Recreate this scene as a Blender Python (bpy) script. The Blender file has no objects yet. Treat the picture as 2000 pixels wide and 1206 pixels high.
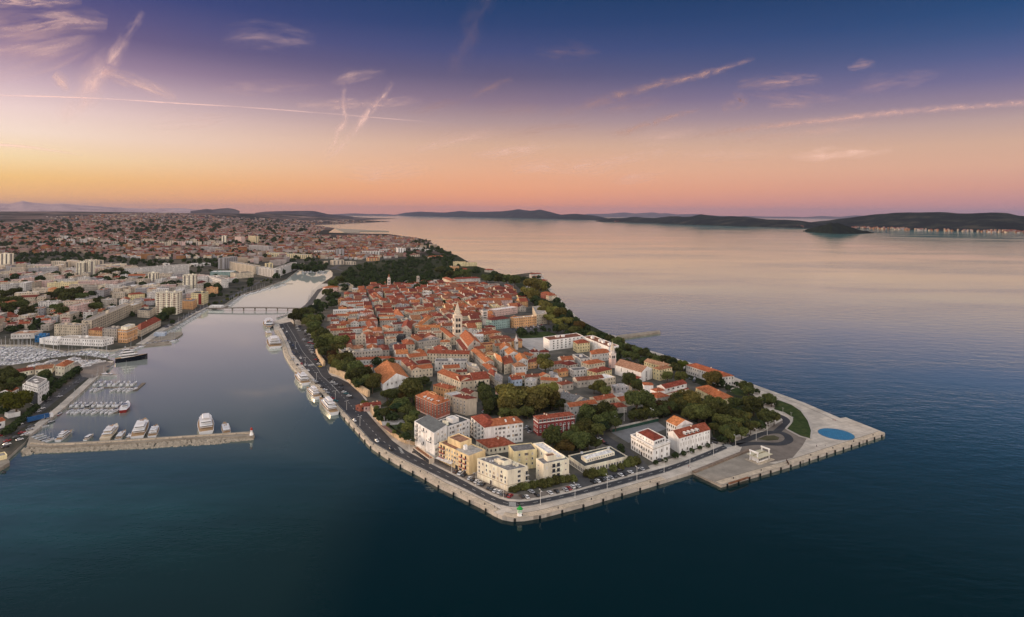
import bpy, math, random
from mathutils import Vector, Matrix, noise
from mathutils.geometry import tessellate_polygon
random.seed(11)
SC = bpy.context.scene
COL = SC.collection

# ------------------------------------------------------------------ camera
F, HY, CAMH, ROLL = 1184.0, 418.0, 158.0, 0.007      # focal length and horizon row of a 2000 x 1206 frame
cd = bpy.data.cameras.new("camera")
cam = bpy.data.objects.new("camera", cd)
COL.objects.link(cam)
SC.camera = cam
cd.sensor_width = 36.0
cd.lens = F / 2000 * 36
cd.shift_y = -(603 - HY) / 2000
cd.clip_start = 1.0
cd.clip_end = 400000.0
RM = Matrix.Rotation(math.radians(90), 3, 'X') @ Matrix.Rotation(ROLL, 3, 'Z')
cam.matrix_world = Matrix.Translation((0, 0, CAMH)) @ RM.to_4x4()
RI = RM.inverted()

# ------------------------------------------------------------------ exposure
SC.view_settings.view_transform = 'Standard'
SC.view_settings.look = 'None'
SC.view_settings.exposure = 0.0
SC.view_settings.gamma = 1.0
SC.cycles.use_denoising = True
SC.cycles.max_bounces = 6
SC.cycles.diffuse_bounces = 2
SC.cycles.glossy_bounces = 3
SC.cycles.transparent_max_bounces = 16
SC.cycles.volume_bounces = 0
SC.cycles.caustics_reflective = False
SC.cycles.caustics_refractive = False

def lin(c):
    c /= 255.0
    return c / 12.92 if c <= 0.04045 else ((c + 0.055) / 1.055) ** 2.4
def rgb(r, g, b):
    return (lin(r), lin(g), lin(b), 1.0)

# ------------------------------------------------------------------ node helper
class NT:
    def __init__(s, tree):
        s.t = tree
    def n(s, typ, **kw):
        nd = s.t.nodes.new(typ)
        for k, v in kw.items():
            if k.startswith('i_'):
                nd.inputs[k[2:].replace('_', ' ')].default_value = v
            else:
                setattr(nd, k, v)
        return nd
    def l(s, a, b):
        s.t.links.new(a, b)
    def math(s, op, a, b=None, c=None, clamp=False):
        nd = s.t.nodes.new('ShaderNodeMath')
        nd.operation = op
        nd.use_clamp = clamp
        for i, v in enumerate((a, b, c)):
            if v is None:
                continue
            if hasattr(v, 'links'):
                s.l(v, nd.inputs[i])
            else:
                nd.inputs[i].default_value = v
        return nd.outputs[0]
    def mix(s, f, a, b, blend='MIX'):
        nd = s.t.nodes.new('ShaderNodeMix')
        nd.data_type = 'RGBA'
        nd.blend_type = blend
        for sock, v in ((nd.inputs[0], f), (nd.inputs[6], a), (nd.inputs[7], b)):
            if hasattr(v, 'links'):
                s.l(v, sock)
            else:
                sock.default_value = v
        return nd.outputs[2]
    def ramp(s, f, stops, interp='LINEAR'):
        nd = s.t.nodes.new('ShaderNodeValToRGB')
        cr = nd.color_ramp
        cr.interpolation = interp
        while len(cr.elements) < len(stops):
            cr.elements.new(0.5)
        for e, (p, c) in zip(cr.elements, stops):
            e.position = p
            e.color = c if hasattr(c, '__len__') else (c, c, c, 1)
        s.l(f, nd.inputs[0])
        return nd.outputs[0]

# ------------------------------------------------------------------ world: dusk sky by elevation and azimuth
w = bpy.data.worlds.new("World")
SC.world = w
w.use_nodes = True
w.node_tree.nodes.clear()
N = NT(w.node_tree)
tc = N.n('ShaderNodeTexCoord')
sep = N.n('ShaderNodeSeparateXYZ')
N.l(tc.outputs['Generated'], sep.inputs[0])
dx, dy, dz = sep.outputs
hl = N.math('SQRT', N.math('ADD', N.math('MULTIPLY', dx, dx), N.math('MULTIPLY', dy, dy)))
hl = N.math('MAXIMUM', hl, 0.001)
tanel = N.math('DIVIDE', dz, hl)
az = N.math('ARCTAN2', dx, dy)                      # 0 straight ahead, negative to the left
TM = 0.8
tt = N.math('DIVIDE', tanel, TM, clamp=True)
def skyramp(rows, hor, ca):
    st = []
    for y, c in rows:
        st.append((max(0.0, (hor - y) / F * ca / TM), rgb(*c)))
    st.sort(key=lambda s: s[0])
    return st
left = skyramp([(411, (255, 180, 118)), (385, (255, 188, 116)), (345, (255, 203, 126)), (305, (254, 222, 172)), (255, (252, 226, 208)),
                (205, (240, 212, 208)), (155, (209, 180, 190)), (100, (160, 134, 160)), (40, (110, 94, 134)), (-60, (66, 70, 125)), (-300, (34, 52, 98))], 411, 0.766)
cent = skyramp([(418, (246, 152, 116)), (400, (248, 158, 116)), (370, (246, 170, 126)), (330, (236, 178, 142)), (285, (218, 176, 150)), (240, (178, 150, 150)),
                (200, (140, 119, 138)), (150, (98, 91, 124)), (100, (70, 78, 124)), (50, (44, 66, 114)), (0, (28, 60, 106)), (-150, (18, 46, 84)), (-330, (16, 40, 70))], 418, 1.0)
right = skyramp([(425, (196, 142, 148)), (400, (206, 146, 144)), (365, (222, 160, 140)), (320, (224, 174, 148)), (275, (214, 174, 152)), (230, (188, 160, 156)),
                 (190, (148, 130, 150)), (145, (112, 108, 146)), (100, (82, 94, 140)), (50, (54, 82, 130)), (0, (34, 72, 120)), (-150, (22, 52, 90)), (-330, (18, 44, 76))], 425, 0.766)
cl, cc, cr_ = N.ramp(tt, left), N.ramp(tt, cent), N.ramp(tt, right)
fl = N.math('MULTIPLY', az, -1.0 / 0.69, clamp=True)
fr = N.math('MULTIPLY', az, 1.0 / 0.69, clamp=True)
fl = N.math('SMOOTH_MIN', N.math('POWER', fl, 1.6), 1.0, 0.05)
front = N.mix(fl, cc, cl)
front = N.mix(fr, front, cr_)
# the half of the sky behind the viewer: pale, still and brighter (it is what lights the house fronts)
back = N.ramp(tt, [(0.0, (1.60, 1.26, 1.08, 1)), (0.25, (1.72, 1.42, 1.24, 1)), (0.6, (1.40, 1.27, 1.20, 1)), (1.0, (1.0, 1.0, 1.04, 1))])
fb = N.ramp(dy, [(0.0, 1.0), (0.42, 0.0)], 'EASE')      # dy is clamped to 0..1: 0 covers everything behind
fb2 = N.math('MULTIPLY', fb, 1.0)
sky = N.mix(fb2, front, back)
# a little physical sky on top of the graded glow
nis = N.n('ShaderNodeTexSky')
nis.sky_type = 'NISHITA'
nis.sun_disc = False
SUN_EL, SUN_AZ = math.radians(7.0), math.radians(-62.0)
nis.sun_elevation = SUN_EL
nis.sun_rotation = SUN_AZ
sky = N.mix(0.0015, sky, nis.outputs[0])
# below the horizon the far sea continues
below = N.math('MULTIPLY', dz, -60.0, clamp=True)
sky = N.mix(below, sky, (0.30, 0.22, 0.22, 1))
bg = N.n('ShaderNodeBackground')
bg.inputs[1].default_value = 1.0
N.l(sky, bg.inputs[0])
N.l(bg.outputs[0], N.n('ShaderNodeOutputWorld').inputs[0])

# ------------------------------------------------------------------ sun: a broad soft glow low on the left
sd = bpy.data.lights.new("sun", 'SUN')
sd.energy = 4.6
sd.angle = math.radians(14)
sd.color = (1.0, 0.70, 0.47)
so = bpy.data.objects.new("sun", sd)
COL.objects.link(so)
SDIR = Vector((math.sin(SUN_AZ) * math.cos(SUN_EL), math.cos(SUN_AZ) * math.cos(SUN_EL), math.sin(SUN_EL)))
so.rotation_euler = SDIR.to_track_quat('Z', 'Y').to_euler()

# ------------------------------------------------------------------ photograph pixel <-> place
def ray(px, py):
    return RM @ Vector(((px - 1000) / F, (HY - py) / F, -1.0))
def P(px, py, z=2.0):
    r = ray(px, py)
    t = (z - CAMH) / r.z
    return Vector((r.x * t, r.y * t, z))
def proj(v):
    c = RI @ (Vector(v) - Vector((0, 0, CAMH)))
    return (1000 + F * c.x / -c.z, HY - F * c.y / -c.z)
def inpoly(x, y, poly):
    r = False
    j = len(poly) - 1
    for i in range(len(poly)):
        xi, yi = poly[i][0], poly[i][1]
        xj, yj = poly[j][0], poly[j][1]
        if (yi > y) != (yj > y) and x < (xj - xi) * (y - yi) / (yj - yi) + xi:
            r = not r
        j = i
    return r
def interp(x, pts):
    if x <= pts[0][0]:
        return pts[0][1]
    for (a, b), (c, d) in zip(pts, pts[1:]):
        if x <= c:
            return b + (d - b) * (x - a) / (c - a)
    return pts[-1][1]

# ------------------------------------------------------------------ materials
MATS = {}
def mat(name, col, rough=0.85, var=0.25, scale=0.35, rand=0.12, spec=0.3, metal=0.0, bump=0.0, col2=None, coords='Object', streak=None, hue=0.0, joints=None):
    if name in MATS:
        return MATS[name]
    m = bpy.data.materials.new(name)
    m.use_nodes = True
    t = NT(m.node_tree)
    b = m.node_tree.nodes['Principled BSDF']
    b.inputs['Roughness'].default_value = rough
    b.inputs['Specular IOR Level'].default_value = spec
    b.inputs['Metallic'].default_value = metal
    c = col if len(col) == 4 else (*col, 1)
    tcn = t.n('ShaderNodeTexCoord')
    ns = t.n('ShaderNodeTexNoise')
    ns.inputs['Scale'].default_value = scale
    ns.inputs['Detail'].default_value = 5
    ns.inputs['Roughness'].default_value = 0.65
    if streak:
        mp = t.n('ShaderNodeMapping')
        mp.inputs['Scale'].default_value = streak
        t.l(tcn.outputs[coords], mp.inputs[0])
        t.l(mp.outputs[0], ns.inputs['Vector'])
    else:
        t.l(tcn.outputs[coords], ns.inputs['Vector'])
    oi = t.n('ShaderNodeObjectInfo')
    dark = tuple(v * (1 - var) for v in c[:3]) + (1,)
    lite = (col2 if col2 else tuple(min(1, v * (1 + var)) for v in c[:3])) 
    lite = tuple(lite[:3]) + (1,)
    k = t.ramp(ns.outputs[0], [(0.32, dark), (0.5, c), (0.68, lite)])
    if joints:
        mp2 = t.n('ShaderNodeMapping')
        mp2.inputs['Rotation'].default_value = (0, 0, math.radians(joints[2]))
        t.l(tcn.outputs[coords], mp2.inputs[0])
        br = t.n('ShaderNodeTexBrick')
        br.inputs['Scale'].default_value = 1.0
        br.inputs['Brick Width'].default_value = joints[0]
        br.inputs['Row Height'].default_value = joints[1]
        br.inputs['Mortar Size'].default_value = 0.10
        br.inputs['Color1'].default_value = (0.90, 0.90, 0.90, 1)
        br.inputs['Color2'].default_value = (1.06, 1.05, 1.03, 1)
        br.inputs['Mortar'].default_value = (0.62, 0.60, 0.58, 1)
        t.l(mp2.outputs[0], br.inputs[0])
        k = t.mix(1.0, k, br.outputs[0], 'MULTIPLY')
    hsv = t.n('ShaderNodeHueSaturation')
    if hue:
        t.l(t.math('MULTIPLY_ADD', oi.outputs['Random'], 2 * hue, 0.5 - hue), hsv.inputs['Hue'])
    t.l(k, hsv.inputs['Color'])
    v = t.math('MULTIPLY_ADD', oi.outputs['Random'], 2 * rand, 1 - rand)
    t.l(v, hsv.inputs['Value'])
    t.l(hsv.outputs[0], b.inputs['Base Color'])
    if bump:
        bp = t.n('ShaderNodeBump')
        bp.inputs['Strength'].default_value = bump
        t.l(ns.outputs[0], bp.inputs['Height'])
        t.l(bp.outputs[0], b.inputs['Normal'])
    MATS[name] = m
    return m

WALL = {'w': (0.82, 0.80, 0.77), 'c': (0.86, 0.78, 0.61), 'v': (0.60, 0.58, 0.55), 'd': (0.60, 0.52, 0.40), 'b': (0.56, 0.48, 0.38), 'y': (0.72, 0.62, 0.37), 'o': (0.62, 0.36, 0.18), 'r': (0.36, 0.125, 0.085),
        'm': (0.215, 0.045, 0.045), 'p': (0.62, 0.45, 0.41), 'g': (0.38, 0.37, 0.38), 's': (0.44, 0.40, 0.35), 'l': (0.42, 0.50, 0.62), 't': (0.25, 0.35, 0.33),
        'u': (0.03, 0.14, 0.32), 'k': (0.04, 0.045, 0.05), 'e': (0.84, 0.64, 0.36)}
WNAME = {'v': 'white', 'd': 'cream', 'w': 'white', 'c': 'cream', 'b': 'beige', 'y': 'yellow', 'o': 'peach', 'r': 'brick red', 'm': 'maroon', 'p': 'pink', 'g': 'grey', 's': 'stone grey', 'l': 'pale blue',
         't': 'teal', 'u': 'blue', 'k': 'dark glass', 'e': 'peach'}
TILE = {'R': (0.29, 0.078, 0.036), 'D': (0.185, 0.050, 0.030), 'O': (0.37, 0.120, 0.050), 'B': (0.26, 0.11, 0.060), 'G': (0.17, 0.165, 0.165), 'K': (0.06, 0.07, 0.075),
        'W': (0.60, 0.58, 0.56), 'C': (0.36, 0.20, 0.12), 'S': (0.33, 0.30, 0.27)}
TNAME = {'R': 'red', 'D': 'dark red', 'O': 'orange', 'B': 'brown', 'G': 'grey', 'K': 'charcoal', 'W': 'white', 'C': 'terracotta', 'S': 'pale grey'}
def wm(k):
    return mat('plaster_' + WNAME[k].replace(' ', '_') + {'e': '_warm', 'v': '_aged', 'd': '_aged'}.get(k, ''), WALL[k], 0.9, 0.26, 0.30, 0.10, 0.2, streak=(1, 1, 0.22))
def tm(k):
    return mat('roofing_' + TNAME[k].replace(' ', '_'), TILE[k], 0.85, 0.48, 0.6, 0.30, 0.2, hue=0.012, col2=tuple(min(1, c * 1.35 + 0.035) for c in TILE[k]))
GLASS = mat('window_glass', (0.035, 0.04, 0.05), 0.15, 0.3, 0.8, 0.3, 0.5)
SHUT = mat('window_shutter', (0.16, 0.17, 0.15), 0.7, 0.4, 0.5, 0.4)
PALE = mat('painted_trim', (0.74, 0.72, 0.68), 0.7, 0.1, 0.5, 0.05)
DARKM = mat('dark_metal', (0.035, 0.035, 0.037), 0.5, 0.2, 1.0, 0.2)
STEEL = mat('grey_steel', (0.42, 0.43, 0.44), 0.4, 0.15, 1.0, 0.1, 0.5)
WHITEP = mat('white_gelcoat', (0.80, 0.80, 0.80), 0.25, 0.05, 0.5, 0.05, 0.5)

# ------------------------------------------------------------------ mesh building
class MB:
    def __init__(s):
        s.v, s.f, s.m, s.uv = [], [], [], None
    def q(s, pts, mi=0):
        b = len(s.v)
        s.v.extend([tuple(p) for p in pts])
        s.f.append(tuple(range(b, b + len(pts))))
        s.m.append(mi)
    def box(s, c, size, rz=0.0, mi=0, top=None, bottom=False):
        x, y, z = size[0] / 2, size[1] / 2, size[2] / 2
        k = 1.0 if top is None else top
        ca, sa = math.cos(rz), math.sin(rz)
        def T(a, b, d):
            return (c[0] + a * ca - b * sa, c[1] + a * sa + b * ca, c[2] + d)
        lo = [T(-x, -y, -z), T(x, -y, -z), T(x, y, -z), T(-x, y, -z)]
        hi = [T(-x * k, -y * k, z), T(x * k, -y * k, z), T(x * k, y * k, z), T(-x * k, y * k, z)]
        s.loft([lo, hi], mi, cap0=bottom, cap1=True)
    def loft(s, rings, mi=0, cap0=False, cap1=False, closed=True):
        b = len(s.v)
        n = len(rings[0])
        for r in rings:
            s.v.extend([tuple(p) for p in r])
        for i in range(len(rings) - 1):
            for j in range(n if closed else n - 1):
                k = (j + 1) % n
                s.f.append((b + i * n + j, b + i * n + k, b + (i + 1) * n + k, b + (i + 1) * n + j))
                s.m.append(mi)
        if cap0:
            s.f.append(tuple(b + j for j in reversed(range(n))))
            s.m.append(mi)
        if cap1:
            o = b + (len(rings) - 1) * n
            s.f.append(tuple(o + j for j in range(n)))
            s.m.append(mi)
    def tube(s, a, b, r0, r1=None, n=6, mi=0, cap=True):
        a, b = Vector(a), Vector(b)
        r1 = r0 if r1 is None else r1
        d = (b - a).normalized()
        e = d.orthogonal().normalized()
        g = d.cross(e)
        R = []
        for p, r in ((a, r0), (b, r1)):
            R.append([p + (e * math.cos(2 * math.pi * i / n) + g * math.sin(2 * math.pi * i / n)) * r for i in range(n)])
        s.loft(R, mi, cap, cap)
    def lathe(s, prof, n=12, c=(0, 0, 0), mi=0, rot=0.0, cap=True):
        R = [[(c[0] + r * math.cos(rot + 2 * math.pi * i / n), c[1] + r * math.sin(rot + 2 * math.pi * i / n), c[2] + z) for i in range(n)] for r, z in prof]
        s.loft(R, mi, False, cap)
    def mesh(s, name, mats):
        me = bpy.data.meshes.new(name)
        me.from_pydata(s.v, [], s.f)
        for m in (mats if isinstance(mats, (list, tuple)) else [mats]):
            me.materials.append(m)
        if any(s.m):
            me.polygons.foreach_set('material_index', s.m)
        me.update()
        return me
    def build(s, name, mats, parent=None, loc=(0, 0, 0)):
        o = bpy.data.objects.new(name, s.mesh(name, mats))
        o.location = loc
        COL.objects.link(o)
        if parent is not None:
            o.parent = parent
        return o
def put(name, me, parent=None, loc=(0, 0, 0), rz=0.0, sc=1.0):
    o = bpy.data.objects.new(name, me)
    o.location = loc
    o.rotation_euler = (0, 0, rz)
    o.scale = sc if hasattr(sc, '__len__') else (sc, sc, sc)
    COL.objects.link(o)
    if parent is not None:
        o.parent = parent
    return o
def tag(o, label=None, cat=None, group=None, kind=None):
    if label:
        o['label'] = label
    if cat:
        o['category'] = cat
    if group:
        o['group'] = group
    if kind:
        o['kind'] = kind
    return o
def thing(name, label, cat, loc=(0, 0, 0), rz=0.0, group=None):
    o = bpy.data.objects.new(name, None)
    o.empty_display_size = 0.5
    o.location = loc
    o.rotation_euler = (0, 0, rz)
    COL.objects.link(o)
    return tag(o, label, cat, group)
KIDS = {}
def dup(root, loc, rz=None, sc=None):
    r = root.copy()
    COL.objects.link(r)
    r.location = loc
    if rz is not None:
        r.rotation_euler = (0, 0, rz)
    if sc is not None:
        r.scale = (sc, sc, sc) if not hasattr(sc, '__len__') else sc
    for ch in root.children:
        c = ch.copy()
        COL.objects.link(c)
        c.parent = r
        for g in ch.children:
            d = g.copy()
            COL.objects.link(d)
            d.parent = c
    return r
AGED = {'w': 'v', 'c': 'd'}
AUTO = []      # (object, noun phrase, pixel) that still need a label naming them against a landmark
def auto(o, phrase, cat, group, at=None):
    tag(o, None, cat, group)
    AUTO.append((o, phrase, at if at else proj(o.location)))
LAND = [("the green beacon", 1014, 1000), ("the white attic palace", 1270, 868), ("the maroon palace", 1085, 830), ("the peach hotel", 900, 890),
        ("the red brick hotel", 842, 790), ("the tall bell tower", 893, 640), ("the square bell tower", 946, 622), ("the pink belfry", 1196, 700),
        ("the orange roofed hall", 765, 745), ("the white angled block", 1110, 672), ("the cathedral gable", 928, 676), ("the footbridge", 508, 600),
        ("the blue disc", 1633, 848), ("the balcony tower block", 328, 593), ("the corner palazzo", 249, 655), ("the long white slab", 312, 530),
        ("the breakwater light", 491, 850), ("the black superyacht", 258, 700), ("the marina building", 155, 668), ("the far left tower", 9, 512),
        ("the teal glass hall", 432, 536), ("the zigzag apartment row", 510, 526), ("the seaside barracks", 1385, 730), ("the stone jetty", 1250, 653),
        ("the white tall hotel", 842, 850), ("the cream corner block", 982, 925), ("the park hill", 800, 525), ("the ferry kiosk", 1487, 890),
        ("the red campanile", 759, 555), ("the blue boat shed", 78, 664), ("the low boat hall", 42, 660), ("the harbour office", 122, 715), ("the three tower blocks", 465, 470), ("the skylight pavilion", 1167, 900), ("the red roofed school", 1345, 850)]
ORD = ('first second third fourth fifth sixth seventh eighth ninth tenth eleventh twelfth thirteenth fourteenth fifteenth sixteenth seventeenth eighteenth nineteenth twentieth '
       'twenty-first twenty-second twenty-third twenty-fourth twenty-fifth twenty-sixth twenty-seventh twenty-eighth twenty-ninth thirtieth').split()
def finish_labels():
    buckets = {}
    for o, ph, (x, y) in AUTO:
        best = min(SKYM if y < 395 else LAND, key=lambda L: (x - L[1]) ** 2 + ((y - L[2]) * 1.6) ** 2)
        ddx, ddy = x - best[1], (y - best[2]) * 1.6
        if abs(ddx) > abs(ddy):
            d = 'left of' if ddx < 0 else 'right of'
        else:
            d = 'behind' if ddy < 0 else 'in front of'
        buckets.setdefault((ph, best[0], d), []).append((math.hypot(ddx, ddy), o))
    for (ph, lm, d), lst in buckets.items():
        lst.sort(key=lambda e: e[0])
        for i, (_, o) in enumerate(lst):
            if len(lst) == 1:
                o['label'] = "%s %s %s" % (ph, d, lm)
            else:
                o['label'] = "%s, %s %s %s" % (ph, ORD[min(i, len(ORD) - 1)], d, lm)
# ------------------------------------------------------------------ coastlines (photo pixels turned into places)
FARC = [P(x, y, 0) for x, y in [(901, 506), (895, 501), (850, 480), (842, 472), (825, 467), (757, 457.5), (640, 456), (655, 446), (610, 440), (655, 438.5), (765, 433.3),
                                (712, 430.5), (780, 427.3), (650, 425.5), (600, 424.3)]]
FARXY = [(p.y, p.x) for p in FARC] + [(26000, -9000)]
def xcoast(Y):
    return interp(Y, FARXY)
def sm(x):
    x = max(0.0, min(1.0, x))
    return x * x * (3 - 2 * x)
def terr(x, y):
    if y < 2250:
        return 2.0
    base = interp(y, [(2250, 2), (3500, 12), (6000, 58), (9000, 128), (11000, 136), (20000, 60), (26000, 40)])
    s = sm((xcoast(y) - x) / (900 + 0.12 * y))
    n = noise.noise(Vector((x * 0.0006, y * 0.0004, 3.1)))
    return 2.0 + (base - 2) * s * (1 + 0.10 * n) + (0.0 if s < 0.02 else 0)
def T(px, py):
    p = P(px, py, 2.0)
    if p.y < 2250:
        return p
    r = ray(px, py)
    t = 2200.0 / r.y
    for _ in range(900):
        x, y, z = r.x * t, r.y * t, CAMH + r.z * t
        if z <= terr(x, y):
            return Vector((x, y, terr(x, y)))
        t *= 1.004
    return None

E_COAST = [(1060, 537), (1066, 552), (1090, 579), (1102, 594), (1126, 618), (1162, 645), (1204, 657), (1228, 673), (1290, 691), (1345, 708), (1434.5, 737), (1474, 752), (1571, 787),
           (1641, 817), (1652, 815.5), (1727, 845)]
F_COAST = [(1728.5, 852), (1550, 911), (1408.6, 953), (1353.5, 926.7), (1300, 943.5), (1146.7, 989.5), (1060, 1012.5), (1023.7, 1018.5), (1000, 1019.5), (981, 1016)]
L_COAST = [(965, 1008.5), (939, 993.5), (901.6, 975), (859, 955), (819, 931.5), (787.6, 915.5), (753, 896), (725.5, 877), (691, 839), (659, 804), (627, 772), (603, 751), (580, 731),
           (569, 718), (556, 697), (549, 672), (537, 649), (530.5, 633), (565, 619), (570, 612), (588, 603)]
R_INLET = [(598, 598), (600, 588.6), (612, 570), (628, 556), (649, 542), (650, 534), (644, 529)]
L_BANK = [(584, 528), (558, 548), (507, 566.5), (465, 579), (435, 599.5), (404, 603.7), (320, 649), (300, 664), (281, 676), (255, 681), (215, 688), (175, 684), (130, 690), (60, 677), (-60, 677)]
L_BASIN = [(-60, 722), (23, 717), (70, 710), (97, 703), (144, 698), (174, 699.5), (205, 703), (223, 709), (195, 736.6), (162.5, 767), (128, 799), (88, 832), (58, 856), (49, 869), (21, 894.5), (0, 909.6), (-60, 935)]
def W0(l, z=0.0):
    return [P(x, y, z) for x, y in l]
n_coast = W0([(1039, 534), (994, 540), (955, 537), (935.5, 528), (920, 516)])
edge_e, edge_f, edge_l, edge_r, edge_b, edge_m = W0(E_COAST, 2.0), W0(F_COAST), W0(L_COAST), W0(R_INLET), W0(L_BANK), W0(L_BASIN)
outline = [Vector((xcoast(2270), 2270, 0))] + [p for p in reversed(n_coast)] + edge_e + edge_f + edge_l + edge_r + edge_b + edge_m + \
          [Vector((-700, 330, 0)), Vector((-3600, 330, 0)), Vector((-3600, 2270, 0))]
def polymesh(name, pts, z, m, kind='structure', skirt=None, parent=None):
    pts = [Vector((p[0], p[1], z)) for p in pts]
    tris = tessellate_polygon([pts])
    mb = MB()
    mb.v = [tuple(p) for p in pts]
    for t in tris:
        a, b, c = (pts[i] for i in t)
        if (b - a).cross(c - a).z < 0:
            t = (t[0], t[2], t[1])
        mb.f.append(tuple(t))
        mb.m.append(0)
    if skirt is not None:
        n = len(pts)
        for i in range(n):
            j = (i + 1) % n
            a, b = pts[i], pts[j]
            mb.q([(a.x, a.y, skirt), (b.x, b.y, skirt), tuple(b), tuple(a)], 1 if isinstance(m, (list, tuple)) and len(m) > 1 else 0)
    o = mb.build(name, m)
    if kind:
        o['kind'] = kind
    return o
def sheet(name, px, z, m, zp=2.0):
    return polymesh(name, [P(x, y, zp) for x, y in px], z, m)
def strip_between(name, pa, pb, z, m, nsub=6):
    """a sheet between two polylines of pixels, resampled to the same number of points"""
    def res(pl, n):
        pl = [P(x, y, 2.0) for x, y in pl]
        L = [0]
        for a, b in zip(pl, pl[1:]):
            L.append(L[-1] + (b - a).length)
        out = []
        for i in range(n):
            d = L[-1] * i / (n - 1)
            k = 0
            while k < len(L) - 2 and L[k + 1] < d:
                k += 1
            f = (d - L[k]) / (L[k + 1] - L[k])
            out.append(pl[k].lerp(pl[k + 1], f))
        return out
    n = nsub * max(len(pa), len(pb))
    A, B = res(pa, n), res(pb, n)
    mb = MB()
    for i in range(n - 1):
        q = [A[i], A[i + 1], B[i + 1], B[i]]
        if (q[1] - q[0]).cross(q[2] - q[0]).z < 0:
            q.reverse()
        mb.q([(p.x, p.y, z) for p in q])
    o = mb.build(name, m)
    o['kind'] = 'structure'
    return o, A, B
def offset(pl, w):
    """polyline moved sideways by w metres (left of its direction)"""
    out = []
    for i, p in enumerate(pl):
        a, b = pl[max(0, i - 1)], pl[min(len(pl) - 1, i + 1)]
        d = (b - a)
        d.z = 0
        d.normalize()
        out.append(Vector((p.x - d.y * w, p.y + d.x * w, p.z)))
    return out
def ribbon(name, pl, w0, w1, z, m, kind='structure'):
    A, B = offset(pl, w0), offset(pl, w1)
    mb = MB()
    for i in range(len(pl) - 1):
        q = [A[i], A[i + 1], B[i + 1], B[i]]
        if (q[1] - q[0]).cross(q[2] - q[0]).z < 0:
            q.reverse()
        mb.q([(p.x, p.y, z) for p in q])
    o = mb.build(name, m)
    if kind:
        o['kind'] = kind
    return o
def resample(pl, step):
    out = [pl[0].copy()]
    for a, b in zip(pl, pl[1:]):
        n = max(1, int((b - a).length / step))
        for i in range(1, n + 1):
            out.append(a.lerp(b, i / n))
    return out

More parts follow.
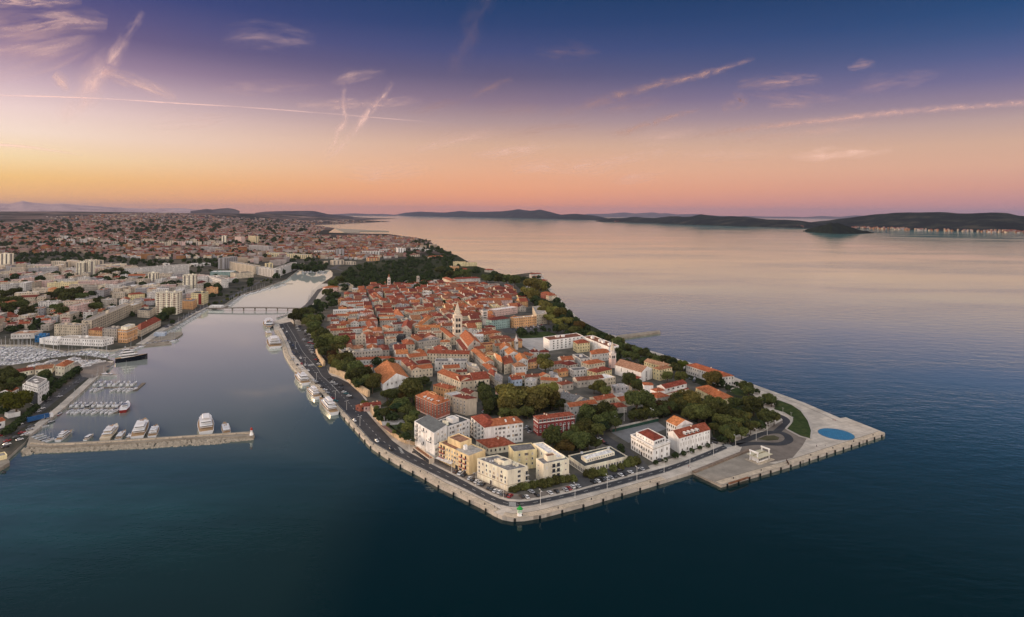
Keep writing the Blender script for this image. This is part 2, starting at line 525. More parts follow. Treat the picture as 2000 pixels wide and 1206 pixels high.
# ------------------------------------------------------------------ water
def water_mat():
    m = bpy.data.materials.new('sea_water')
    m.use_nodes = True
    m.node_tree.nodes.clear()
    t = NT(m.node_tree)
    geo = t.n('ShaderNodeNewGeometry')
    pos = geo.outputs['Position']
    def nz(scale, detail, sx=1.0, sy=1.0, rot=0.0, rough=0.5):
        mp = t.n('ShaderNodeMapping')
        mp.inputs['Scale'].default_value = (sx, sy, 1)
        mp.inputs['Rotation'].default_value = (0, 0, rot)
        t.l(pos, mp.inputs['Vector'])
        ns = t.n('ShaderNodeTexNoise')
        ns.inputs['Scale'].default_value = scale
        ns.inputs['Detail'].default_value = detail
        ns.inputs['Roughness'].default_value = rough
        t.l(mp.outputs[0], ns.inputs['Vector'])
        return ns.outputs[0]
    # wind slicks: broad streaks where the ripples lie down
    slick = t.ramp(nz(0.0011, 4, 1.0, 3.2, 0.25, 0.6), [(0.38, 0.22), (0.62, 1.0)])
    # the inner harbour is sheltered
    sp = t.n('ShaderNodeSeparateXYZ')
    t.l(pos, sp.inputs[0])
    shelter = t.math('MULTIPLY_ADD', sp.outputs[1], -1.0 / 60.0, 7.2, clamp=True)     # 1 outside the mole, 0 behind it
    leftside = t.math('MULTIPLY_ADD', sp.outputs[0], 1.0 / 140.0, 1.43, clamp=True)      # 0 left of -200, 1 right of -60
    beyond = t.math('MULTIPLY_ADD', sp.outputs[1], 1.0 / 250.0, -6.6, clamp=True)
    openw = t.math('MAXIMUM', t.math('MAXIMUM', leftside, beyond), t.math('MULTIPLY', shelter, 0.75))
    wave = t.math('MULTIPLY', slick, t.math('MULTIPLY_ADD', openw, 0.95, 0.05))
    h1 = nz(0.045, 3, 1.0, 1.8, 0.35)
    h2 = nz(0.16, 3, 1.0, 2.0, 0.15)
    h3 = nz(0.6, 2, 1.0, 1.6, 0.5)
    hgt = t.math('ADD', t.math('MULTIPLY', h1, 2.6), t.math('ADD', t.math('MULTIPLY', h2, 1.15), t.math('MULTIPLY', h3, 0.34)))
    bp = t.n('ShaderNodeBump')
    bp.inputs['Distance'].default_value = 1.0
    t.l(t.math('MULTIPLY', wave, 0.15), bp.inputs['Strength'])
    t.l(hgt, bp.inputs['Height'])
    gl = t.n('ShaderNodeBsdfGlossy')
    gl.inputs['Color'].default_value = (0.95, 1.0, 0.93, 1)
    t.l(t.math('MULTIPLY_ADD', wave, 0.08, 0.03), gl.inputs['Roughness'])
    t.l(bp.outputs[0], gl.inputs['Normal'])
    # body colour: deep teal, paler over the shelf by the left mole
    shx = t.math('MULTIPLY_ADD', sp.outputs[0], -1.0 / 190.0, -0.45, clamp=True)
    shy = t.math('MULTIPLY_ADD', sp.outputs[1], -1.0 / 110.0, 3.95, clamp=True)
    shy2 = t.math('MULTIPLY_ADD', sp.outputs[1], 1.0 / 90.0, -2.6, clamp=True)
    sh = t.math('MULTIPLY', shx, t.math('MULTIPLY', shy, shy2))
    sh = t.math('MULTIPLY', sh, t.ramp(nz(0.02, 3, 1, 3), [(0.35, 0.5), (0.65, 1.0)]))
    body = t.mix(openw, (0.020, 0.045, 0.042, 1), (0.0003, 0.0100, 0.0140, 1))
    body = t.mix(sh, body, (0.016, 0.075, 0.082, 1))
    df = t.n('ShaderNodeBsdfDiffuse')
    t.l(body, df.inputs[0])
    lw = t.n('ShaderNodeLayerWeight')
    lw.inputs[0].default_value = 0.5
    t.l(bp.outputs[0], lw.inputs['Normal'])
    fac = t.ramp(lw.outputs['Facing'], [(0.0, 0.015), (0.40, 0.022), (0.55, 0.085), (0.70, 0.36), (0.78, 0.72), (0.85, 0.92), (0.92, 0.97), (1.0, 0.99)])
    mx = t.n('ShaderNodeMixShader')
    t.l(fac, mx.inputs[0])
    t.l(df.outputs[0], mx.inputs[1])
    painted_sheen = t.n('ShaderNodeBsdfDiffuse')  # pale diffuse sheen at grazing angles, painted in for reflected sky light
    t.l(t.mix(openw, (0.60, 0.63, 0.58, 1), (0.16, 0.43, 0.44, 1)), painted_sheen.inputs[0])
    ms = t.n('ShaderNodeMixShader')
    t.l(t.math('MULTIPLY_ADD', openw, -0.23, 0.38), ms.inputs[0])
    t.l(gl.outputs[0], ms.inputs[1])
    t.l(painted_sheen.outputs[0], ms.inputs[2])
    t.l(ms.outputs[0], mx.inputs[2])
    t.l(mx.outputs[0], t.n('ShaderNodeOutputMaterial').inputs[0])
    return m
mb = MB()
mb.q([(-58000, -2500, 0), (58000, -2500, 0), (58000, 62000, 0), (-58000, 62000, 0)])
tag(mb.build('water', water_mat()), kind='structure')

# ------------------------------------------------------------------ land
EARTH = mat('town_ground', (0.062, 0.062, 0.048), 0.95, 0.45, 0.02, 0.0, 0.1, col2=(0.12, 0.105, 0.09))
STONE = mat('quay_stone', (0.54, 0.485, 0.42), 0.85, 0.22, 0.09, 0.0, 0.2, joints=(9.0, 4.5, -23))
STONE2 = mat('quay_apron_stone', (0.56, 0.47, 0.36), 0.85, 0.2, 0.25, 0.0, 0.2, joints=(3.2, 1.6, -23))
PAVE = mat('old_town_paving', (0.10, 0.095, 0.08), 0.9, 0.45, 0.05, 0.0, 0.2, col2=(0.17, 0.15, 0.13))
GARD = mat('old_garden_soil', (0.030, 0.040, 0.018), 0.95, 0.5, 0.2, 0.0, 0.1, col2=(0.065, 0.062, 0.035))
PINK = mat('brick_paving', (0.20, 0.17, 0.145), 0.9, 0.18, 0.2, 0.0, 0.2)
ASPH = mat('asphalt', (0.048, 0.05, 0.056), 0.85, 0.22, 0.15, 0.0, 0.25)
ASPH2 = mat('worn_asphalt', (0.075, 0.074, 0.076), 0.88, 0.25, 0.12, 0.0, 0.25)
LINEW = mat('road_paint', (0.55, 0.55, 0.53), 0.8, 0.15, 1.0, 0.0)
GRASS = mat('lawn', (0.040, 0.062, 0.020), 0.95, 0.4, 0.25, 0.0, 0.1, col2=(0.075, 0.085, 0.03))
WALLST = mat('rampart_stone', (0.52, 0.39, 0.25), 0.9, 0.3, 0.35, 0.05, 0.15, bump=0.4)
ROCK = mat('boulder_stone', (0.46, 0.40, 0.32), 0.9, 0.3, 0.6, 0.25, 0.15)
CONC = mat('mole_concrete', (0.30, 0.26, 0.21), 0.9, 0.25, 0.2, 0.0, 0.15)
polymesh('ground', outline, 2.0, [EARTH, STONE], skirt=-3.0)

def terrain_mat():
    m = bpy.data.materials.new('countryside')
    m.use_nodes = True
    t = NT(m.node_tree)
    geo = t.n('ShaderNodeNewGeometry')
    v = t.n('ShaderNodeTexVoronoi')
    v.inputs['Scale'].default_value = 0.0045
    t.l(geo.outputs['Position'], v.inputs['Vector'])
    ns = t.n('ShaderNodeTexNoise')
    ns.inputs['Scale'].default_value = 0.0012
    ns.inputs['Detail'].default_value = 6
    t.l(geo.outputs['Position'], ns.inputs['Vector'])
    sepc = t.n('ShaderNodeSeparateColor')
    t.l(v.outputs['Color'], sepc.inputs[0])
    f = t.math('ADD', t.math('MULTIPLY', sepc.outputs[0], 0.35), t.math('MULTIPLY', ns.outputs[0], 0.75))
    c = t.ramp(f, [(0.35, (0.036, 0.038, 0.030, 1)), (0.55, (0.082, 0.068, 0.058, 1)), (0.68, (0.16, 0.115, 0.10, 1)), (0.80, (0.28, 0.20, 0.17, 1))])
    b = m.node_tree.nodes['Principled BSDF']
    t.l(c, b.inputs['Base Color'])
    b.inputs['Roughness'].default_value = 1.0
    b.inputs['Specular IOR Level'].default_value = 0.0
    return m
TERR = terrain_mat()
mb = MB()
rows = []
Y = 2262.0
while Y < 25500:
    xc = xcoast(Y)
    xl = -1.0 * Y - 900
    r = []
    for i in range(70):
        f = (i / 69.0)
        x = xc + (xl - xc) * (f ** 1.5)
        z = terr(x, Y) if i else -2.0
        if i:
            z = max(z, 2.0)
        r.append((x, Y, z))
    rows.append(r)
    Y *= 1.022
mb.loft([list(reversed(r)) for r in rows], closed=False)
tag(mb.build('terrain', TERR), kind='structure')

# ------------------------------------------------------------------ hills and islands on the skyline
def scrub(name, a, b, sc):
    m = mat(name, a, 1.0, 0.5, sc, 0.0, 0.0, col2=b)
    return m
MAQUIS = scrub('island_maquis', (0.010, 0.017, 0.013), (0.050, 0.050, 0.036), 0.004)
FARROCK = scrub('far_hillside', (0.11, 0.09, 0.09), (0.16, 0.13, 0.12), 0.0015)
def ridge(name, crest, base, depth, m, nx=90, back=None, rough=0.13, seed=0.0, dist=None):
    """a real hill: front foot on the water or plain, a crest `depth` metres further, a back foot beyond"""
    back = back or depth
    x0, x1 = crest[0][0], crest[-1][0]
    rows = []
    prof = [0.0, 0.08, 0.2, 0.35, 0.5, 0.65, 0.8, 0.92, 1.0]
    for i in range(nx + 1):
        px = x0 + (x1 - x0) * i / nx
        hor = HY + ROLL * (px - 1000)
        D = dist if dist else P(px, interp(px, base), 0).xy.length
        r = ray(px, hor)
        d = Vector((r.x, r.y)).normalized()
        cosa = d.y
        Dc = D + depth
        h = max(1.0, CAMH - (interp(px, crest) - hor) * Dc * cosa / F)
        col = []
        def add(dd, z):
            k = noise.noise(Vector((dd * d.x / depth * 2.2 + seed, dd * d.y / depth * 2.2, seed)))
            k2 = noise.noise(Vector((dd * d.x / depth * 7 + seed, dd * d.y / depth * 7, seed)))
            col.append((d.x * dd, d.y * dd, max(-6.0, z * (1 + rough * (k * 1.2 + 0.6 * k2)) if z > 0 else z)))
        add(D - 3, -6.0)
        for f in prof:
            add(D + depth * f, h * (math.sin(f * math.pi / 2) ** 1.15) * (0.97 if f < 1 else 1.0))
        for f in (0.3, 0.6, 1.0):
            add(Dc + back * f, h * (math.cos(f * math.pi / 2)) - (6 if f == 1 else 0))
        rows.append(col)
    mb = MB()
    mb.loft(rows, closed=False)
    o = mb.build(name, m)
    for p in o.data.polygons:
        p.use_smooth = True
    o['kind'] = 'structure'
    return o
ridge('island', [(1165, 433), (1172, 430), (1180, 427), (1195, 426), (1210, 426.5), (1235, 424), (1275, 426), (1312, 422.5), (1350, 423), (1370, 419), (1400, 422), (1450, 424), (1500, 428.5),
                 (1537, 429), (1557, 430), (1580, 434), (1610, 438), (1625, 443)],
      [(1165, 433.6), (1250, 436), (1350, 440), (1500, 444.5), (1570, 446.5), (1625, 447)], 1300, MAQUIS, 120, seed=1.7)
ridge('island', [(1570, 439), (1587, 434.5), (1620, 430), (1660, 425), (1715, 420), (1740, 417), (1775, 415.5), (1800, 416), (1832, 415), (1870, 419), (1900, 418.5), (1935, 415.5), (1970, 417),
                 (1990, 421), (2005, 423), (2060, 422), (2140, 428)],
      [(1570, 445), (1587, 445.5), (1700, 447.3), (1800, 450), (1900, 453), (2000, 455), (2140, 458)], 1600, MAQUIS, 130, seed=6.2)
ridge('islet', [(1568, 452.3), (1580, 447), (1600, 441), (1620, 437), (1640, 437.5), (1660, 442.5), (1675, 447.5), (1685, 451), (1695, 452), (1707, 455.2)],
      [(1568, 452.5), (1600, 455.5), (1625, 457.5), (1660, 457.3), (1707, 456)], 210, scrub('islet_pines', (0.008, 0.014, 0.008), (0.018, 0.024, 0.012), 0.02), 60, rough=0.12, seed=3.3)
ridge('island', [(772, 420), (790, 416), (817, 413.7), (850, 415), (870, 415.5), (900, 412.5), (925, 414), (950, 414), (980, 413), (1000, 411), (1012, 408.7), (1025, 411), (1037, 412), (1055, 409.6),
                 (1065, 412), (1082, 416), (1095, 419.6), (1110, 418.5), (1125, 418), (1145, 420), (1160, 421.5), (1175, 424), (1190, 427.5)],
      [(772, 421.2), (812, 422.8), (1000, 426.5), (1100, 429), (1190, 431)], 2600, MAQUIS, 120, seed=9.1, rough=0.03)
ridge('hills', [(640, 419.5), (670, 418), (690, 417), (720, 418.5), (745, 418), (775, 420)], [(640, 420.5), (775, 421.3)], 2500, FARROCK, 40, seed=2.2, dist=33000, rough=0.05)
ridge('mountains', [(1130, 421), (1150, 418), (1170, 418.2), (1190, 417.5), (1210, 415.6), (1222, 415.2), (1240, 417.5), (1262, 416), (1275, 415.2), (1290, 417.5), (1300, 416.5), (1320, 419),
                    (1360, 418.5), (1400, 421.5), (1450, 423), (1455, 422), (1500, 423.5), (1545, 423.3), (1570, 424.6), (1605, 422), (1640, 424), (1670, 420.5), (1690, 421.5), (1715, 419), (1760, 424)],
      [(1130, 424)], 5000, FARROCK, 160, seed=4.4, dist=40000, rough=0.06)
HAZED_ROCK = scrub('limestone_range_hazed', (0.52, 0.36, 0.32), (0.62, 0.44, 0.39), 0.0008)  # limestone with the peach haze of distance mixed into its colour
ridge('mountains', [(-60, 396), (0, 398), (20, 399), (45, 392.3), (60, 396), (80, 397.5), (100, 399.5), (120, 397.7), (150, 401), (180, 403), (215, 405), (260, 407), (300, 408), (350, 406.6), (380, 409.5), (440, 411.5)],
      [(0, 412)], 6000, HAZED_ROCK, 120, seed=5.1, dist=42000, rough=0.04)
ridge('hills', [(372, 412.5), (390, 410), (402, 408.3), (415, 409.6), (432, 407.2), (445, 406.9), (456, 408.5), (468, 412.5)], [(372, 414)], 900, FARROCK, 40, seed=8.0, dist=13500, rough=0.03)
ridge('hills', [(498, 416), (520, 413.5), (545, 412.8), (580, 412.5), (612, 412.6), (622, 414.5), (640, 418.5), (660, 420.5), (690, 423.5)], [(498, 418), (690, 424.6)], 1500, scrub('scrub_hill', (0.07, 0.06, 0.06), (0.11, 0.085, 0.08), 0.003), 50,
      seed=7.7, dist=14500, rough=0.03)

# ------------------------------------------------------------------ peninsula surfaces
pen = edge_e + edge_f + edge_l + edge_r[:4] + [P(690, 556, 2), P(760, 548, 2), P(850, 545, 2), P(1000, 543, 2)]
polymesh('promenade', pen, 2.04, STONE)
sheet('old_town_ground', [(625, 700), (612, 660), (585, 632), (600, 610), (620, 590), (640, 570), (660, 560), (760, 552), (900, 548), (1045, 545), (1063, 570), (1110, 622), (1190, 668), (1260, 695),
                          (1330, 718), (1424, 760), (1438, 786), (1462, 842), (1405, 862), (1320, 893), (1240, 919), (1110, 955), (1030, 975), (996, 973), (940, 945), (880, 915), (812, 873),
                          (775, 850), (735, 815), (715, 778), (680, 743), (642, 725)], 2.08, PAVE)
# the wide quayside road with its parking bays, then the road round the tip
outer = [(545, 634), (560, 662), (571, 690), (585, 706), (606, 731), (640, 770), (672, 805), (700, 835.4), (726.5, 864.6), (761, 884), (806, 907), (859, 932.5), (912, 957.5), (939, 972), (962, 982), (981, 988), (1000, 991), (1018, 991)]
inner = [(571, 628), (590, 655), (612, 690), (637, 716), (642, 730), (668, 750), (700, 781), (712, 800), (735, 828), (766, 861), (791, 880), (838, 905), (886, 929), (931, 953.5), (960, 968), (980, 976.5), (993.6, 980), (1014.5, 980.7)]
_, ra, rb = strip_between('road', outer, inner, 2.12, ASPH)
outer2 = [(1014, 991), (1040, 988), (1090, 977), (1194.5, 953), (1300, 923.4), (1340, 909), (1392, 889), (1420, 877)]
inner2 = [(1012, 980.7), (1030, 979.5), (1059, 974.5), (1090, 968), (1120, 961.3), (1194.5, 941.3), (1300, 913), (1340, 899.4), (1390.7, 878.5), (1420.6, 867)]
_, rc, rd = strip_between('road', outer2, inner2, 2.12, ASPH)
sheet('parking_lot', [(642, 733), (660, 738), (680, 748), (706, 772), (716, 785), (712, 798), (688, 786), (664, 765)], 2.16, ASPH)
sheet('parking_lot', [(572, 634), (590, 630), (607, 640), (620, 665), (632, 690), (640, 714), (625, 716), (606, 690), (586, 660)], 2.16, ASPH2)
sheet('parking_lot', [(820, 890), (838, 888), (890, 914), (945, 936), (1000, 966), (1040, 966), (1112, 947), (1124, 951), (1058, 970.5), (1016, 976.5), (994, 975), (962, 963.5), (932, 949), (886, 925), (838, 901)], 2.16, PINK)
sheet('parking_lot', [(1124, 925), (1142, 932), (1240, 905), (1262, 907), (1270, 916), (1200, 936), (1122, 957.5), (1112, 948)], 2.16, ASPH2)
sheet('courtyard', [(1160, 852), (1180, 848), (1230, 880), (1262, 905), (1240, 905), (1215, 890)], 2.16, ASPH2)
sheet('sports_court', [(1193, 845), (1282, 823), (1303, 838), (1228, 866)], 2.2, mat('court_surface', (0.20, 0.20, 0.205), 0.9, 0.15, 0.3, 0.0))
sheet('square', [(1001, 662), (1065, 655), (1064, 684), (1045, 690), (1020, 676)], 2.16, mat('forum_stone', (0.42, 0.40, 0.38), 0.9, 0.15, 0.15, 0.0))
sheet('lawn', [(1010, 652), (1072, 648), (1090, 655), (1064, 660), (1015, 662)], 2.2, GRASS)
sheet('parking_lot', [(985, 650), (975, 640), (1062, 632), (1100, 642), (1072, 650), (1015, 652)], 2.16, ASPH2)
for g_ in ([(955, 760), (1010, 745), (1085, 760), (1095, 800), (1040, 812), (960, 812), (940, 790)], [(1130, 800), (1200, 795), (1225, 805), (1190, 838), (1165, 850), (1120, 842)], [(1060, 835), (1130, 838), (1165, 855), (1125, 882), (1085, 880)],
           [(1230, 800), (1290, 795), (1330, 770), (1400, 780), (1410, 865), (1395, 862), (1388, 838), (1320, 808), (1285, 820)], [(640, 690), (680, 690), (730, 735), (745, 765), (720, 770), (680, 738), (645, 722)],
           [(740, 795), (800, 750), (845, 745), (840, 760), (812, 800), (790, 795)], [(1340, 714), (1440, 758), (1380, 758), (1330, 735)], [(600, 632), (632, 640), (650, 690), (628, 690)]):
    sheet('garden', g_, 2.13, GARD)
sheet('garden', [(1420, 765), (1470, 770), (1495, 800), (1510, 818), (1462, 842), (1405, 864), (1398, 830), (1405, 800)], 2.2, mat('shrub_bed', (0.028, 0.036, 0.016), 0.95, 0.5, 0.3, 0.0))
sheet('garden', [(648, 562), (668, 532), (690, 518), (740, 510), (790, 506), (850, 498), (890, 498), (920, 517), (1000, 541), (1055, 540), (1062, 556), (1085, 582), (1122, 620), (1200, 660), (1170, 662), (1100, 640), (1050, 600), (1000, 550), (890, 546), (830, 547), (760, 551), (700, 558)], 2.17, GARD)
sheet('lawn', [(1519, 782), (1546.5, 792), (1564, 804), (1577, 822), (1584, 842), (1582.6, 857), (1564, 851.7), (1536.6, 838), (1546.5, 826.8), (1549, 816.9), (1532, 806), (1512, 800)], 2.3, GRASS)
sheet('lawn', [(1425, 763), (1440, 757), (1460, 768), (1452, 775), (1436, 772)], 2.3, GRASS)
sheet('garden', [(735, 815), (728, 800), (745, 797), (800, 800), (812, 840), (810, 864), (785, 855), (766, 843)], 6.6, mat('terrace_planting', (0.035, 0.05, 0.02), 0.95, 0.5, 0.3, 0.0), 6.6)
KERB = mat('kerb_stone', (0.46, 0.42, 0.37), 0.85, 0.15, 0.6, 0.0)
# stone rim of the big lawn, turning loop and its island
def kerb(name, px, w, z0, z1, m, closed=False):
    pl = [P(x, y, 2.0) for x, y in px]
    pl = resample(pl + ([pl[0]] if closed else []), 3)
    A, B = offset(pl, w / 2), offset(pl, -w / 2)
    mb = MB()
    mb.loft([[(a.x, a.y, z0), (a.x, a.y, z1), (b.x, b.y, z1), (b.x, b.y, z0)] for a, b in zip(A, B)], cap0=True, cap1=True)
    o = mb.build(name, m)
    return o
tag(kerb('kerb', [(1519, 781), (1546.5, 791), (1565, 803), (1579, 822), (1586, 842), (1584, 859), (1562, 853), (1535, 838.5), (1545, 827), (1547, 817), (1530, 807)], 1.4, 2.0, 2.42, KERB), kind='structure')
def smoothpl(px, n=8):
    pts = [P(x, y, 2.0) for x, y in px]
    out = []
    for i in range(len(pts) - 1):
        a, b, c, d = pts[max(0, i - 1)], pts[i], pts[i + 1], pts[min(len(pts) - 1, i + 2)]
        for k in range(n):
            t = k / n
            out.append(0.5 * ((2 * b) + (c - a) * t + (2 * a - 5 * b + 4 * c - d) * t * t + (3 * b - a - 3 * c + d) * t ** 3))
    out.append(pts[-1])
    return out
apron_px = [(1452, 866), (1500, 838), (1530, 820), (1552, 828), (1575, 858), (1567, 872), (1548, 895), (1475, 910), (1440, 895)]
sheet('forecourt', apron_px, 2.08, PINK)
loop = smoothpl([(1415, 871.5), (1449.5, 863), (1479, 851.7), (1499, 846), (1519, 845), (1534, 849.5), (1541, 857.5), (1536.6, 864), (1521.6, 868), (1499, 867.6), (1469, 867), (1440, 870.5)])
ribbon('road', loop, -2.8, 2.8, 2.16, ASPH)
ribbon('road', smoothpl([(1515, 846), (1524, 838), (1534, 829), (1536, 822), (1530, 816), (1519, 811)]), -2.6, 2.6, 2.19, ASPH)
sheet('pavement', [(1474, 859.5), (1492, 851), (1514, 849.5), (1528, 855), (1529, 860), (1519, 863.5), (1496, 864)], 2.2, PINK)
sheet('lawn', [(1480, 859), (1494, 853), (1512, 851.5), (1522, 856), (1520, 860.5), (1499, 862)], 2.35, mat('dry_lawn', (0.075, 0.07, 0.035), 0.95, 0.4, 0.3, 0.0))
# lower ferry slip left of the kiosk, with its low brown retaining wall
sheet('forecourt', [(1357, 925.5), (1462, 884), (1482, 890), (1500, 905), (1540, 908), (1410, 949)], 2.092, mat('slip_paving', (0.30, 0.265, 0.22), 0.9, 0.22, 0.12, 0.0))
tag(kerb('retaining_wall', [(1355, 924), (1400, 906), (1440, 890), (1462, 881), (1474, 883)], 2.2, 2.0, 3.1, mat('slip_wall_stone', (0.22, 0.165, 0.125), 0.9, 0.3, 0.5, 0.0)),
    'low brown retaining wall along the ferry slip below the quay road', 'wall')
# light stone apron and, behind it, a flat dark strip painted as step shade
for pl in (resample(list(reversed(edge_l[:17])), 6), resample(list(reversed(edge_f[4:])), 6), resample(list(reversed(edge_f[1:3])), 6), resample(list(reversed(edge_f[:2])), 6)):
    pl = [Vector((p.x, p.y, 2)) for p in pl]
    sgn = 1
    mid = len(pl) // 2
    a, b = offset(pl, 2.0)[mid], offset(pl, -2.0)[mid]
    sgn = 1 if inpoly(a.x, a.y, pen) else -1
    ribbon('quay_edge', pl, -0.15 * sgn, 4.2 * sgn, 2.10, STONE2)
    ribbon('quay_step_shade', pl, 4.2 * sgn, 4.55 * sgn, 2.105, mat('painted_step_shade', (0.16, 0.14, 0.12), 0.9, 0.2, 0.5, 0.0))
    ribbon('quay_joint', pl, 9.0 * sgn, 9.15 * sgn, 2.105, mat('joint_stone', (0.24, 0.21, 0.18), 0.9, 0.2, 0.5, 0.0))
sol = mat('painted_step_shade', None)
ribbon('quay_step_shade', [Vector((p.x, p.y, 2)) for p in resample(W0([(1434, 742), (1472, 757), (1568, 792), (1636, 823)], 2.0), 6)], -0.25, 0.25, 2.105, sol)  # same painted step shade along the seaward edge
# markings
def dashes(A, B, fr, z, dash=3.0, gap=5.0, w=0.22, a0=0.0, a1=1.0):
    pl = [a.lerp(b, fr) for a, b in zip(A, B)]
    n = len(pl)
    pl = pl[int(a0 * n):int(a1 * n)]
    mb = MB()
    acc = 0.0
    for p, q in zip(pl, pl[1:]):
        L = (q - p).length
        d = (q - p) / L
        sd_ = Vector((-d.y, d.x, 0)) * w / 2
        s = 0.0
        while s < L:
            ph = (acc + s) % (dash + gap)
            if ph < dash:
                e = min(L, s + dash - ph)
                a_, b_ = p + d * s, p + d * e
                mb.q([(a_ - sd_).to_tuple()[:2] + (z,), (b_ - sd_).to_tuple()[:2] + (z,), (b_ + sd_).to_tuple()[:2] + (z,), (a_ + sd_).to_tuple()[:2] + (z,)])
                s = e + 1e-4
            else:
                s += (dash + gap) - ph
        acc += L
    return mb
for A, B, fr, kw in ((ra, rb, 0.5, dict(a0=0.55)), (ra, rb, 0.28, dict(a0=0.0, a1=0.6)), (ra, rb, 0.04, dict(dash=500, gap=0.1, w=0.14, a0=0.5)), (ra, rb, 0.52, dict(a0=0.02, a1=0.6, dash=500, gap=.1)),
                     (rc, rd, 0.5, {}), (rc, rd, 0.05, dict(dash=500, gap=0.1, w=0.14)), (rc, rd, 0.95, dict(dash=500, gap=0.1, w=0.14))):
    tag(dashes(A, B, fr, 2.15, **kw).build('road_marking', LINEW), kind='structure')
def zebra(px0, px1, px2, n):
    a, b, c = P(*px0), P(*px1), P(*px2)
    mb = MB()
    for i in range(n):
        p, q = a.lerp(b, (i + 0.1) / n), a.lerp(b, (i + 0.6) / n)
        d = c - a
        mb.q([(v.x, v.y, 2.17) for v in (p, q, q + d, p + d)])
    tag(mb.build('road_marking', LINEW), kind='structure')
zebra((994, 989), (994, 980.8), (1008, 990.3), 7)
zebra((783, 884), (776, 872.5), (790, 887), 7)
zebra((1421, 876), (1412, 869.6), (1431, 872.5), 7)
zebra((600, 713), (612, 711), (603, 716), 8)
# ------------------------------------------------------------------ buildings
GZ = 2.0
def front_quad(x1, y1, x2, y2, dep, h):
    """ground plan from the eave line seen in the photo; dep is metres back, or the pixel of the third eave corner"""
    z = GZ + h
    a, b = P(x1, y1, z), P(x2, y2, z)
    if isinstance(dep, tuple):
        c = P(dep[0], dep[1], z)
        d = c - (a if abs(dep[0] - x1) < abs(dep[0] - x2) else b)
    else:
        e = (b - a).normalized()
        d = Vector((-e.y, e.x, 0)) * dep
        if d.y < 0:
            d = -d
    q = [a, b, b + d, a + d]
    if (q[1] - q[0]).cross(q[2] - q[0]).z < 0:
        q = [q[1], q[0], q[3], q[2]]
    return [Vector((p.x, p.y, 0)) for p in q]
def wall_windows(mb, p, q, z0, z1, o, dens=1.0, shut=0.25, rng=random, ww=1.0, wh=1.5, fh=3.2, mg=1.0):
    L = (q - p).length
    e = (q - p) / L
    nrm = Vector((e.y, -e.x, 0))
    nf = int((z1 - z0 - 0.6) / fh)
    nc = int((L - mg) / 2.9)
    if nc < 1 or nf < 1:
        return
    st = L / nc
    for i in range(nf):
        zb = z0 + (z1 - z0) * (i + 0.5) / nf - wh / 2 + 0.15
        for j in range(nc):
            if rng.random() > dens:
                continue
            c = p + e * (st * (j + 0.5)) + nrm * 0.05 - o
            s = 2 if rng.random() < shut else 1
            hw = ww / 2
            mb.q([(c.x - e.x * hw, c.y - e.y * hw, zb), (c.x + e.x * hw, c.y + e.y * hw, zb), (c.x + e.x * hw, c.y + e.y * hw, zb + wh), (c.x - e.x * hw, c.y - e.y * hw, zb + wh)], s)
def shell(mb, q, o, z0, z1, roof):
    q = [p - o for p in q]
    n = len(q)
    if roof == 'f':
        c = sum((p for p in q), Vector()) / n
        inn = []
        for i, p in enumerate(q):
            a, b = (q[i - 1] - p).normalized(), (q[(i + 1) % n] - p).normalized()
            inn.append(p + (a + b) * 0.35)
        mb.loft([[(p.x, p.y, z0) for p in q], [(p.x, p.y, z1) for p in q], [(p.x, p.y, z1) for p in inn], [(p.x, p.y, z1 - 0.55) for p in inn]])
        return inn
    mb.loft([[(p.x, p.y, z0) for p in q], [(p.x, p.y, z1) for p in q]])
    return q
def roof_mesh(mb, q, o, z, typ, pitch, ov=0.45):
    """tile faces in slot 0, gable triangles and soffit in slot 1; returns ridge (two points)"""
    q = [p - o for p in q]
    A, B, C, D = q
    if typ == 'p':
        A, B, C, D = B, C, D, A
        typ = 'g'
    w, d = (B - A).length, (D - A).length
    if typ == 'h' and d > w:
        A, B, C, D = B, C, D, A
        w, d = d, w
    ex, ey = (B - A).normalized(), (D - A).normalized()
    A, B, C, D = A - ex * ov - ey * ov, B + ex * ov - ey * ov, C + ex * ov + ey * ov, D - ex * ov + ey * ov
    hh = pitch * (d / 2 + ov)
    zb = z - pitch * ov
    up = Vector((0, 0, 1))
    a, b, c, e = (p + up * zb for p in (A, B, C, D))
    if typ == 's':
        c2, e2 = c + up * hh * 1.3, e + up * hh * 1.3
        mb.q([a, b, c2, e2], 0)
        mb.q([b, c, c2], 1)
        mb.q([e, a, e2], 1)
        mb.q([c, e, e2, c2], 1)
        return (c2, e2)
    m0, m1 = (a + e) / 2, (b + c) / 2
    r0, r1 = m0 + up * hh, m1 + up * hh
    if typ == 'h':
        k = min(d / 2, w / 2 - 0.2)
        r0, r1 = r0 + ex * k, r1 - ex * k
    mb.q([a, b, r1, r0], 0)
    mb.q([c, e, r0, r1], 0)
    if typ == 'h':
        mb.q([b, c, r1], 0)
        mb.q([e, a, r0], 0)
    else:
        mb.q([b, c, r1], 1)
        mb.q([e, a, r0], 1)
    mb.q([a, e, c, b], 1)
    return (r0, r1)
FOOT = []      # ground plans already taken
def chimney_mesh(s=1.0):
    mb = MB()
    mb.box((0, 0, 0.75 * s), (0.8 * s, 0.55 * s, 1.5 * s), mi=0)
    mb.box((0, 0, 1.58 * s), (1.0 * s, 0.75 * s, 0.16 * s), mi=1)
    return mb.mesh('chimney', [wm('c'), tm('R')])
CHIM = chimney_mesh()
CHIMW = chimney_mesh(1.3)
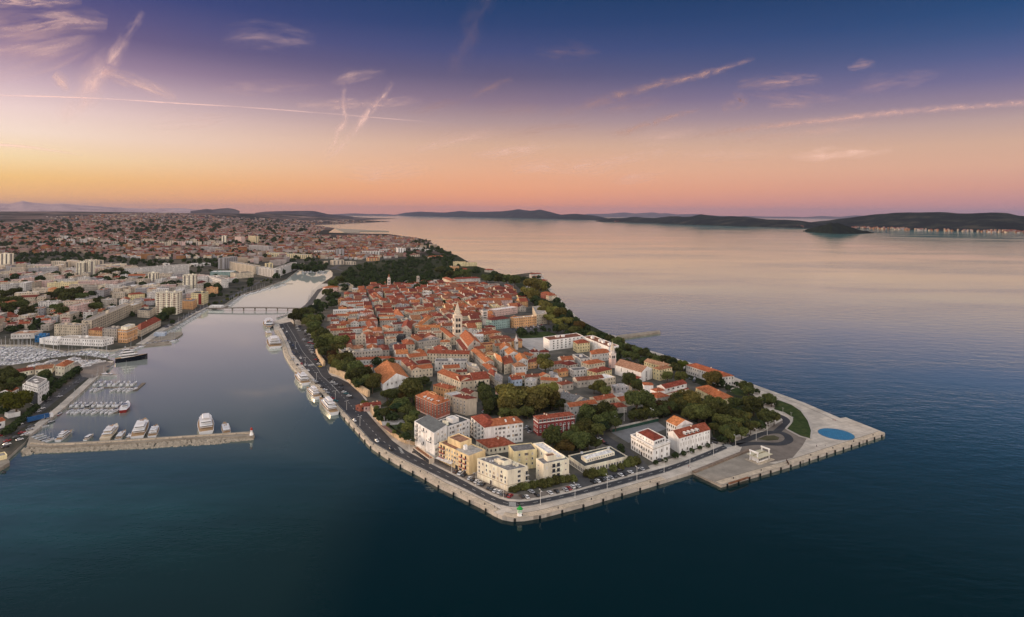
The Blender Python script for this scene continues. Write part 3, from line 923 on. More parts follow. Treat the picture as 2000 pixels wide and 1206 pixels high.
def house(q, h, roof, wall, tile, name='town_house', pitch=0.40, wins=True, chim=None, rng=random, base=None, dens=0.92, shut=0.25, fh=3.2, foot=True):
    gz = GZ if base is None else base
    o = sum(q, Vector()) / 4
    o.z = 0
    root = thing(name, None, None, (o.x, o.y, gz))
    mb = MB()
    inn = shell(mb, q, o, -0.4, h, roof)
    if wins:
        for i in range(4):
            wall_windows(mb, q[i], q[(i + 1) % 4], 0.0, h, o, dens, shut, rng, fh=fh)
    mb.build('wall', [wm(wall), GLASS, SHUT], root)
    mr = MB()
    if roof == 'f':
        mr.q([(p.x, p.y, h - 0.5) for p in inn], 0)
        ro = mr.build('roof', [tm(tile), wm(wall)], root)
        n = chim if chim is not None else (1 if rng.random() < 0.6 else 0)
        for _ in range(n):
            f, g = rng.uniform(0.25, 0.75), rng.uniform(0.3, 0.7)
            p = inn[0].lerp(inn[1], f).lerp(inn[3].lerp(inn[2], f), g)
            mp = MB()
            sx, sy = rng.uniform(2, 4), rng.uniform(2, 3)
            mp.box((0, 0, 0.9), (sx, sy, 2.3))
            put('roof_hut', mp.mesh('roof_hut', [wm(wall)]), ro, (p.x, p.y, h - 0.4), math.atan2((inn[1] - inn[0]).y, (inn[1] - inn[0]).x))
    else:
        r0, r1 = roof_mesh(mr, q, o, h, roof, pitch)
        ro = mr.build('roof', [tm(tile), wm(wall)], root)
        n = chim if chim is not None else rng.choice((0, 1, 1, 2))
        for _ in range(n):
            p = r0.lerp(r1, rng.uniform(0.1, 0.9))
            side = (q[3] - q[0]).normalized() * rng.uniform(-1.5, 1.5)
            put('chimney', CHIM, ro, (p.x + side.x, p.y + side.y, p.z - 0.75), rng.uniform(0, 3))
    if foot:
        FOOT.append(q)
    return root
def phrase(wall, roof, tile):
    if roof == 'f':
        return "flat roofed %s block" % WNAME[wall]
    return "%s house with %s %s roof" % (WNAME[wall], TNAME[tile], {'g': 'gabled', 'p': 'gable fronted', 'h': 'hipped', 's': 'lean-to'}[roof])

# window units for the buildings in front (each one an object of its own)
def window_mesh(name, w=1.1, h=1.5, frame=PALE, glass=GLASS, shutters=None, sill=True, fr=0.1):
    mb = MB()
    d = 0.07
    for sx in (-1, 1):
        mb.box((sx * (w / 2 - fr / 2), -d / 2, h / 2), (fr, d, h))
    mb.box((0, -d / 2, h - fr / 2), (w - 2 * fr, d - 0.004, fr))
    mb.box((0, -d / 2, fr / 2), (w - 2 * fr, d - 0.004, fr), bottom=True)
    mb.box((0, -d / 2, h / 2), (0.05, d - 0.02, h - 2 * fr))
    mb.q([(-w / 2 + fr, -0.025, fr), (w / 2 - fr, -0.025, fr), (w / 2 - fr, -0.025, h - fr), (-w / 2 + fr, -0.025, h - fr)], 1)
    if sill:
        mb.box((0, -0.1, -0.06), (w + 0.2, 0.2, 0.1), bottom=True)
    if shutters:
        for sx in (-1, 1):
            mb.box((sx * (w / 2 + w / 4 + 0.03), -0.05, h / 2), (w / 2, 0.06, h), mi=2)
    return mb.mesh(name, [frame, glass, shutters or frame])
W_PLAIN = window_mesh('window')
W_WIDE = window_mesh('window', 1.9, 1.5)
W_TALL = window_mesh('window', 1.2, 2.3)
W_DARK = window_mesh('window', 1.2, 1.7, mat('stone_trim', (0.55, 0.5, 0.42), 0.9), sill=True)
W_SMALL = window_mesh('window', 0.9, 1.0, sill=False)
W_BLIND = window_mesh('window', 1.2, 1.5, PALE, mat('roller_blind', (0.62, 0.44, 0.24), 0.7, 0.3, 0.4, 0.25))
W_SHUT = window_mesh('window', 1.1, 1.5, PALE, mat('lowered_shutter', (0.60, 0.56, 0.50), 0.8, 0.2, 0.5, 0.2))
W_OPEN = window_mesh('window', 1.1, 1.5, PALE, GLASS, mat('brown_shutter', (0.14, 0.085, 0.05), 0.8, 0.2, 0.5, 0.2))
W_SHOP = window_mesh('window', 2.4, 2.5, DARKM, sill=False)
W_PURPLE = window_mesh('window', 1.3, 1.6, PALE, sill=True, fr=0.17)
def door_mesh():
    mb = MB()
    mb.box((0, -0.06, 1.3), (1.7, 0.12, 2.6), mi=0)
    mb.box((0, -0.14, 1.2), (1.2, 0.06, 2.3), mi=1)
    return mb.mesh('door', [PALE, mat('dark_timber_door', (0.05, 0.025, 0.018), 0.6)])
DOOR = door_mesh()
def balcony_mesh(w=2.6, d=1.2, rail=PALE, flowers=None, solid=False):
    mb = MB()
    mb.box((0, -d / 2, -0.08), (w, d, 0.16), bottom=True)
    if solid:
        mb.box((0, -d + 0.05, 0.5), (w, 0.1, 0.95), mi=1)
        for sx in (-1, 1):
            mb.box((sx * (w / 2 - 0.05), -d / 2 + 0.06, 0.5), (0.1, d - 0.12, 0.95), mi=1)
    else:
        mb.box((0, -d + 0.03, 1.0), (w, 0.05, 0.06), mi=1)
        n = int(w / 0.22)
        for i in range(n + 1):
            mb.box((-w / 2 + 0.03 + (w - 0.06) * i / n, -d + 0.03, 0.5), (0.035, 0.035, 0.96), mi=1)
        for sx in (-1, 1):
            mb.box((sx * (w / 2 - 0.03), -d / 2, 1.0), (0.05, d - 0.1, 0.06), mi=1)
    if flowers:
        rng = random.Random(3)
        for i in range(26):
            x = rng.uniform(-w / 2, w / 2)
            mb.box((x, -d - 0.05 + rng.uniform(-.1, .1), 0.85 + rng.uniform(-.5, .15)), (0.3, 0.22, 0.25), rng.uniform(0, 3), 2, 0.5)
    mb.q([(-w * 0.3, -0.03, 0.05), (w * 0.3, -0.03, 0.05), (w * 0.3, -0.03, 2.1), (-w * 0.3, -0.03, 2.1)], 3)
    return mb.mesh('balcony', [PALE, rail, flowers or rail, GLASS])
BALC = balcony_mesh(2.4, 1.1, DARKM)
BALC_FL = balcony_mesh(2.6, 1.2, mat('rust_red_railing', (0.30, 0.07, 0.035), 0.7), mat('geraniums', (0.42, 0.05, 0.03), 0.9, 0.5, 2.0))
BALC_W = balcony_mesh(3.0, 1.4, PALE, None, True)
LOGGIA = balcony_mesh(3.4, 0.5, DARKM)
def along(root, A, B, f, z, me, name, out=0.0):
    """hang a unit on the wall from A to B (left to right seen from outside) at fraction f, height z"""
    e = (B - A).normalized()
    p = A.lerp(B, f) + Vector((e.y, -e.x, 0)) * out
    return put(name, me, root, (p.x - root.location.x, p.y - root.location.y, z), math.atan2(e.y, e.x))
def rows(root, A, B, zs, fs, me, name='window', skip=()):
    for i, z in enumerate(zs):
        for j, f in enumerate(fs):
            if (i, j) not in skip:
                k = (int(z * 31) + int(f * 977)) % 7
                along(root, A, B, f, z, me if me is not W_PLAIN or k > 2 else (W_BLIND, W_SHUT, W_OPEN)[k], name)
def fr(n, a=0.08, b=0.92):
    return [a + (b - a) * i / (n - 1) for i in range(n)] if n > 1 else [0.5]
def volume(root, q, z0, z1, roof, wall, tile, name='wing', pitch=0.4, wins=False, ov=0.45, rng=random, rname='roof'):
    """an extra storey or wing of a building, as a part with its own roof under it"""
    o = Vector((root.location.x, root.location.y, 0))
    mb = MB()
    inn = shell(mb, q, o, z0, z1, roof)
    if wins:
        for i in range(4):
            wall_windows(mb, q[i], q[(i + 1) % 4], z0, z1, o, 0.9, 0.2, rng)
    p = mb.build(name, [wm(wall), GLASS, SHUT], root)
    mr = MB()
    if roof == 'f':
        mr.q([(a.x, a.y, z1 - 0.5) for a in inn], 0)
    else:
        roof_mesh(mr, q, o, z1, roof, pitch, ov)
    mr.build(rname, [tm(tile), wm(wall)], p)
    FOOT.append(q)
    return p
def inset(q, a, b=None):
    """shrink a plan by fractions: a from each end along the front, b from front and back"""
    b = a if b is None else b
    A, B, C, D = q
    def pt(f, g):
        return A.lerp(B, f).lerp(D.lerp(C, f), g)
    return [pt(a, b), pt(1 - a, b), pt(1 - a, 1 - b), pt(a, 1 - b)]
def sub(q, f0, f1, g0, g1):
    A, B, C, D = q
    def pt(f, g):
        return A.lerp(B, f).lerp(D.lerp(C, f), g)
    return [pt(f0, g0), pt(f1, g0), pt(f1, g1), pt(f0, g1)]
def band(root, q, z, hgt, out, m, name='cornice', sides=(0, 1, 2, 3)):
    mb = MB()
    o = Vector((root.location.x, root.location.y, 0))
    c = sum(q, Vector()) / 4
    r = []
    for k in (0, out):
        ring = []
        for i, p in enumerate(q):
            a, b = (p - q[i - 1]).normalized(), (p - q[(i + 1) % 4]).normalized()
            ring.append(p + (a + b) * k - o)
        r.append(ring)
    mb.loft([[(p.x, p.y, z) for p in r[1]], [(p.x, p.y, z + hgt) for p in r[1]], [(p.x, p.y, z + hgt) for p in r[0]]])
    mb.loft([[(p.x, p.y, z) for p in r[0]], [(p.x, p.y, z) for p in r[1]]])
    return mb.build(name, m, root)
def rooftop(root, q, z, n, seed, kinds=('hut', 'ac', 'dish')):
    """small plant on a flat roof"""
    rng = random.Random(seed)
    ro = [c for c in root.children if c.name.startswith('roof')][0]
    for i in range(n):
        f, g = rng.uniform(0.12, 0.88), rng.uniform(0.12, 0.88)
        p = q[0].lerp(q[1], f).lerp(q[3].lerp(q[2], f), g) - Vector((root.location.x, root.location.y, 0))
        k = rng.choice(kinds)
        mb = MB()
        if k == 'hut':
            mb.box((0, 0, 0.7), (1.6, 1.2, 1.4))
            put('roof_vent', mb.mesh('roof_vent', [wm('c')]), ro, (p.x, p.y, z), rng.uniform(0, 3))
        elif k == 'ac':
            mb.box((0, 0, 0.45), (1.0, 0.5, 0.8))
            put('cooling_unit', mb.mesh('cooling_unit', [WHITEP]), ro, (p.x, p.y, z), rng.uniform(0, 3))
        else:
            mb.tube((0, 0, 0), (0, 0, 0.9), 0.04)
            mb.lathe([(0.02, 0.9), (0.45, 1.05), (0.6, 1.3)], 10, cap=False)
            put('satellite_dish', mb.mesh('satellite_dish', [WHITEP]), ro, (p.x, p.y, z))

# --- cream corner block with flat roof, its yellow rear wing and the balconied block beside it
q = front_quad(932.1, 895.7, 991.3, 919.6, 1, 11.8)
qa, qb, qr = P(932.1, 895.7, 13.8), P(991.3, 919.6, 13.8), P(1031.6, 911.3, 13.8)
for v in (qa, qb, qr):
    v.z = 0
q = [qa, qb, qr, qa + (qr - qb)]
r = house(q, 11.8, 'f', 'c', 'G', 'apartment_building', wins=False, chim=0)
tag(r, "cream four storey corner block with flat grey roof and roof hut, at the quay bend", "apartment block")
LINEC = mat('string_course', (0.33, 0.26, 0.17), 0.9)
band(r, q, 3.3, 0.25, 0.06, LINEC, 'string_course')
rows(r, q[0], q[1], [4.3, 6.5, 9.0], fr(8, 0.07, 0.93), W_PLAIN, skip=((0, 2), (0, 5), (1, 1), (2, 3), (2, 5), (2, 7)))
rows(r, q[0], q[1], [4.3], [0.33, 0.685], W_BLIND)
rows(r, q[1], q[2], [4.0, 6.6, 9.2], [0.56], W_WIDE)
rows(r, q[2], q[3], [4.0, 7, 9.2], fr(6), W_PLAIN)
along(r, q[0], q[1], 0.47, 0.0, DOOR, 'door')
rows(r, q[1], q[2], [4.2, 7.2], [0.93], BALC, 'balcony')
hut = sub(q, 0.34, 0.60, 0.50, 0.85)
volume(r, sub(q, 0.42, 0.66, 0.35, 0.72), 11.3, 13.9, 'f', 'c', 'G', 'roof_hut')
volume(r, sub(q, 0.33, 0.42, 0.35, 0.62), 11.3, 13.0, 'f', 'c', 'D', 'roof_hut')
rooftop(r, q, 11.3, 9, 4)
wq = front_quad(1003, 882.5, 1049, 877.5, 11, 11.6)
volume(r, wq, -0.4, 11.6, 'f', 'y', 'G', 'rear_wing')
rows(r, wq[0], wq[1], [2.5, 5.5, 8.5], [0.25, 0.55, 0.8], W_PLAIN)
q = front_quad(1061.5, 907, 1111.5, 896.4, (1047, 895.7), 11.8)
r = house(q, 11.8, 'f', 'c', 'G', 'apartment_building', wins=False, chim=0)
tag(r, "cream block with three open loggias on its end wall, above the hedge", "apartment block")
rows(r, q[0], q[1], [2.6, 5.6, 8.6], [0.40, 0.58], LOGGIA, 'loggia')
rows(r, q[0], q[1], [2.2, 5.2, 8.6], [0.13], W_PLAIN, skip=((1, 0),))
rows(r, q[0], q[1], [5.4, 9.0], [0.87], W_SMALL)
rows(r, q[3], q[0], [2.6, 5.4, 8.4], [0.35], W_SMALL)
b0, b1 = P(1041.3, 866, 14.4), P(1060.7, 863.6, 14.4)
f1 = P(1111.5, 896.4, 14.4)
bq = [f1 + (b0 - b1), f1, b1, b0]
bq = [Vector((v.x, v.y, 0)) for v in bq]
bq = sub(bq, 0, 1, 0.14, 1)
volume(r, bq, -0.4, 12.4, 'f', 'c', 'W', 'rear_wing')
rows(r, bq[3], bq[0], [2.6, 5.6, 8.8], fr(4, 0.2, 0.8), W_PLAIN)
volume(r, sub(q, 0.25, 0.6, 0.35, 0.85), 11.3, 14.2, 'f', 'c', 'C', 'roof_hut')
# garden wall of the raised court between them
c0, c1 = P(1031, 943, 4.5), P(1112, 930, 4.5)
tag(kerb('retaining_wall', [(1031, 950), (1060, 946), (1113, 935)], 0.5, 2.0, 5.0, wm('s')), "low grey wall behind the hedge below the cream blocks", "wall")

# --- peach hotel with geranium balconies
q = front_quad(857.9, 864.3, 916.1, 891.2, 1, 11.6)
A, B, C = (P(x, y, 13.6) for x, y in ((857.9, 864.3), (916.1, 891.2), (948.2, 878.5)))
q = [Vector((v.x, v.y, 0)) for v in (A, B, C, A + C - B)]
r = house(q, 11.6, 'f', 'e', 'S', 'hotel_building', wins=False, chim=0)
tag(r, "peach hotel with red flower balconies, terracotta penthouse and flat grey roof on the quay", "hotel")
mb = MB()
tq = sub(q, 0.02, 0.5, 0.04, 0.96)
mb.q([(p.x - r.location.x, p.y - r.location.y, 11.12) for p in tq])
mb.build('terrace_roof', tm('C'), r)
volume(r, sub(q, 0.12, 0.56, 0.30, 0.98), 11.1, 14.8, 'f', 'e', 'C', 'penthouse')
rows(r, q[0], q[1], [2.7, 5.6, 8.5], [0.07, 0.17, 0.76, 0.89], BALC_FL, 'balcony')
rows(r, q[0], q[1], [3.3, 5.9, 8.7], [0.28, 0.36, 0.45, 0.54, 0.62], W_PLAIN)
rows(r, q[0], q[1], [0.0], [0.60, 0.73, 0.86], W_SHOP)
volume(r, sub(q, 0.62, 0.68, 0.35, 0.5), 11.1, 13.6, 'f', 'w', 'W', 'chimney_stack')
# white awning over its terrace
aw = MB()
a0, a1 = P(850, 904, 2), P(880, 916.5, 2)
e = (a1 - a0).normalized()
nn = Vector((e.y, -e.x, 0))
if nn.y > 0:
    nn = -nn
L = (a1 - a0).length
for i in range(4):
    p0, p1 = a0 + e * (L * i / 4 + 0.12), a0 + e * (L * (i + 1) / 4 - 0.12)
    u, v = p0 - nn * 3.6, p1 - nn * 3.6
    aw.loft([[(p0.x, p0.y, 4.7), (p1.x, p1.y, 4.7), (v.x, v.y, 5.4), (u.x, u.y, 5.4)], [(p0.x, p0.y, 4.82), (p1.x, p1.y, 4.82), (v.x, v.y, 5.52), (u.x, u.y, 5.52)]], 0, True, True)
t = thing('cafe_awning', "white striped awning over the hotel cafe terrace beside the quay road", "awning", (a0.x, a0.y, 2.0))
aw.v = [(x - a0.x, y - a0.y, z - 2.0) for x, y, z in aw.v]
aw.build('canopy', mat('awning_cloth', (0.62, 0.60, 0.57), 0.9), t)
for i in range(5):
    p = a0 + e * (L * i / 4) - a0
    mp = MB()
    mp.tube((0, 0, 0), (0, 0, 2.72), 0.07)
    put('post', mp.mesh('post', [DARKM]), t, (p.x, p.y, 0))

# --- white tall hotel with grey metal roof
A, B, C = (P(x, y, 18.0) for x, y in ((809.4, 823), (847.5, 846.5), (872.8, 833)))
q = [Vector((v.x, v.y, 0)) for v in (A, B, C, A + C - B)]
r = house(q, 16.0, 'f', 'w', 'K', 'hotel_building', wins=False, chim=0)
tag(r, "tall white hotel with grey metal roof and small balconies, beside the quay road", "hotel")
r0 = [c for c in r.children if c.name.startswith('roof')][0]
mb = MB()
roof_mesh(mb, sub(q, 0.05, 0.97, 0.02, 0.98), Vector((r.location.x, r.location.y, 0)), 15.9, 's', 0.10, 0.2)
mb.build('metal_roof', [mat('weathered_metal_roof', (0.15, 0.16, 0.155), 0.6, 0.3, 0.4, 0.0), wm('w')], r)
rows(r, q[0], q[1], [4.2, 7.2, 10.2, 13.0], [0.15, 0.48, 0.85], BALC, 'balcony', skip=((1, 1), (2, 1), (0, 2), (3, 2)))
rows(r, q[0], q[1], [4.6, 7.6, 10.6, 13.4], [0.30, 0.64], W_PLAIN)
rows(r, q[1], q[2], [4.2, 7.4, 10.4, 13.2], [0.32, 0.62, 0.86], W_PLAIN, skip=((0, 0), (2, 0), (3, 2)))
wq = front_quad(874.5, 833.5, 917.6, 819.5, 14, 14.6)
volume(r, wq, -0.4, 14.6, 'f', 'w', 'K', 'rear_wing')
rows(r, wq[0], wq[1], [3, 6, 9, 12], [0.12, 0.24, 0.46, 0.58, 0.72, 0.9], W_PLAIN)
rows(r, wq[1], wq[2], [3, 6, 9, 12], [0.2, 0.5, 0.8], W_PLAIN)
volume(r, sub(wq, 0.35, 0.62, 0.2, 0.7), 14.1, 17.0, 'f', 'w', 'W', 'roof_hut')
volume(r, sub(wq, 0.05, 0.15, 0.2, 0.5), 14.1, 16.6, 'f', 'c', 'W', 'roof_hut')
vq = front_quad(806.5, 873.8, 838.5, 897, 3.5, 3.2)
vr = house(vq, 3.2, 'f', 'b', 'B', 'veranda', wins=False, chim=0)
tag(vr, "low beige veranda with dark open front at the foot of the tall white hotel", "veranda")
rows(vr, vq[0], vq[1], [0.2], fr(9, 0.07, 0.93), W_SHOP)
lq = front_quad(849, 870, 858, 867, 9, 9.0)
lr = house(lq, 9.0, 'f', 'w', 'K', 'apartment_building', wins=False, chim=0)
tag(lr, "narrow white link building squeezed between the white hotel and the peach hotel", "building")
rows(lr, lq[0], lq[1], [2.4, 5.2], [0.3, 0.7], W_PLAIN)

# --- white apartment house with hipped red roof and balconies
q = front_quad(946, 834.5, 1021.6, 824.8, 13, 13.4)
r = house(q, 13.4, 'h', 'w', 'R', 'apartment_building', wins=False, chim=2, pitch=0.42)
tag(r, "white apartment house with red hipped roof and balconied side wing", "apartment block")
rows(r, q[0], q[1], [1.6, 4.5, 7.4, 10.3], [0.30, 0.40, 0.50, 0.62, 0.74, 0.82, 0.93], W_PLAIN)
rows(r, q[0], q[1], [10.9], [0.05], W_SMALL)
wq = front_quad(920, 813.6, 946.2, 834.8, 12, 13.4)
volume(r, wq, -0.4, 13.4, 'h', 'w', 'R', 'side_wing', 0.42)
rows(r, wq[0], wq[1], [1.6, 4.5, 7.4, 10.3], [0.15, 0.38, 0.62, 0.86], BALC_W, 'balcony')
rows(r, q[1], q[2], [1.6, 4.5, 7.4, 10.3], [0.3, 0.7], W_PLAIN)
for f in (0.58, 0.80):
    mb = MB()
    mb.box((0, 0, 0.5), (1.1, 2.6, 1.6), top=0.8)
    p = q[0].lerp(q[1], f).lerp(q[3].lerp(q[2], f), 0.24)
    put('dormer', mb.mesh('dormer', [PALE]), r, (p.x - r.location.x, p.y - r.location.y, 14.2), math.atan2((q[1] - q[0]).y, (q[1] - q[0]).x))
q = front_quad(954.8, 874.8, 1007, 867.3, (930, 859.5), 4.6)
r = house(q, 4.6, 'h', 'c', 'R', 'town_house', chim=3, pitch=0.34)
tag(r, "low cream house with broad red hipped roof behind the cream corner block", "house")

# --- red brick hotel
A, B, C = (P(x, y, 13.5) for x, y in ((812, 772.4), (853, 790.5), (879, 781.3)))
q = [Vector((v.x, v.y, 0)) for v in (A, B, C, A + C - B)]
r = house(q, 11.5, 'h', 'r', 'R', 'hotel_building', wins=False, chim=0, pitch=0.5)
tag(r, "brick red hotel with white window surrounds and red hipped roof with dormers", "hotel")
band(r, q, 10.9, 0.5, 0.2, PALE)
band(r, q, -0.4, 1.3, 0.1, wm('p'), 'plinth')
rows(r, q[0], q[1], [1.4, 3.5, 5.6, 7.7, 9.4], fr(8, 0.06, 0.94), W_DARK)
rows(r, q[1], q[2], [3.5, 5.6, 7.7, 9.4], fr(4, 0.15, 0.9), W_DARK)
rows(r, q[2], q[3], [3.5, 5.6, 7.7], fr(6), W_DARK)
def dormers(r, q, z, fs, g, s=1.0, side=(0, 1, 2, 3)):
    for f in fs:
        mb = MB()
        mb.box((0, 0, 0.7 * s), (1.5 * s, 2.6 * s, 1.5 * s), mi=0)
        mb.q([(-0.5 * s, -1.32 * s, 0.15 * s), (0.5 * s, -1.32 * s, 0.15 * s), (0.5 * s, -1.32 * s, 1.2 * s), (-0.5 * s, -1.32 * s, 1.2 * s)], 1)
        a, b = q[side[0]], q[side[1]]
        p = a.lerp(b, f).lerp(q[side[3]].lerp(q[side[2]], f), g)
        put('dormer', mb.mesh('dormer', [PALE, GLASS]), r, (p.x - r.location.x, p.y - r.location.y, z), math.atan2((b - a).y, (b - a).x))
dormers(r, q, 11.6, [0.38, 0.55, 0.7], 0.12)
dormers(r, q, 11.6, [0.25, 0.75], 0.1, 1.0, (1, 2, 3, 0))
volume(r, sub(q, 0.36, 0.62, 0.42, 0.62), 13.2, 15.2, 'f', 'o', 'R', 'roof_hut')
# --- beige tall house beside it
q = front_quad(883.6, 773, 911, 779.5, 1, 13.0)
A, B, C = (P(x, y, 15) for x, y in ((883.6, 773), (911, 779.5), (931, 776.9)))
q = [Vector((v.x, v.y, 0)) for v in (A, B, C, A + C - B)]
r = house(q, 13.0, 'h', 'b', 'D', 'apartment_building', wins=False, chim=3, pitch=0.4)
tag(r, "tall beige house with dark red hipped roof next to the red brick hotel", "house")
rows(r, q[0], q[1], [1.5, 4.2, 6.9, 9.6], fr(4, 0.14, 0.86), W_PLAIN)
# --- maroon palace
q = front_quad(1051.5, 820, 1122.4, 811, (1042, 812.5), 11.6)
r = house(q, 11.6, 'h', 'm', 'R', 'palace', wins=False, chim=2, pitch=0.36)
tag(r, "maroon palace with white trim, arched windows and red hipped roof among trees", "palace")
band(r, q, 9.0, 0.45, 0.25, PALE)
band(r, q, 11.2, 0.35, 0.2, PALE)
rows(r, q[0], q[1], [9.6], fr(9, 0.06, 0.94), W_WIDE)
rows(r, q[0], q[1], [2.5, 5.6], fr(9, 0.06, 0.94), W_PURPLE)
rows(r, q[3], q[0], [2.0, 5.6, 9.6], fr(3, 0.2, 0.8), W_PURPLE)
for f in (0.68, 0.83, 0.97):
    mb = MB()
    mb.box((0, -0.2, 2.6), (0.6, 0.4, 5.2))
    along(r, q[0], q[1], f, 1.0, mb.mesh('pilaster', [PALE]), 'pilaster')
# --- low pavilion with skylight
q = front_quad(1141.5, 911.5, 1225.8, 891.3, (1109.4, 889.9), 4.8)
r = house(q, 4.8, 'f', 'c', 'K', 'pavilion', wins=False, chim=0)
tag(r, "low cream pavilion with charcoal roof and long white skylight beside the parking", "pavilion")
rows(r, q[0], q[1], [0.6], fr(15, 0.05, 0.95), W_TALL)
rows(r, q[3], q[0], [0.6], fr(10, 0.08, 0.92), W_TALL)
sq = front_quad(1145.2, 898, 1200.4, 883, (1134.8, 890.6), 6.4)
volume(r, sq, 4.2, 6.4, 'f', 'c', 'W', 'skylight', rname='skylight_roof')
rows(r, sq[0], sq[1], [4.9], fr(12, 0.06, 0.94), W_SMALL)
for f, g in ((0.3, 0.95), (0.85, 0.75), (0.9, 0.85)):
    mb = MB()
    mb.box((0, 0, 0.6), (1.6, 1.0, 1.1))
    p = q[0].lerp(q[1], f).lerp(q[3].lerp(q[2], f), g)
    put('cooling_unit', mb.mesh('cooling_unit', [WHITEP]), r, (p.x - r.location.x, p.y - r.location.y, 4.35))
# --- white palace with attic
q = front_quad(1275.7, 873, 1308.5, 861, (1232.4, 849), 9.8)
if True:
    A, B, C = (P(x, y, 11.8) for x, y in ((1232.4, 849), (1275.7, 873), (1308.5, 861)))
    q = [Vector((v.x, v.y, 0)) for v in (A, B, C, A + C - B)]
r = house(q, 9.8, 'f', 'w', 'S', 'palace', wins=False, chim=0)
tag(r, "white classical palace with set-back attic and small red roof beside the road", "palace")
band(r, q, 9.2, 0.5, 0.35, PALE)
band(r, q, 7.9, 0.35, 0.18, mat('frieze_stone', (0.42, 0.37, 0.30), 0.9), 'frieze')
rows(r, q[0], q[1], [1.0, 4.6], fr(9, 0.08, 0.92), W_DARK, skip=((0, 4),))
rows(r, q[0], q[1], [8.3], [0.33, 0.45, 0.57], W_SMALL)
rows(r, q[1], q[2], [1.0, 4.6], fr(3, 0.2, 0.82), W_DARK)
rows(r, q[2], q[3], [1.0, 4.6], fr(7, 0.1, 0.9), W_DARK)
along(r, q[0], q[1], 0.5, 0.0, DOOR, 'door')
along(r, q[0], q[1], 0.5, 4.3, BALC_W, 'balcony')
aq = sub(q, 0.16, 0.95, 0.10, 0.82)
volume(r, aq, 9.2, 12.4, 'f', 'w', 'R', 'attic')
mb = MB()
roof_mesh(mb, inset(aq, 0.05, 0.07), Vector((r.location.x, r.location.y, 0)), 12.2, 'h', 0.18, 0.0)
mb.build('tiled_roof', [tm('R'), wm('w')], r)
rows(r, aq[0], aq[1], [10.4], fr(6, 0.12, 0.9), W_SMALL)
rows(r, aq[1], aq[2], [10.2], [0.2, 0.4, 0.6, 0.8], W_WIDE)
# --- red roofed school (L plan)
q = front_quad(1326.4, 855.8, 1386.9, 838.7, (1305, 843.5), 10.2)
r = house(q, 10.2, 'g', 'w', 'O', 'school_building', wins=False, chim=1, pitch=0.44)
tag(r, "white L shaped building with bright orange-red roof and four dormers by the road", "school")
rows(r, q[0], q[1], [0.9], fr(6, 0.1, 0.9), W_DARK)
rows(r, q[0], q[1], [4.4], fr(12, 0.06, 0.94), window_mesh('window', 1.1, 2.2, PALE, mat('pale_shutter', (0.55, 0.52, 0.48), 0.8)))
rows(r, q[0], q[1], [7.9], [0.1, 0.2, 0.3, 0.42, 0.54, 0.66, 0.86, 0.95], W_SMALL)
dormers(r, q, 11.0, [0.22, 0.34, 0.47, 0.60], 0.10, 1.0)
wq = front_quad(1301.8, 822.5, 1321.5, 832, 14, 10.8)
volume(r, wq, -0.4, 10.8, 'g', 'w', 'O', 'side_wing', 0.44)
rows(r, wq[0], wq[1], [1.0, 4.4, 8.2], fr(5, 0.12, 0.9), W_DARK)
# ------------------------------------------------------------------ towers and churches
TOWST = mat('bell_tower_stone', (0.72, 0.62, 0.50), 0.9, 0.2, 0.4, 0.0, 0.15)
TOWW = mat('white_tower_stone', (0.66, 0.60, 0.55), 0.9, 0.18, 0.4, 0.0, 0.15)
SPIRE = mat('spire_stone', (0.64, 0.55, 0.42), 0.9, 0.2, 0.5, 0.0, 0.15)
ROT = math.radians(16.5)
def arch_mesh(w, h, m=None):
    """an arched opening with a centre column, the shade inside painted as flat dark panels"""
    mb = MB()
    n = 8
    for sx in (-1, 1):
        cx = sx * w * 0.27
        hw = w * 0.21
        pts = [(cx - hw, -0.06, 0), (cx + hw, -0.06, 0)] + [(cx + hw * math.cos(math.pi * i / n), -0.06, h - hw + hw * math.sin(math.pi * i / n)) for i in range(n + 1)]
        mb.q(pts, 1)
    mb.box((0, -0.12, h * 0.42), (0.22, 0.2, h * 0.84))
    mb.box((0, -0.1, -0.12), (w, 0.24, 0.2))
    return mb.mesh('arched_window', [m or TOWST, DARKM])
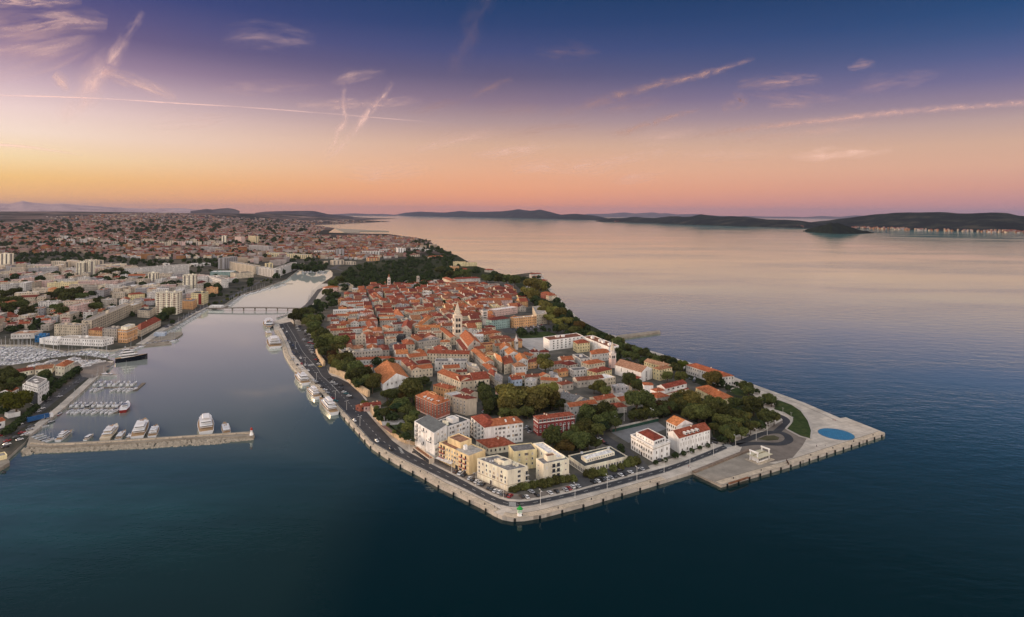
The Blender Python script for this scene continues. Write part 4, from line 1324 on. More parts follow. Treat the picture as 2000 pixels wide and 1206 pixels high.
def belltower(px, py, width, hs, hspire, name, label, st, rf, floors, rot=ROT, oct_=False, cat='bell tower', spire_n=4, drum=0.0, lower=None, pxz=2.0):
    c = P(px, py, pxz)
    t = thing(name, label, cat, (c.x, c.y, GZ), rot)
    mb = MB()
    w2 = width / 2
    n = 8 if oct_ else 4
    k = 1 / math.cos(math.pi / n)
    rt = math.pi / n
    mb.lathe([(w2 * k, -0.5), (w2 * k, hs)], n, rot=rt)
    if lower:
        mb.lathe([(w2 * k + 0.12, -0.5), (w2 * k + 0.12, hs * lower[0])], n, rot=rt, mi=1)
    mb.build('shaft', [st, lower[1] if lower else st], t)
    for z in [hs * f for f in floors['bands']]:
        m2 = MB()
        m2.lathe([(w2 * k, z - 0.25), (w2 * k + 0.35, z), (w2 * k + 0.35, z + 0.35), (w2 * k, z + 0.4)], n, rot=rt)
        m2.build('cornice', st, t)
    am = arch_mesh(width * 0.62, floors['h'], st)
    for z in floors['z']:
        for s in range(4):
            a = s * math.pi / 2
            put('arched_window', am, t, (math.sin(a) * (w2 + 0.02), -math.cos(a) * (w2 + 0.02), z), a)
    z = hs
    if drum:
        m3 = MB()
        m3.lathe([(w2 * 0.8, hs), (w2 * 0.8, hs + drum), (w2 * 0.92, hs + drum + 0.1), (w2 * 0.92, hs + drum + 0.4)], 8)
        m3.build('drum', st, t)
        z = hs + drum + 0.4
    m4 = MB()
    R = w2 * (0.92 if not drum else 0.8) * (k if spire_n == 4 else 1.05)
    m4.lathe([(R, z), (R * 0.55, z + hspire * 0.42), (0.08, z + hspire)], spire_n, rot=math.pi / spire_n)
    m4.tube((0, 0, z + hspire - 0.2), (0, 0, z + hspire + 1.6), 0.07, 0.05, 5)
    m4.build('spire', rf, t)
    FOOT.append([c + Vector((x, y, 0)) for x, y in ((-w2, -w2), (w2, -w2), (w2, w2), (-w2, w2))])
    return t
belltower(893, 668, 9.6, 33, 13, 'bell_tower', "tall cream bell tower with paired arched openings and pointed stone spire", TOWST, SPIRE,
          dict(bands=(0.3, 0.5, 0.7, 0.97), z=(12, 18.5, 25.5), h=3.9), drum=2.2, spire_n=8)
belltower(946, 634, 7.2, 20, 3.2, 'bell_tower', "square white bell tower with low grey pyramid roof behind the cathedral", TOWW, tm('G'), dict(bands=(0.55, 0.97), z=(9, 12.2, 15.6), h=2.3))
belltower(1196, 718, 5.4, 15.0, 8.5, 'bell_tower', "slender belfry with pink lower shaft, octagonal lantern and pale spire", TOWW, SPIRE, dict(bands=(0.62, 0.97), z=(10,), h=2.6), drum=2.6, spire_n=8, lower=(0.6, wm('p')))
belltower(1008, 683, 4.2, 10.5, 6.5, 'bell_tower', "small white octagonal church turret with pointed spire among red roofs", TOWW, TOWW, dict(bands=(0.6, 0.97), z=(7,), h=2.2), oct_=True, spire_n=8)
belltower(759.5, 566, 5.6, 23, 6.5, 'bell_tower', "thin brick and white campanile below the wooded park", TOWW, tm('B'), dict(bands=(0.5, 0.75, 0.97), z=(12.5, 18), h=2.6), drum=2.2, spire_n=8, lower=(0.30, wm('r')))
belltower(816.5, 557, 5.4, 19, 1.2, 'watch_tower', "plain pentagonal stone watch tower at the park edge", wm('s'), wm('s'), dict(bands=(0.96,), z=(13,), h=2.0), cat='tower')

# the cathedral: nave, two aisles, rose windows
def church(q, h, pitch, wall, tile, label, aisle=0.0, ah=0.0, rose=True, name='church', apse=False):
    r = house(q, h, 'p', wall, tile, name, wins=False, chim=0, pitch=pitch)
    tag(r, label, "church")
    A, B, C, D = q
    if aisle:
        e = (B - A).normalized()
        for s in (0, 1):
            if s == 0:
                aq = [A - e * aisle, A - e * 0.02, D - e * 0.02, D - e * aisle]
                aq = [aq[3], aq[0], aq[1], aq[2]]
            else:
                aq = [B + e * 0.02, B + e * aisle, C + e * aisle, C + e * 0.02]
                aq = [aq[1], aq[2], aq[3], aq[0]]
            volume(r, aq, -0.4, ah, 's', wall, tile, 'aisle', 0.22, ov=0.1)
    if rose:
        def rosem(R):
            mb = MB()
            for i in range(16):
                a0, a1 = 2 * math.pi * i / 16, 2 * math.pi * (i + 1) / 16
                mb.q([(R * math.cos(a0), -0.12, R * math.sin(a0)), (R * math.cos(a1), -0.12, R * math.sin(a1)), (R * .72 * math.cos(a1), -0.12, R * .72 * math.sin(a1)), (R * .72 * math.cos(a0), -0.12, R * .72 * math.sin(a0))], 0)
                mb.q([(0, -0.06, 0), (R * .74 * math.cos(a0), -0.06, R * .74 * math.sin(a0)), (R * .74 * math.cos(a1), -0.06, R * .74 * math.sin(a1))], 1)
                if i % 2 == 0:
                    mb.box((R * .4 * math.cos(a0), -0.1, R * .4 * math.sin(a0)), (0.12, 0.1, 0.12))
            return mb.mesh('rose_window', [mat('rose_stone', (0.4, 0.36, 0.32), 0.9), DARKM])
        along(r, A, B, 0.5, h + 0.8, rosem(1.7), 'rose_window', 0.5)
        along(r, A, B, 0.5, h + 4.0, rosem(0.9), 'rose_window', 0.5)
    return r
q = front_quad(914.5, 676, 938, 670.5, (898, 655.5), 13.0)
church(q, 13.0, 0.55, 's', 'R', "pale stone cathedral gable with two round windows and steep orange roof", 6.5, 8.5)
q = front_quad(1252.6, 727.5, 1274, 720.5, (1201, 712.5), 9.5)
r = church(q, 9.5, 0.42, 'w', 'C', "long plain white church with brownish terracotta roof and blank gable", rose=False)
for z, w_, h_ in ((3.2, 0.9, 6.0),):
    mb = MB()
    mb.q([(-w_ / 2, -0.08, 0), (w_ / 2, -0.08, 0), (w_ / 2, -0.08, h_), (-w_ / 2, -0.08, h_)])
    along(r, q[0], q[1], 0.45, z, mb.mesh('lancet_window', [DARKM]), 'lancet_window')
along(r, q[0], q[1], 0.45, 0, DOOR, 'door')
for f in (0.25, 0.5):
    mb = MB()
    mb.q([(-.35, -0.08, 0), (.35, -0.08, 0), (.35, -0.08, 3.2), (-.35, -0.08, 3.2)])
    along(r, q[3], q[0], f, 4.5, mb.mesh('lancet_window', [DARKM]), 'lancet_window')
q = front_quad(1218, 733, 1244, 741, 6, 4.0)
volume(r, q, -0.4, 4.0, 's', 'w', 'R', 'chapel', 0.3)
# little church with clerestory and square tower
q = front_quad(1299.8, 759, 1341.4, 748.7, 9, 10.5)
r = house(q, 10.5, 'g', 'w', 'R', 'church', wins=False, chim=0, pitch=0.5)
tag(r, "white church with a row of lunette windows and a stubby square tower in the trees", "church")
mb = MB()
for i in range(9):
    a = math.pi * i / 8
    mb.v.append((1.3 * math.cos(a), -0.08, 1.3 * math.sin(a)))
mb.f.append(tuple(range(9)))
mb.m.append(0)
LUN = mb.mesh('lunette_window', [DARKM])
for f in (0.14, 0.36, 0.58, 0.80):
    along(r, q[0], q[1], f, 8.3, LUN, 'lunette_window')
aq = front_quad(1301, 769.5, 1346, 759.5, 6, 6.0)
volume(r, aq, -0.4, 6.0, 's', 'c', 'R', 'aisle', 0.4, ov=0.2)
volume(r, front_quad(1283, 765, 1299.5, 762, 8, 9.0), -0.4, 9.0, 'h', 'w', 'R', 'choir')
volume(r, front_quad(1272, 769, 1290, 771, 9, 6.5), -0.4, 6.5, 'h', 'w', 'R', 'apse')
tq = front_quad(1257.5, 752, 1275.9, 752.5, 7.5, 10.5)
volume(r, tq, -0.4, 10.5, 'h', 'w', 'R', 'tower', 0.35)
q = front_quad(1284, 777.5, 1308, 773, 12, 6.5)
r = house(q, 6.5, 'h', 's', 'R', wins=True, chim=1)
tag(r, "grey stone annexe with red roof in front of the white church with lunettes", "house")
# tile roofed hall (old arsenal)
q = front_quad(747.7, 750.2, 798.8, 738, (730.8, 721), 6.0)
r = house(q, 6.0, 'p', 'w', 'O', 'hall_building', wins=False, chim=0, pitch=0.47)
tag(r, "big hall with broad orange-brown gabled roof and plain white end wall behind the rampart", "hall")
rows(r, q[0], q[1], [3.6], [0.18, 0.34, 0.5], W_DARK)
rows(r, q[0], q[1], [6.4], [0.36], W_DARK)

# white angled modern block
A, B, C = (P(x, y, 14.2) for x, y in ((1061.3, 658.4), (1073.2, 664.8), (1139.3, 656.5)))
q = [Vector((v.x, v.y, 0)) for v in (A, B, C, A + C - B)]
q = [q[1], q[2], q[3], q[0]]
r = house(q, 12.2, 'f', 'w', 'B', 'apartment_building', wins=False, chim=3)
tag(r, "long white modern block bending at a right angle with brown flat roof", "apartment block")
rows(r, q[0], q[1], [1.5, 4.2, 6.9, 9.6], fr(8, 0.12, 0.95), W_WIDE, skip=((0, 4), (1, 5)))
rows(r, q[3], q[0], [1.5, 4.2, 6.9, 9.6], [0.6, 0.8], W_SMALL)
A, B, C = (P(x, y, 14.2) for x, y in ((1138.4, 657), (1188.6, 677.5), (1208.6, 674.7)))
wq = [Vector((v.x, v.y, 0)) for v in (A, B, C, A + C - B)]
volume(r, wq, -0.4, 12.0, 'f', 'w', 'B', 'wing')
rows(r, wq[0], wq[1], [4.2, 8.2], fr(5), W_SMALL)
for f in (0.2, 0.5, 0.62, 0.85):
    volume(r, sub(wq, f, f + 0.05, 0.3, 0.55), 11.4, 14.0, 'f', 'w', 'W', 'roof_hut')

# ------------------------------------------------------------------ houses of the old town read off the photograph
# x1 y1 x2 y2 depth(or third corner) height roof wall tile
HOUSES = """
1127.4 671.5 1152 668.8 1119:666.5 10.5 h y R
1156 692.5 1191 688.5 1152:686 8.5 h w O
1287.9 722.6 1312.5 717.7 1275:718.4 10.5 h y B
1258 706 1300 717 11 8.5 g y C
1411 736 1433.8 733.9 1340:712.7 9 h w R
1405.6 781 1431.7 775.5 1359:757 6.5 h y R
1203 757 1228 754.5 9 8 f g W
1221 745 1234 752 9 6.5 g s D
1231 768 1252 775 8 6 g w R
1205 775 1228 772 9 5 f g S
1213 784 1238 779 10 5.5 g c R
1203 796 1225 794 10 5 h w R
1113 795 1166 788 9 7 g w R
1165 782.5 1202 775.5 9 6.5 g c R
1121 785 1144 778 18 6.5 p c G
1117 775 1139 786 8 6 g o G
1088 770 1112 766 9 5 f s G
1094 779 1118 774 9 4 g p D
1128 744 1180 739 10 6.5 g s D
1177 741 1202 736 14 7 f c W
1121 724 1150 721 10 7 f w G
1165 728 1195 721 12 7.5 h y R
1150 712 1182 707 12 7.5 h c R
1110 714 1128 710 12 7.5 h s D
1092 727 1110 724 9 5.5 g o R
1083 712 1104 709 9 7 g s D
1060 716 1078 713 8 4 f g G
1085 741 1098 739 7 6 f w W
1098 752 1120 748 9 6 h s D
1000 742 1020 740 9 6.5 g l R
1025 743 1043 745 9 6 f w W
995 738 1010 739 9 6.5 g w R
1010 734 1026 733 8 7.5 g c O
1026 737 1056 735 8 6 g s D
1056 742 1088 744 8 6.5 g c R
1057 735 1075 733 6 7 p c O
1067 733 1090 730 6 6 f g G
966 741 980 748 968:730 8 g s G
953 727 966 735 958:719.5 8.5 h b R
940 740 957 733 7 7.5 g b D
942 712 953 722 9 8 g s R
1011 707 1031 703 1005:696 11 p w O
993 693 1013 690 985:684 11 p w O
977 684 998 679 975:676 11 p w O
970 702 981 708 964:693 11 g c O
985 712 1003 708 980:698 10 h c R
947 693 968 694 9 10.5 f y R
1031 708 1048 706 8 7 g o D
1047 704 1062 702 9 6.5 g o R
1022 699 1038 697 9 5 f s G
1020 691 1037 696 8 7 g s R
1035 685 1046 686 7 5 h c D
1039 688 1053 687 8 5 h w D
1055 688 1072 688 8 5 h s D
920 684 948 708 9 10.5 g s O
930 683 948 680 10 9 g c R
945 674 968 672 12 9 f o D
968 676 990 674 9 9 g c R
960 662 998 660 11 8 h o D
998 666 1020 666 10 8 h o D
940 655 979 649 13 7 h c R
950 640 968 639 10 8 h c D
902 657 944 657 14 9 f w W
901 646 940 647 8 10 f w G
902 633 941 629 12 10 g y D
900 618 940 615 14 11 g c D
960 626 996 622 14 13 h t D
995 620 1007 621 12 13 h s D
1005 622 1048 617.5 10 14 f o S
1048 615 1068 612 1040:599 15 f c S
967 606 1011 600 14 10 f p W
930 588 1001 586 14 11 h p R
811 640 859 640 12 8 g c O
815 651 863 650 10 8 f c R
858 642 880 660 8 9 g c R
818 668 862 662 14 9 f s G
833 680 882 676 8 8 f c G
860 668 878 668 8 9 h c R
834 690 916 692 12 10.5 g c R
849 706 912 706 12 9.5 f w G
914 714 938 722 908:704 9 f s S
854.4 727.4 899.5 745.2 12 9 g c R
899.5 745.2 924 742.6 15 9 g c R
925 742.4 956 739.3 20 9.3 g c R
868 720 898 718 10 9.5 g c R
892 727 912 726 7 7.5 g c D
783.6 704.6 804 722.9 10 8.5 g c R
804 722.9 845 718.3 12 8.5 g c R
817 711 843 709 12 8.5 h c D
800 698.5 834 695 12 8.5 g b R
802 688 822 690 9 9 p c R
763 702.5 800 703 8 6 g w R
690 703.5 763 700 8 6 g w R
712 719 728 717 8 6 g b R
672 690 747 684 12 11 f s S
661 681 672 690 12 11 f b S
694.5 656 714 655 8 15 f b S
714.5 663 749 662 11 9 g g D
662 655.5 694 654 9 8 g c D
753 662.5 774 661.5 12 12 f b B
775 656 787 656.5 10 13 f k K
760 673 775 674 12 7 h g G
784 640 803 644 788:628 10 p s R
787 663 815 666 12 9 p s R
750 652 787 651 8 10 g s R
746 637 758 641 8 11 h b O
757 635 778 634 7 9 f s S
718 640 735 640 714:629 9 p w O
716 627 737 626.5 9 10 h p O
685 630 701 629.5 10 10 p w R
701 627.5 717 626.5 9 9.5 g w R
706 640 717 641 8 7 g w R
673 643.5 706 641 7 6.5 g w R
646 646.5 674 645 9 7.5 g b O
673 648 689 647 9 7.5 h c D
645 636.5 675 636 8 7.5 g y R
647 628 662 627 9 9 g w D
662 624 676 623 9 8 f g K
644 619 656 619 10 9.5 h s D
655 617 681 617 10 9 g c O
680 614 700 612 10 9.5 g c R
701 615 712 614 8 9 f w G
711 611 729 609 12 11 h p O
742 611 770 611 10 9 g c R
742 619 772 618 8 9 g c O
770 614 789 618 766:606 9 h g O
742 626 775 625 7 9 g s R
768 634 790 632 9 9 g w D
790 607 804 612 9 10 g b O
820 637 842 620 8 9.5 g c O
794 630 803 635 14 9.5 g s D
803 610 842 606 9 9 g c O
651 607 724 604 10 9 f w W
676 594 722 592 9 9 g w R
666 588 712 587 9 10 g w D
664 592 676 593 8 10 f w D
706 586 719 586 8 12 f w D
682 574 698 574 10 11 h g D
698 567 714 567 10 11 h o R
664 560.5 690 557.5 654:555 11 f c K
635 563 664 561 14 9 h p R
728 572 741 584 7 11 g o R
722 575 730 583 8 11 g b O
731 590 747 590 12 12 f c K
748 596 775 595 12 10 g c D
780 597 800 595 12 10 f g G
722 558 748 557 14 9 h b D
888 545.5 938 543.5 14 9.5 h w R
864 543 880 549 14 12 h c O
880 554 935 552 8 8 g c R
914 563 944 562 10 9 h y D
940 559 976 555 14 9 f s D
793 556 808 555 10 12 h p R
804 556 816 556 9 12 f g D
836 557 866 556 9 10 g w R
825 568 836 570 8 11 f w W
824 584 834 591 8 10 f s R
985 556 996 560 8 9 h g R
1038 536 1058 535 10 9 h w R
1040 541 1060 540 8 6 h w R
1052 548 1063 549 14 9 h c R
1056 572 1072 575 14 10 h r R
1072 578 1088 577 10 9 h c R
1031 562 1041 561 14 12 f g W
885 512 910 512 16 13 f y C
907 513.5 932 513 14 11 f y C
881 521 897 520.5 14 13 f o S
895 525 907 526 12 10 g r R
946 527 960 528 12 7 h s R
703.5 795 721 790 6 4 g r R
711 794 744 790 7 4.2 g p R
800 748 816 746 8 5 f k K
846 752 876 760 9 9 h o R
868 768 884 776 12 8 f b W
900 763 918 770 8 8 g b D
968 764 982 776 9 6 g p D
"""
for ln in HOUSES.strip().split('\n'):
    a = ln.split()
    x1, y1, x2, y2 = map(float, a[:4])
    dep = tuple(map(float, a[4].split(':'))) if ':' in a[4] else float(a[4])
    h, rf, wl, tl = float(a[5]), a[6], AGED.get(a[7], a[7]), a[8]
    q = front_quad(x1, y1, x2, y2, dep, h)
    fl_ = rf == 'f' and (q[1] - q[0]).length > 18
    r = house(q, h, rf, wl, tl, 'town_house', fh=3.0)
    auto(r, phrase(wl, rf, tl), 'house', 'houses of the old town')
    if fl_:
        rooftop(r, q, h - 0.5, 3, int(x1 * 7 + y1))

# ------------------------------------------------------------------ the tight red roofs between them
u = Vector((-math.sin(ROT), math.cos(ROT), 0))
v = Vector((math.cos(ROT), math.sin(ROT), 0))
O0 = P(893, 668)
O0.z = 0
FILL = [(640, 616), (664, 585), (676, 572), (715, 556), (760, 553), (835, 549), (900, 553), (955, 552), (1000, 560), (1012, 575), (1030, 590), (1015, 600), (965, 612), (960, 640), (985, 640), (1003, 660), (1030, 680),
        (1075, 695), (1140, 690), (1160, 705), (1200, 726), (1230, 752), (1250, 778), (1225, 800), (1110, 806), (1092, 775), (1000, 755), (965, 770), (945, 752), (905, 758), (850, 752), (846, 735), (800, 740), (745, 715), (662, 705), (655, 665)]
KEEP = [[(1000, 655), (1068, 648), (1066, 690), (1020, 678)], [(945, 745), (1095, 745), (1100, 810), (940, 810)], [(728, 695), (800, 712), (800, 760), (720, 745)], [(985, 640), (1110, 632), (1110, 652), (980, 655)],
        [(1160, 740), (1195, 738), (1200, 772), (1160, 774)], [(1040, 690), (1090, 690), (1090, 725), (1050, 725)]]
BYF = [(f, sum(f, Vector()) / len(f)) for f in FOOT]
BYF = [(f, c, max((p - c).length for p in f)) for f, c in BYF]
def blocked(q, m=0.5):
    c = sum(q, Vector()) / 4
    rad = max((p - c).length for p in q)
    smp = [q[0].lerp(q[1], i / 3).lerp(q[3].lerp(q[2], i / 3), j / 3) for i in range(4) for j in range(4)]
    for f, fc, fr_ in BYF:
        if (Vector((fc.x, fc.y)) - Vector((c.x, c.y))).length > fr_ + rad:
            continue
        for s in smp:
            if inpoly(s.x, s.y, f):
                return True
        for s in f:
            if inpoly(s.x, s.y, q):
                return True
    return False
rng = random.Random(5)
FILLC = []
vv = -250.0
while vv < 230:
    wblk = rng.uniform(22, 30)
    for half in (0, 1):
        v0 = vv + half * wblk / 2
        uu = -170.0
        while uu < 560:
            L = rng.uniform(11, 24)
            if rng.random() < 0.16:
                uu += rng.uniform(4, 9)
            W_ = wblk / 2
            q = [O0 + v * v0 + u * uu, O0 + v * (v0 + W_) + u * uu, O0 + v * (v0 + W_) + u * (uu + L), O0 + v * v0 + u * (uu + L)]
            c = sum(q, Vector()) / 4
            px, py = proj((c.x, c.y, 10))
            h = rng.uniform(5.5, 10.5)
            ok = inpoly(px, py, FILL) and not any(inpoly(px, py, k) for k in KEEP)
            if ok and not blocked(q):
                tl = rng.choice('RRRDDDOBB')
                wl = rng.choice('ddvbsbpsdoyv')
                rf = rng.choice('gggphh')
                if rng.random() < 0.13:
                    rf, tl = 'f', rng.choice('SGW')
                g = rng.uniform(0.0, 0.4)
                FILLC.append((c.y, q, h, rf, wl, tl))
            uu += L
    vv += wblk + 4.5
FILLC.sort(key=lambda e: e[0])
for _, q, h, rf, wl, tl in FILLC[:138]:
    r = house(q, h, rf, wl, tl, 'town_house', rng=rng, foot=False)
    auto(r, phrase(wl, rf, tl), 'house', 'houses of the old town')
# the small roofs further back: one mass
WK, TK = 'dvbspoy', 'RDOBSGW'
mass = MB()
for _, q, h, rf, wl, tl in FILLC[138:]:
    o = Vector((0, 0, 0))
    t1 = MB()
    shell(t1, q, o, 0, h + GZ, 'n')
    m1 = MB()
    if rf == 'f':
        m1.q([(p.x, p.y, h + GZ) for p in q], 0)
    else:
        roof_mesh(m1, q, o, h + GZ, rf, 0.40)
    wi, ti = WK.index(wl), len(WK) + TK.index(tl)
    t2 = MB()
    for i in range(4):
        wall_windows(t2, q[i], q[(i + 1) % 4], GZ, h + GZ, o, 0.8, 0.0, rng)
    for src, f in ((t1, lambda m: wi), (m1, lambda m: wi if m else ti), (t2, lambda m: len(WK) + len(TK))):
        b = len(mass.v)
        mass.v += src.v
        mass.f += [tuple(b + k for k in fc) for fc in src.f]
        mass.m += [f(m) for m in src.m]
tag(mass.build('old_town_roofs', [wm(k) for k in WK] + [tm(k) for k in TK] + [GLASS]), "the packed small red roofs at the back of the old town", 'old town roofs', None, 'stuff')
# ------------------------------------------------------------------ trees
LEAFMAT = {}
def leafmat(name, a, b):
    if name in LEAFMAT:
        return LEAFMAT[name]
    m = bpy.data.materials.new(name)
    m.use_nodes = True
    t = NT(m.node_tree)
    m.node_tree.nodes.remove(m.node_tree.nodes['Principled BSDF'])
    geo = t.n('ShaderNodeNewGeometry')
    oi = t.n('ShaderNodeObjectInfo')
    f = t.math('ADD', t.math('MULTIPLY', geo.outputs['Random Per Island'], 0.7), t.math('MULTIPLY', oi.outputs['Random'], 0.3))
    c = t.ramp(f, [(0.1, (*a, 1)), (0.9, (*b, 1))])
    h = t.n('ShaderNodeHueSaturation')
    t.l(c, h.inputs['Color'])
    t.l(t.math('MULTIPLY_ADD', oi.outputs['Random'], 0.5, 0.75), h.inputs['Value'])
    t.l(t.math('MULTIPLY_ADD', oi.outputs['Random'], 0.05, 0.475), h.inputs['Hue'])
    d, tr, mx = t.n('ShaderNodeBsdfDiffuse'), t.n('ShaderNodeBsdfTranslucent'), t.n('ShaderNodeMixShader')
    t.l(h.outputs[0], d.inputs[0])
    t.l(h.outputs[0], tr.inputs[0])
    mx.inputs[0].default_value = 0.38
    t.l(d.outputs[0], mx.inputs[1])
    t.l(tr.outputs[0], mx.inputs[2])
    t.l(mx.outputs[0], m.node_tree.nodes['Material Output'].inputs[0])
    LEAFMAT[name] = m
    return m
BARK = mat('bark', (0.11, 0.085, 0.06), 0.95, 0.3, 2.0, 0.15, 0.1)
LF = {'dark': leafmat('dark_leaves', (0.040, 0.052, 0.022), (0.140, 0.155, 0.055)), 'oak': leafmat('oak_leaves', (0.064, 0.076, 0.026), (0.20, 0.20, 0.066)),
      'plane': leafmat('plane_leaves', (0.095, 0.092, 0.028), (0.27, 0.235, 0.074)), 'lime': leafmat('lime_leaves', (0.075, 0.095, 0.02), (0.17, 0.19, 0.04)),
      'rust': leafmat('rusty_leaves', (0.070, 0.046, 0.022), (0.15, 0.090, 0.036)), 'pine': leafmat('pine_needles', (0.020, 0.034, 0.020), (0.052, 0.074, 0.034))}
def crown_mesh(name, m, lobes, n, size, seed, flat=0.0):
    """many small leaf sprays spread through several overlapping lobes (unit crown radius 1 around the origin)"""
    rng = random.Random(seed)
    mb = MB()
    tot = sum(l[3] ** 2 for l in lobes)
    for (cx, cy, cz, r, sz) in lobes:
        k = int(n * r * r / tot)
        for i in range(k):
            a, z = rng.uniform(0, 2 * math.pi), rng.uniform(-0.75, 1.0)
            s = math.sqrt(max(0, 1 - z * z))
            rr = r * (rng.uniform(0.55, 1.0) ** 0.5) * rng.uniform(0.80, 1.16)
            d = Vector((s * math.cos(a), s * math.sin(a), z))
            p = Vector((cx, cy, cz)) + Vector((d.x * rr, d.y * rr, d.z * rr * sz))
            nn = (d + Vector((rng.uniform(-1, 1), rng.uniform(-1, 1), rng.uniform(-0.5, 1.1))) * 0.75).normalized()
            e = nn.orthogonal().normalized()
            e = Matrix.Rotation(rng.uniform(0, 6.28), 3, nn) @ e
            g = nn.cross(e)
            w_, h_ = size * rng.uniform(0.6, 1.3), size * rng.uniform(0.45, 0.9)
            mb.q([p - e * w_ - g * h_ * 0.4, p + g * -h_, p + e * w_ - g * h_ * 0.2, p + e * w_ * 0.5 + g * h_, p - e * w_ * 0.6 + g * h_])
    return mb.mesh(name, [m])
def trunk_mesh(h, r, lobes, cz):
    mb = MB()
    mb.tube((0, 0, -0.1), (0.04, 0.02, h * 0.6), r, r * 0.7, 6)
    top = Vector((0.04, 0.02, h * 0.6))
    for l in lobes[:5]:
        mb.tube(top, (l[0] * 0.8, l[1] * 0.8, cz + l[2] * 0.8), r * 0.55, r * 0.15, 5)
    mb.tube(top, (0, 0, cz + 0.4), r * 0.6, r * 0.15, 5)
    return mb.mesh('trunk', [BARK])
def lobeset(seed, n=6, spread=0.5, r=0.55, sz=0.85):
    rng = random.Random(seed)
    L = [(0, 0, 0.15, r * 1.1, sz)]
    for i in range(n):
        a = 2 * math.pi * (i + rng.uniform(-0.3, 0.3)) / n
        L.append((spread * math.cos(a), spread * math.sin(a), rng.uniform(-0.3, 0.4), r * rng.uniform(0.7, 1.0), sz))
    return L
TREES = {}
def proto(kind, key, lobes, n, size, seed, zc=1.15):
    t = thing(kind, None, 'tree')
    put('trunk', trunk_mesh(zc, 0.085, lobes[1:], zc), t)
    put('crown', crown_mesh('crown', LF[key], lobes, n, size, seed), t, (0, 0, zc))
    return t
PROTO = {}
for key in ('dark', 'oak', 'plane', 'lime', 'rust'):
    PROTO[key] = [proto('broadleaf_tree', key, lobeset(s + 3, 7 + s % 3, 0.52, 0.50), 2600, 0.078, s) for s in range(3)]
PROTO['pine'] = [proto('pine_tree', 'pine', [(0, 0, 0.1, 0.6, 0.5)] + [(0.5 * math.cos(a + s), 0.5 * math.sin(a + s), random.uniform(-.15, .2), 0.48, 0.5) for a in (0, 1.3, 2.5, 3.8, 5.0)], 1300, 0.085, 20 + s, 1.5) for s in range(2)]
def cyp(s):
    t = thing('cypress_tree', None, 'tree')
    L = [(0, 0, z, 0.30 * (1 - (z / 3.4) ** 2) + 0.05, 1.3) for z in (0.1, 0.6, 1.1, 1.6, 2.1, 2.6)]
    put('crown', crown_mesh('crown', LF['pine'], L, 1000, 0.085, s), t, (0, 0, 0.5))
    mb = MB()
    mb.tube((0, 0, -0.1), (0, 0, 1.0), 0.07, 0.04)
    put('trunk', mb.mesh('trunk', [BARK]), t)
    return t
PROTO['cyp'] = [cyp(s) for s in (31, 32)]
def balltree():
    t = thing('clipped_tree', None, 'tree')
    L = [(0, 0, 0, 0.95, 1.0)]
    put('crown', crown_mesh('crown', LF['dark'], L, 1100, 0.11, 41), t, (0, 0, 1.55))
    mb = MB()
    mb.tube((0, 0, -0.1), (0, 0, 1.2), 0.09, 0.07)
    put('trunk', mb.mesh('trunk', [BARK]), t)
    return t
PROTO['ball'] = [balltree()]
def bush():
    t = thing('round_shrub', None, 'shrub')
    put('crown', crown_mesh('crown', LF['oak'], lobeset(9, 5, 0.4, 0.62), 1000, 0.12, 51), t, (0, 0, 0.62))
    mb = MB()
    mb.tube((0, 0, -0.1), (0, 0, 0.5), 0.06, 0.04)
    put('trunk', mb.mesh('trunk', [BARK]), t)
    return t
PROTO['bush'] = [bush()]
TNAMES = {'dark': 'dark green spreading tree', 'oak': 'mid green bushy tree', 'plane': 'olive green leafy tree', 'lime': 'bright yellow-green tree', 'rust': 'rusty brown tree', 'pine': 'dark umbrella pine',
          'cyp': 'slim dark cypress', 'ball': 'small clipped round tree', 'bush': 'dense round green shrub'}
ZC = {'pine': 1.5, 'cyp': 1.7, 'ball': 1.55, 'bush': 0.62}
used = set()
TREELIST = []
def add_tree(kind, cx, cy, dpx, gz=2.0, fixed_r=None):
    """crown centre and width in the photo"""
    z = gz + 5
    for _ in range(4):
        p = P(cx, cy, z)
        R = 1.27 * dpx / 2 * p.y / F if fixed_r is None else fixed_r
        z = gz + ZC.get(kind, 1.15) * R
    TREELIST.append((kind, p.x, p.y, gz, R, cx, cy))
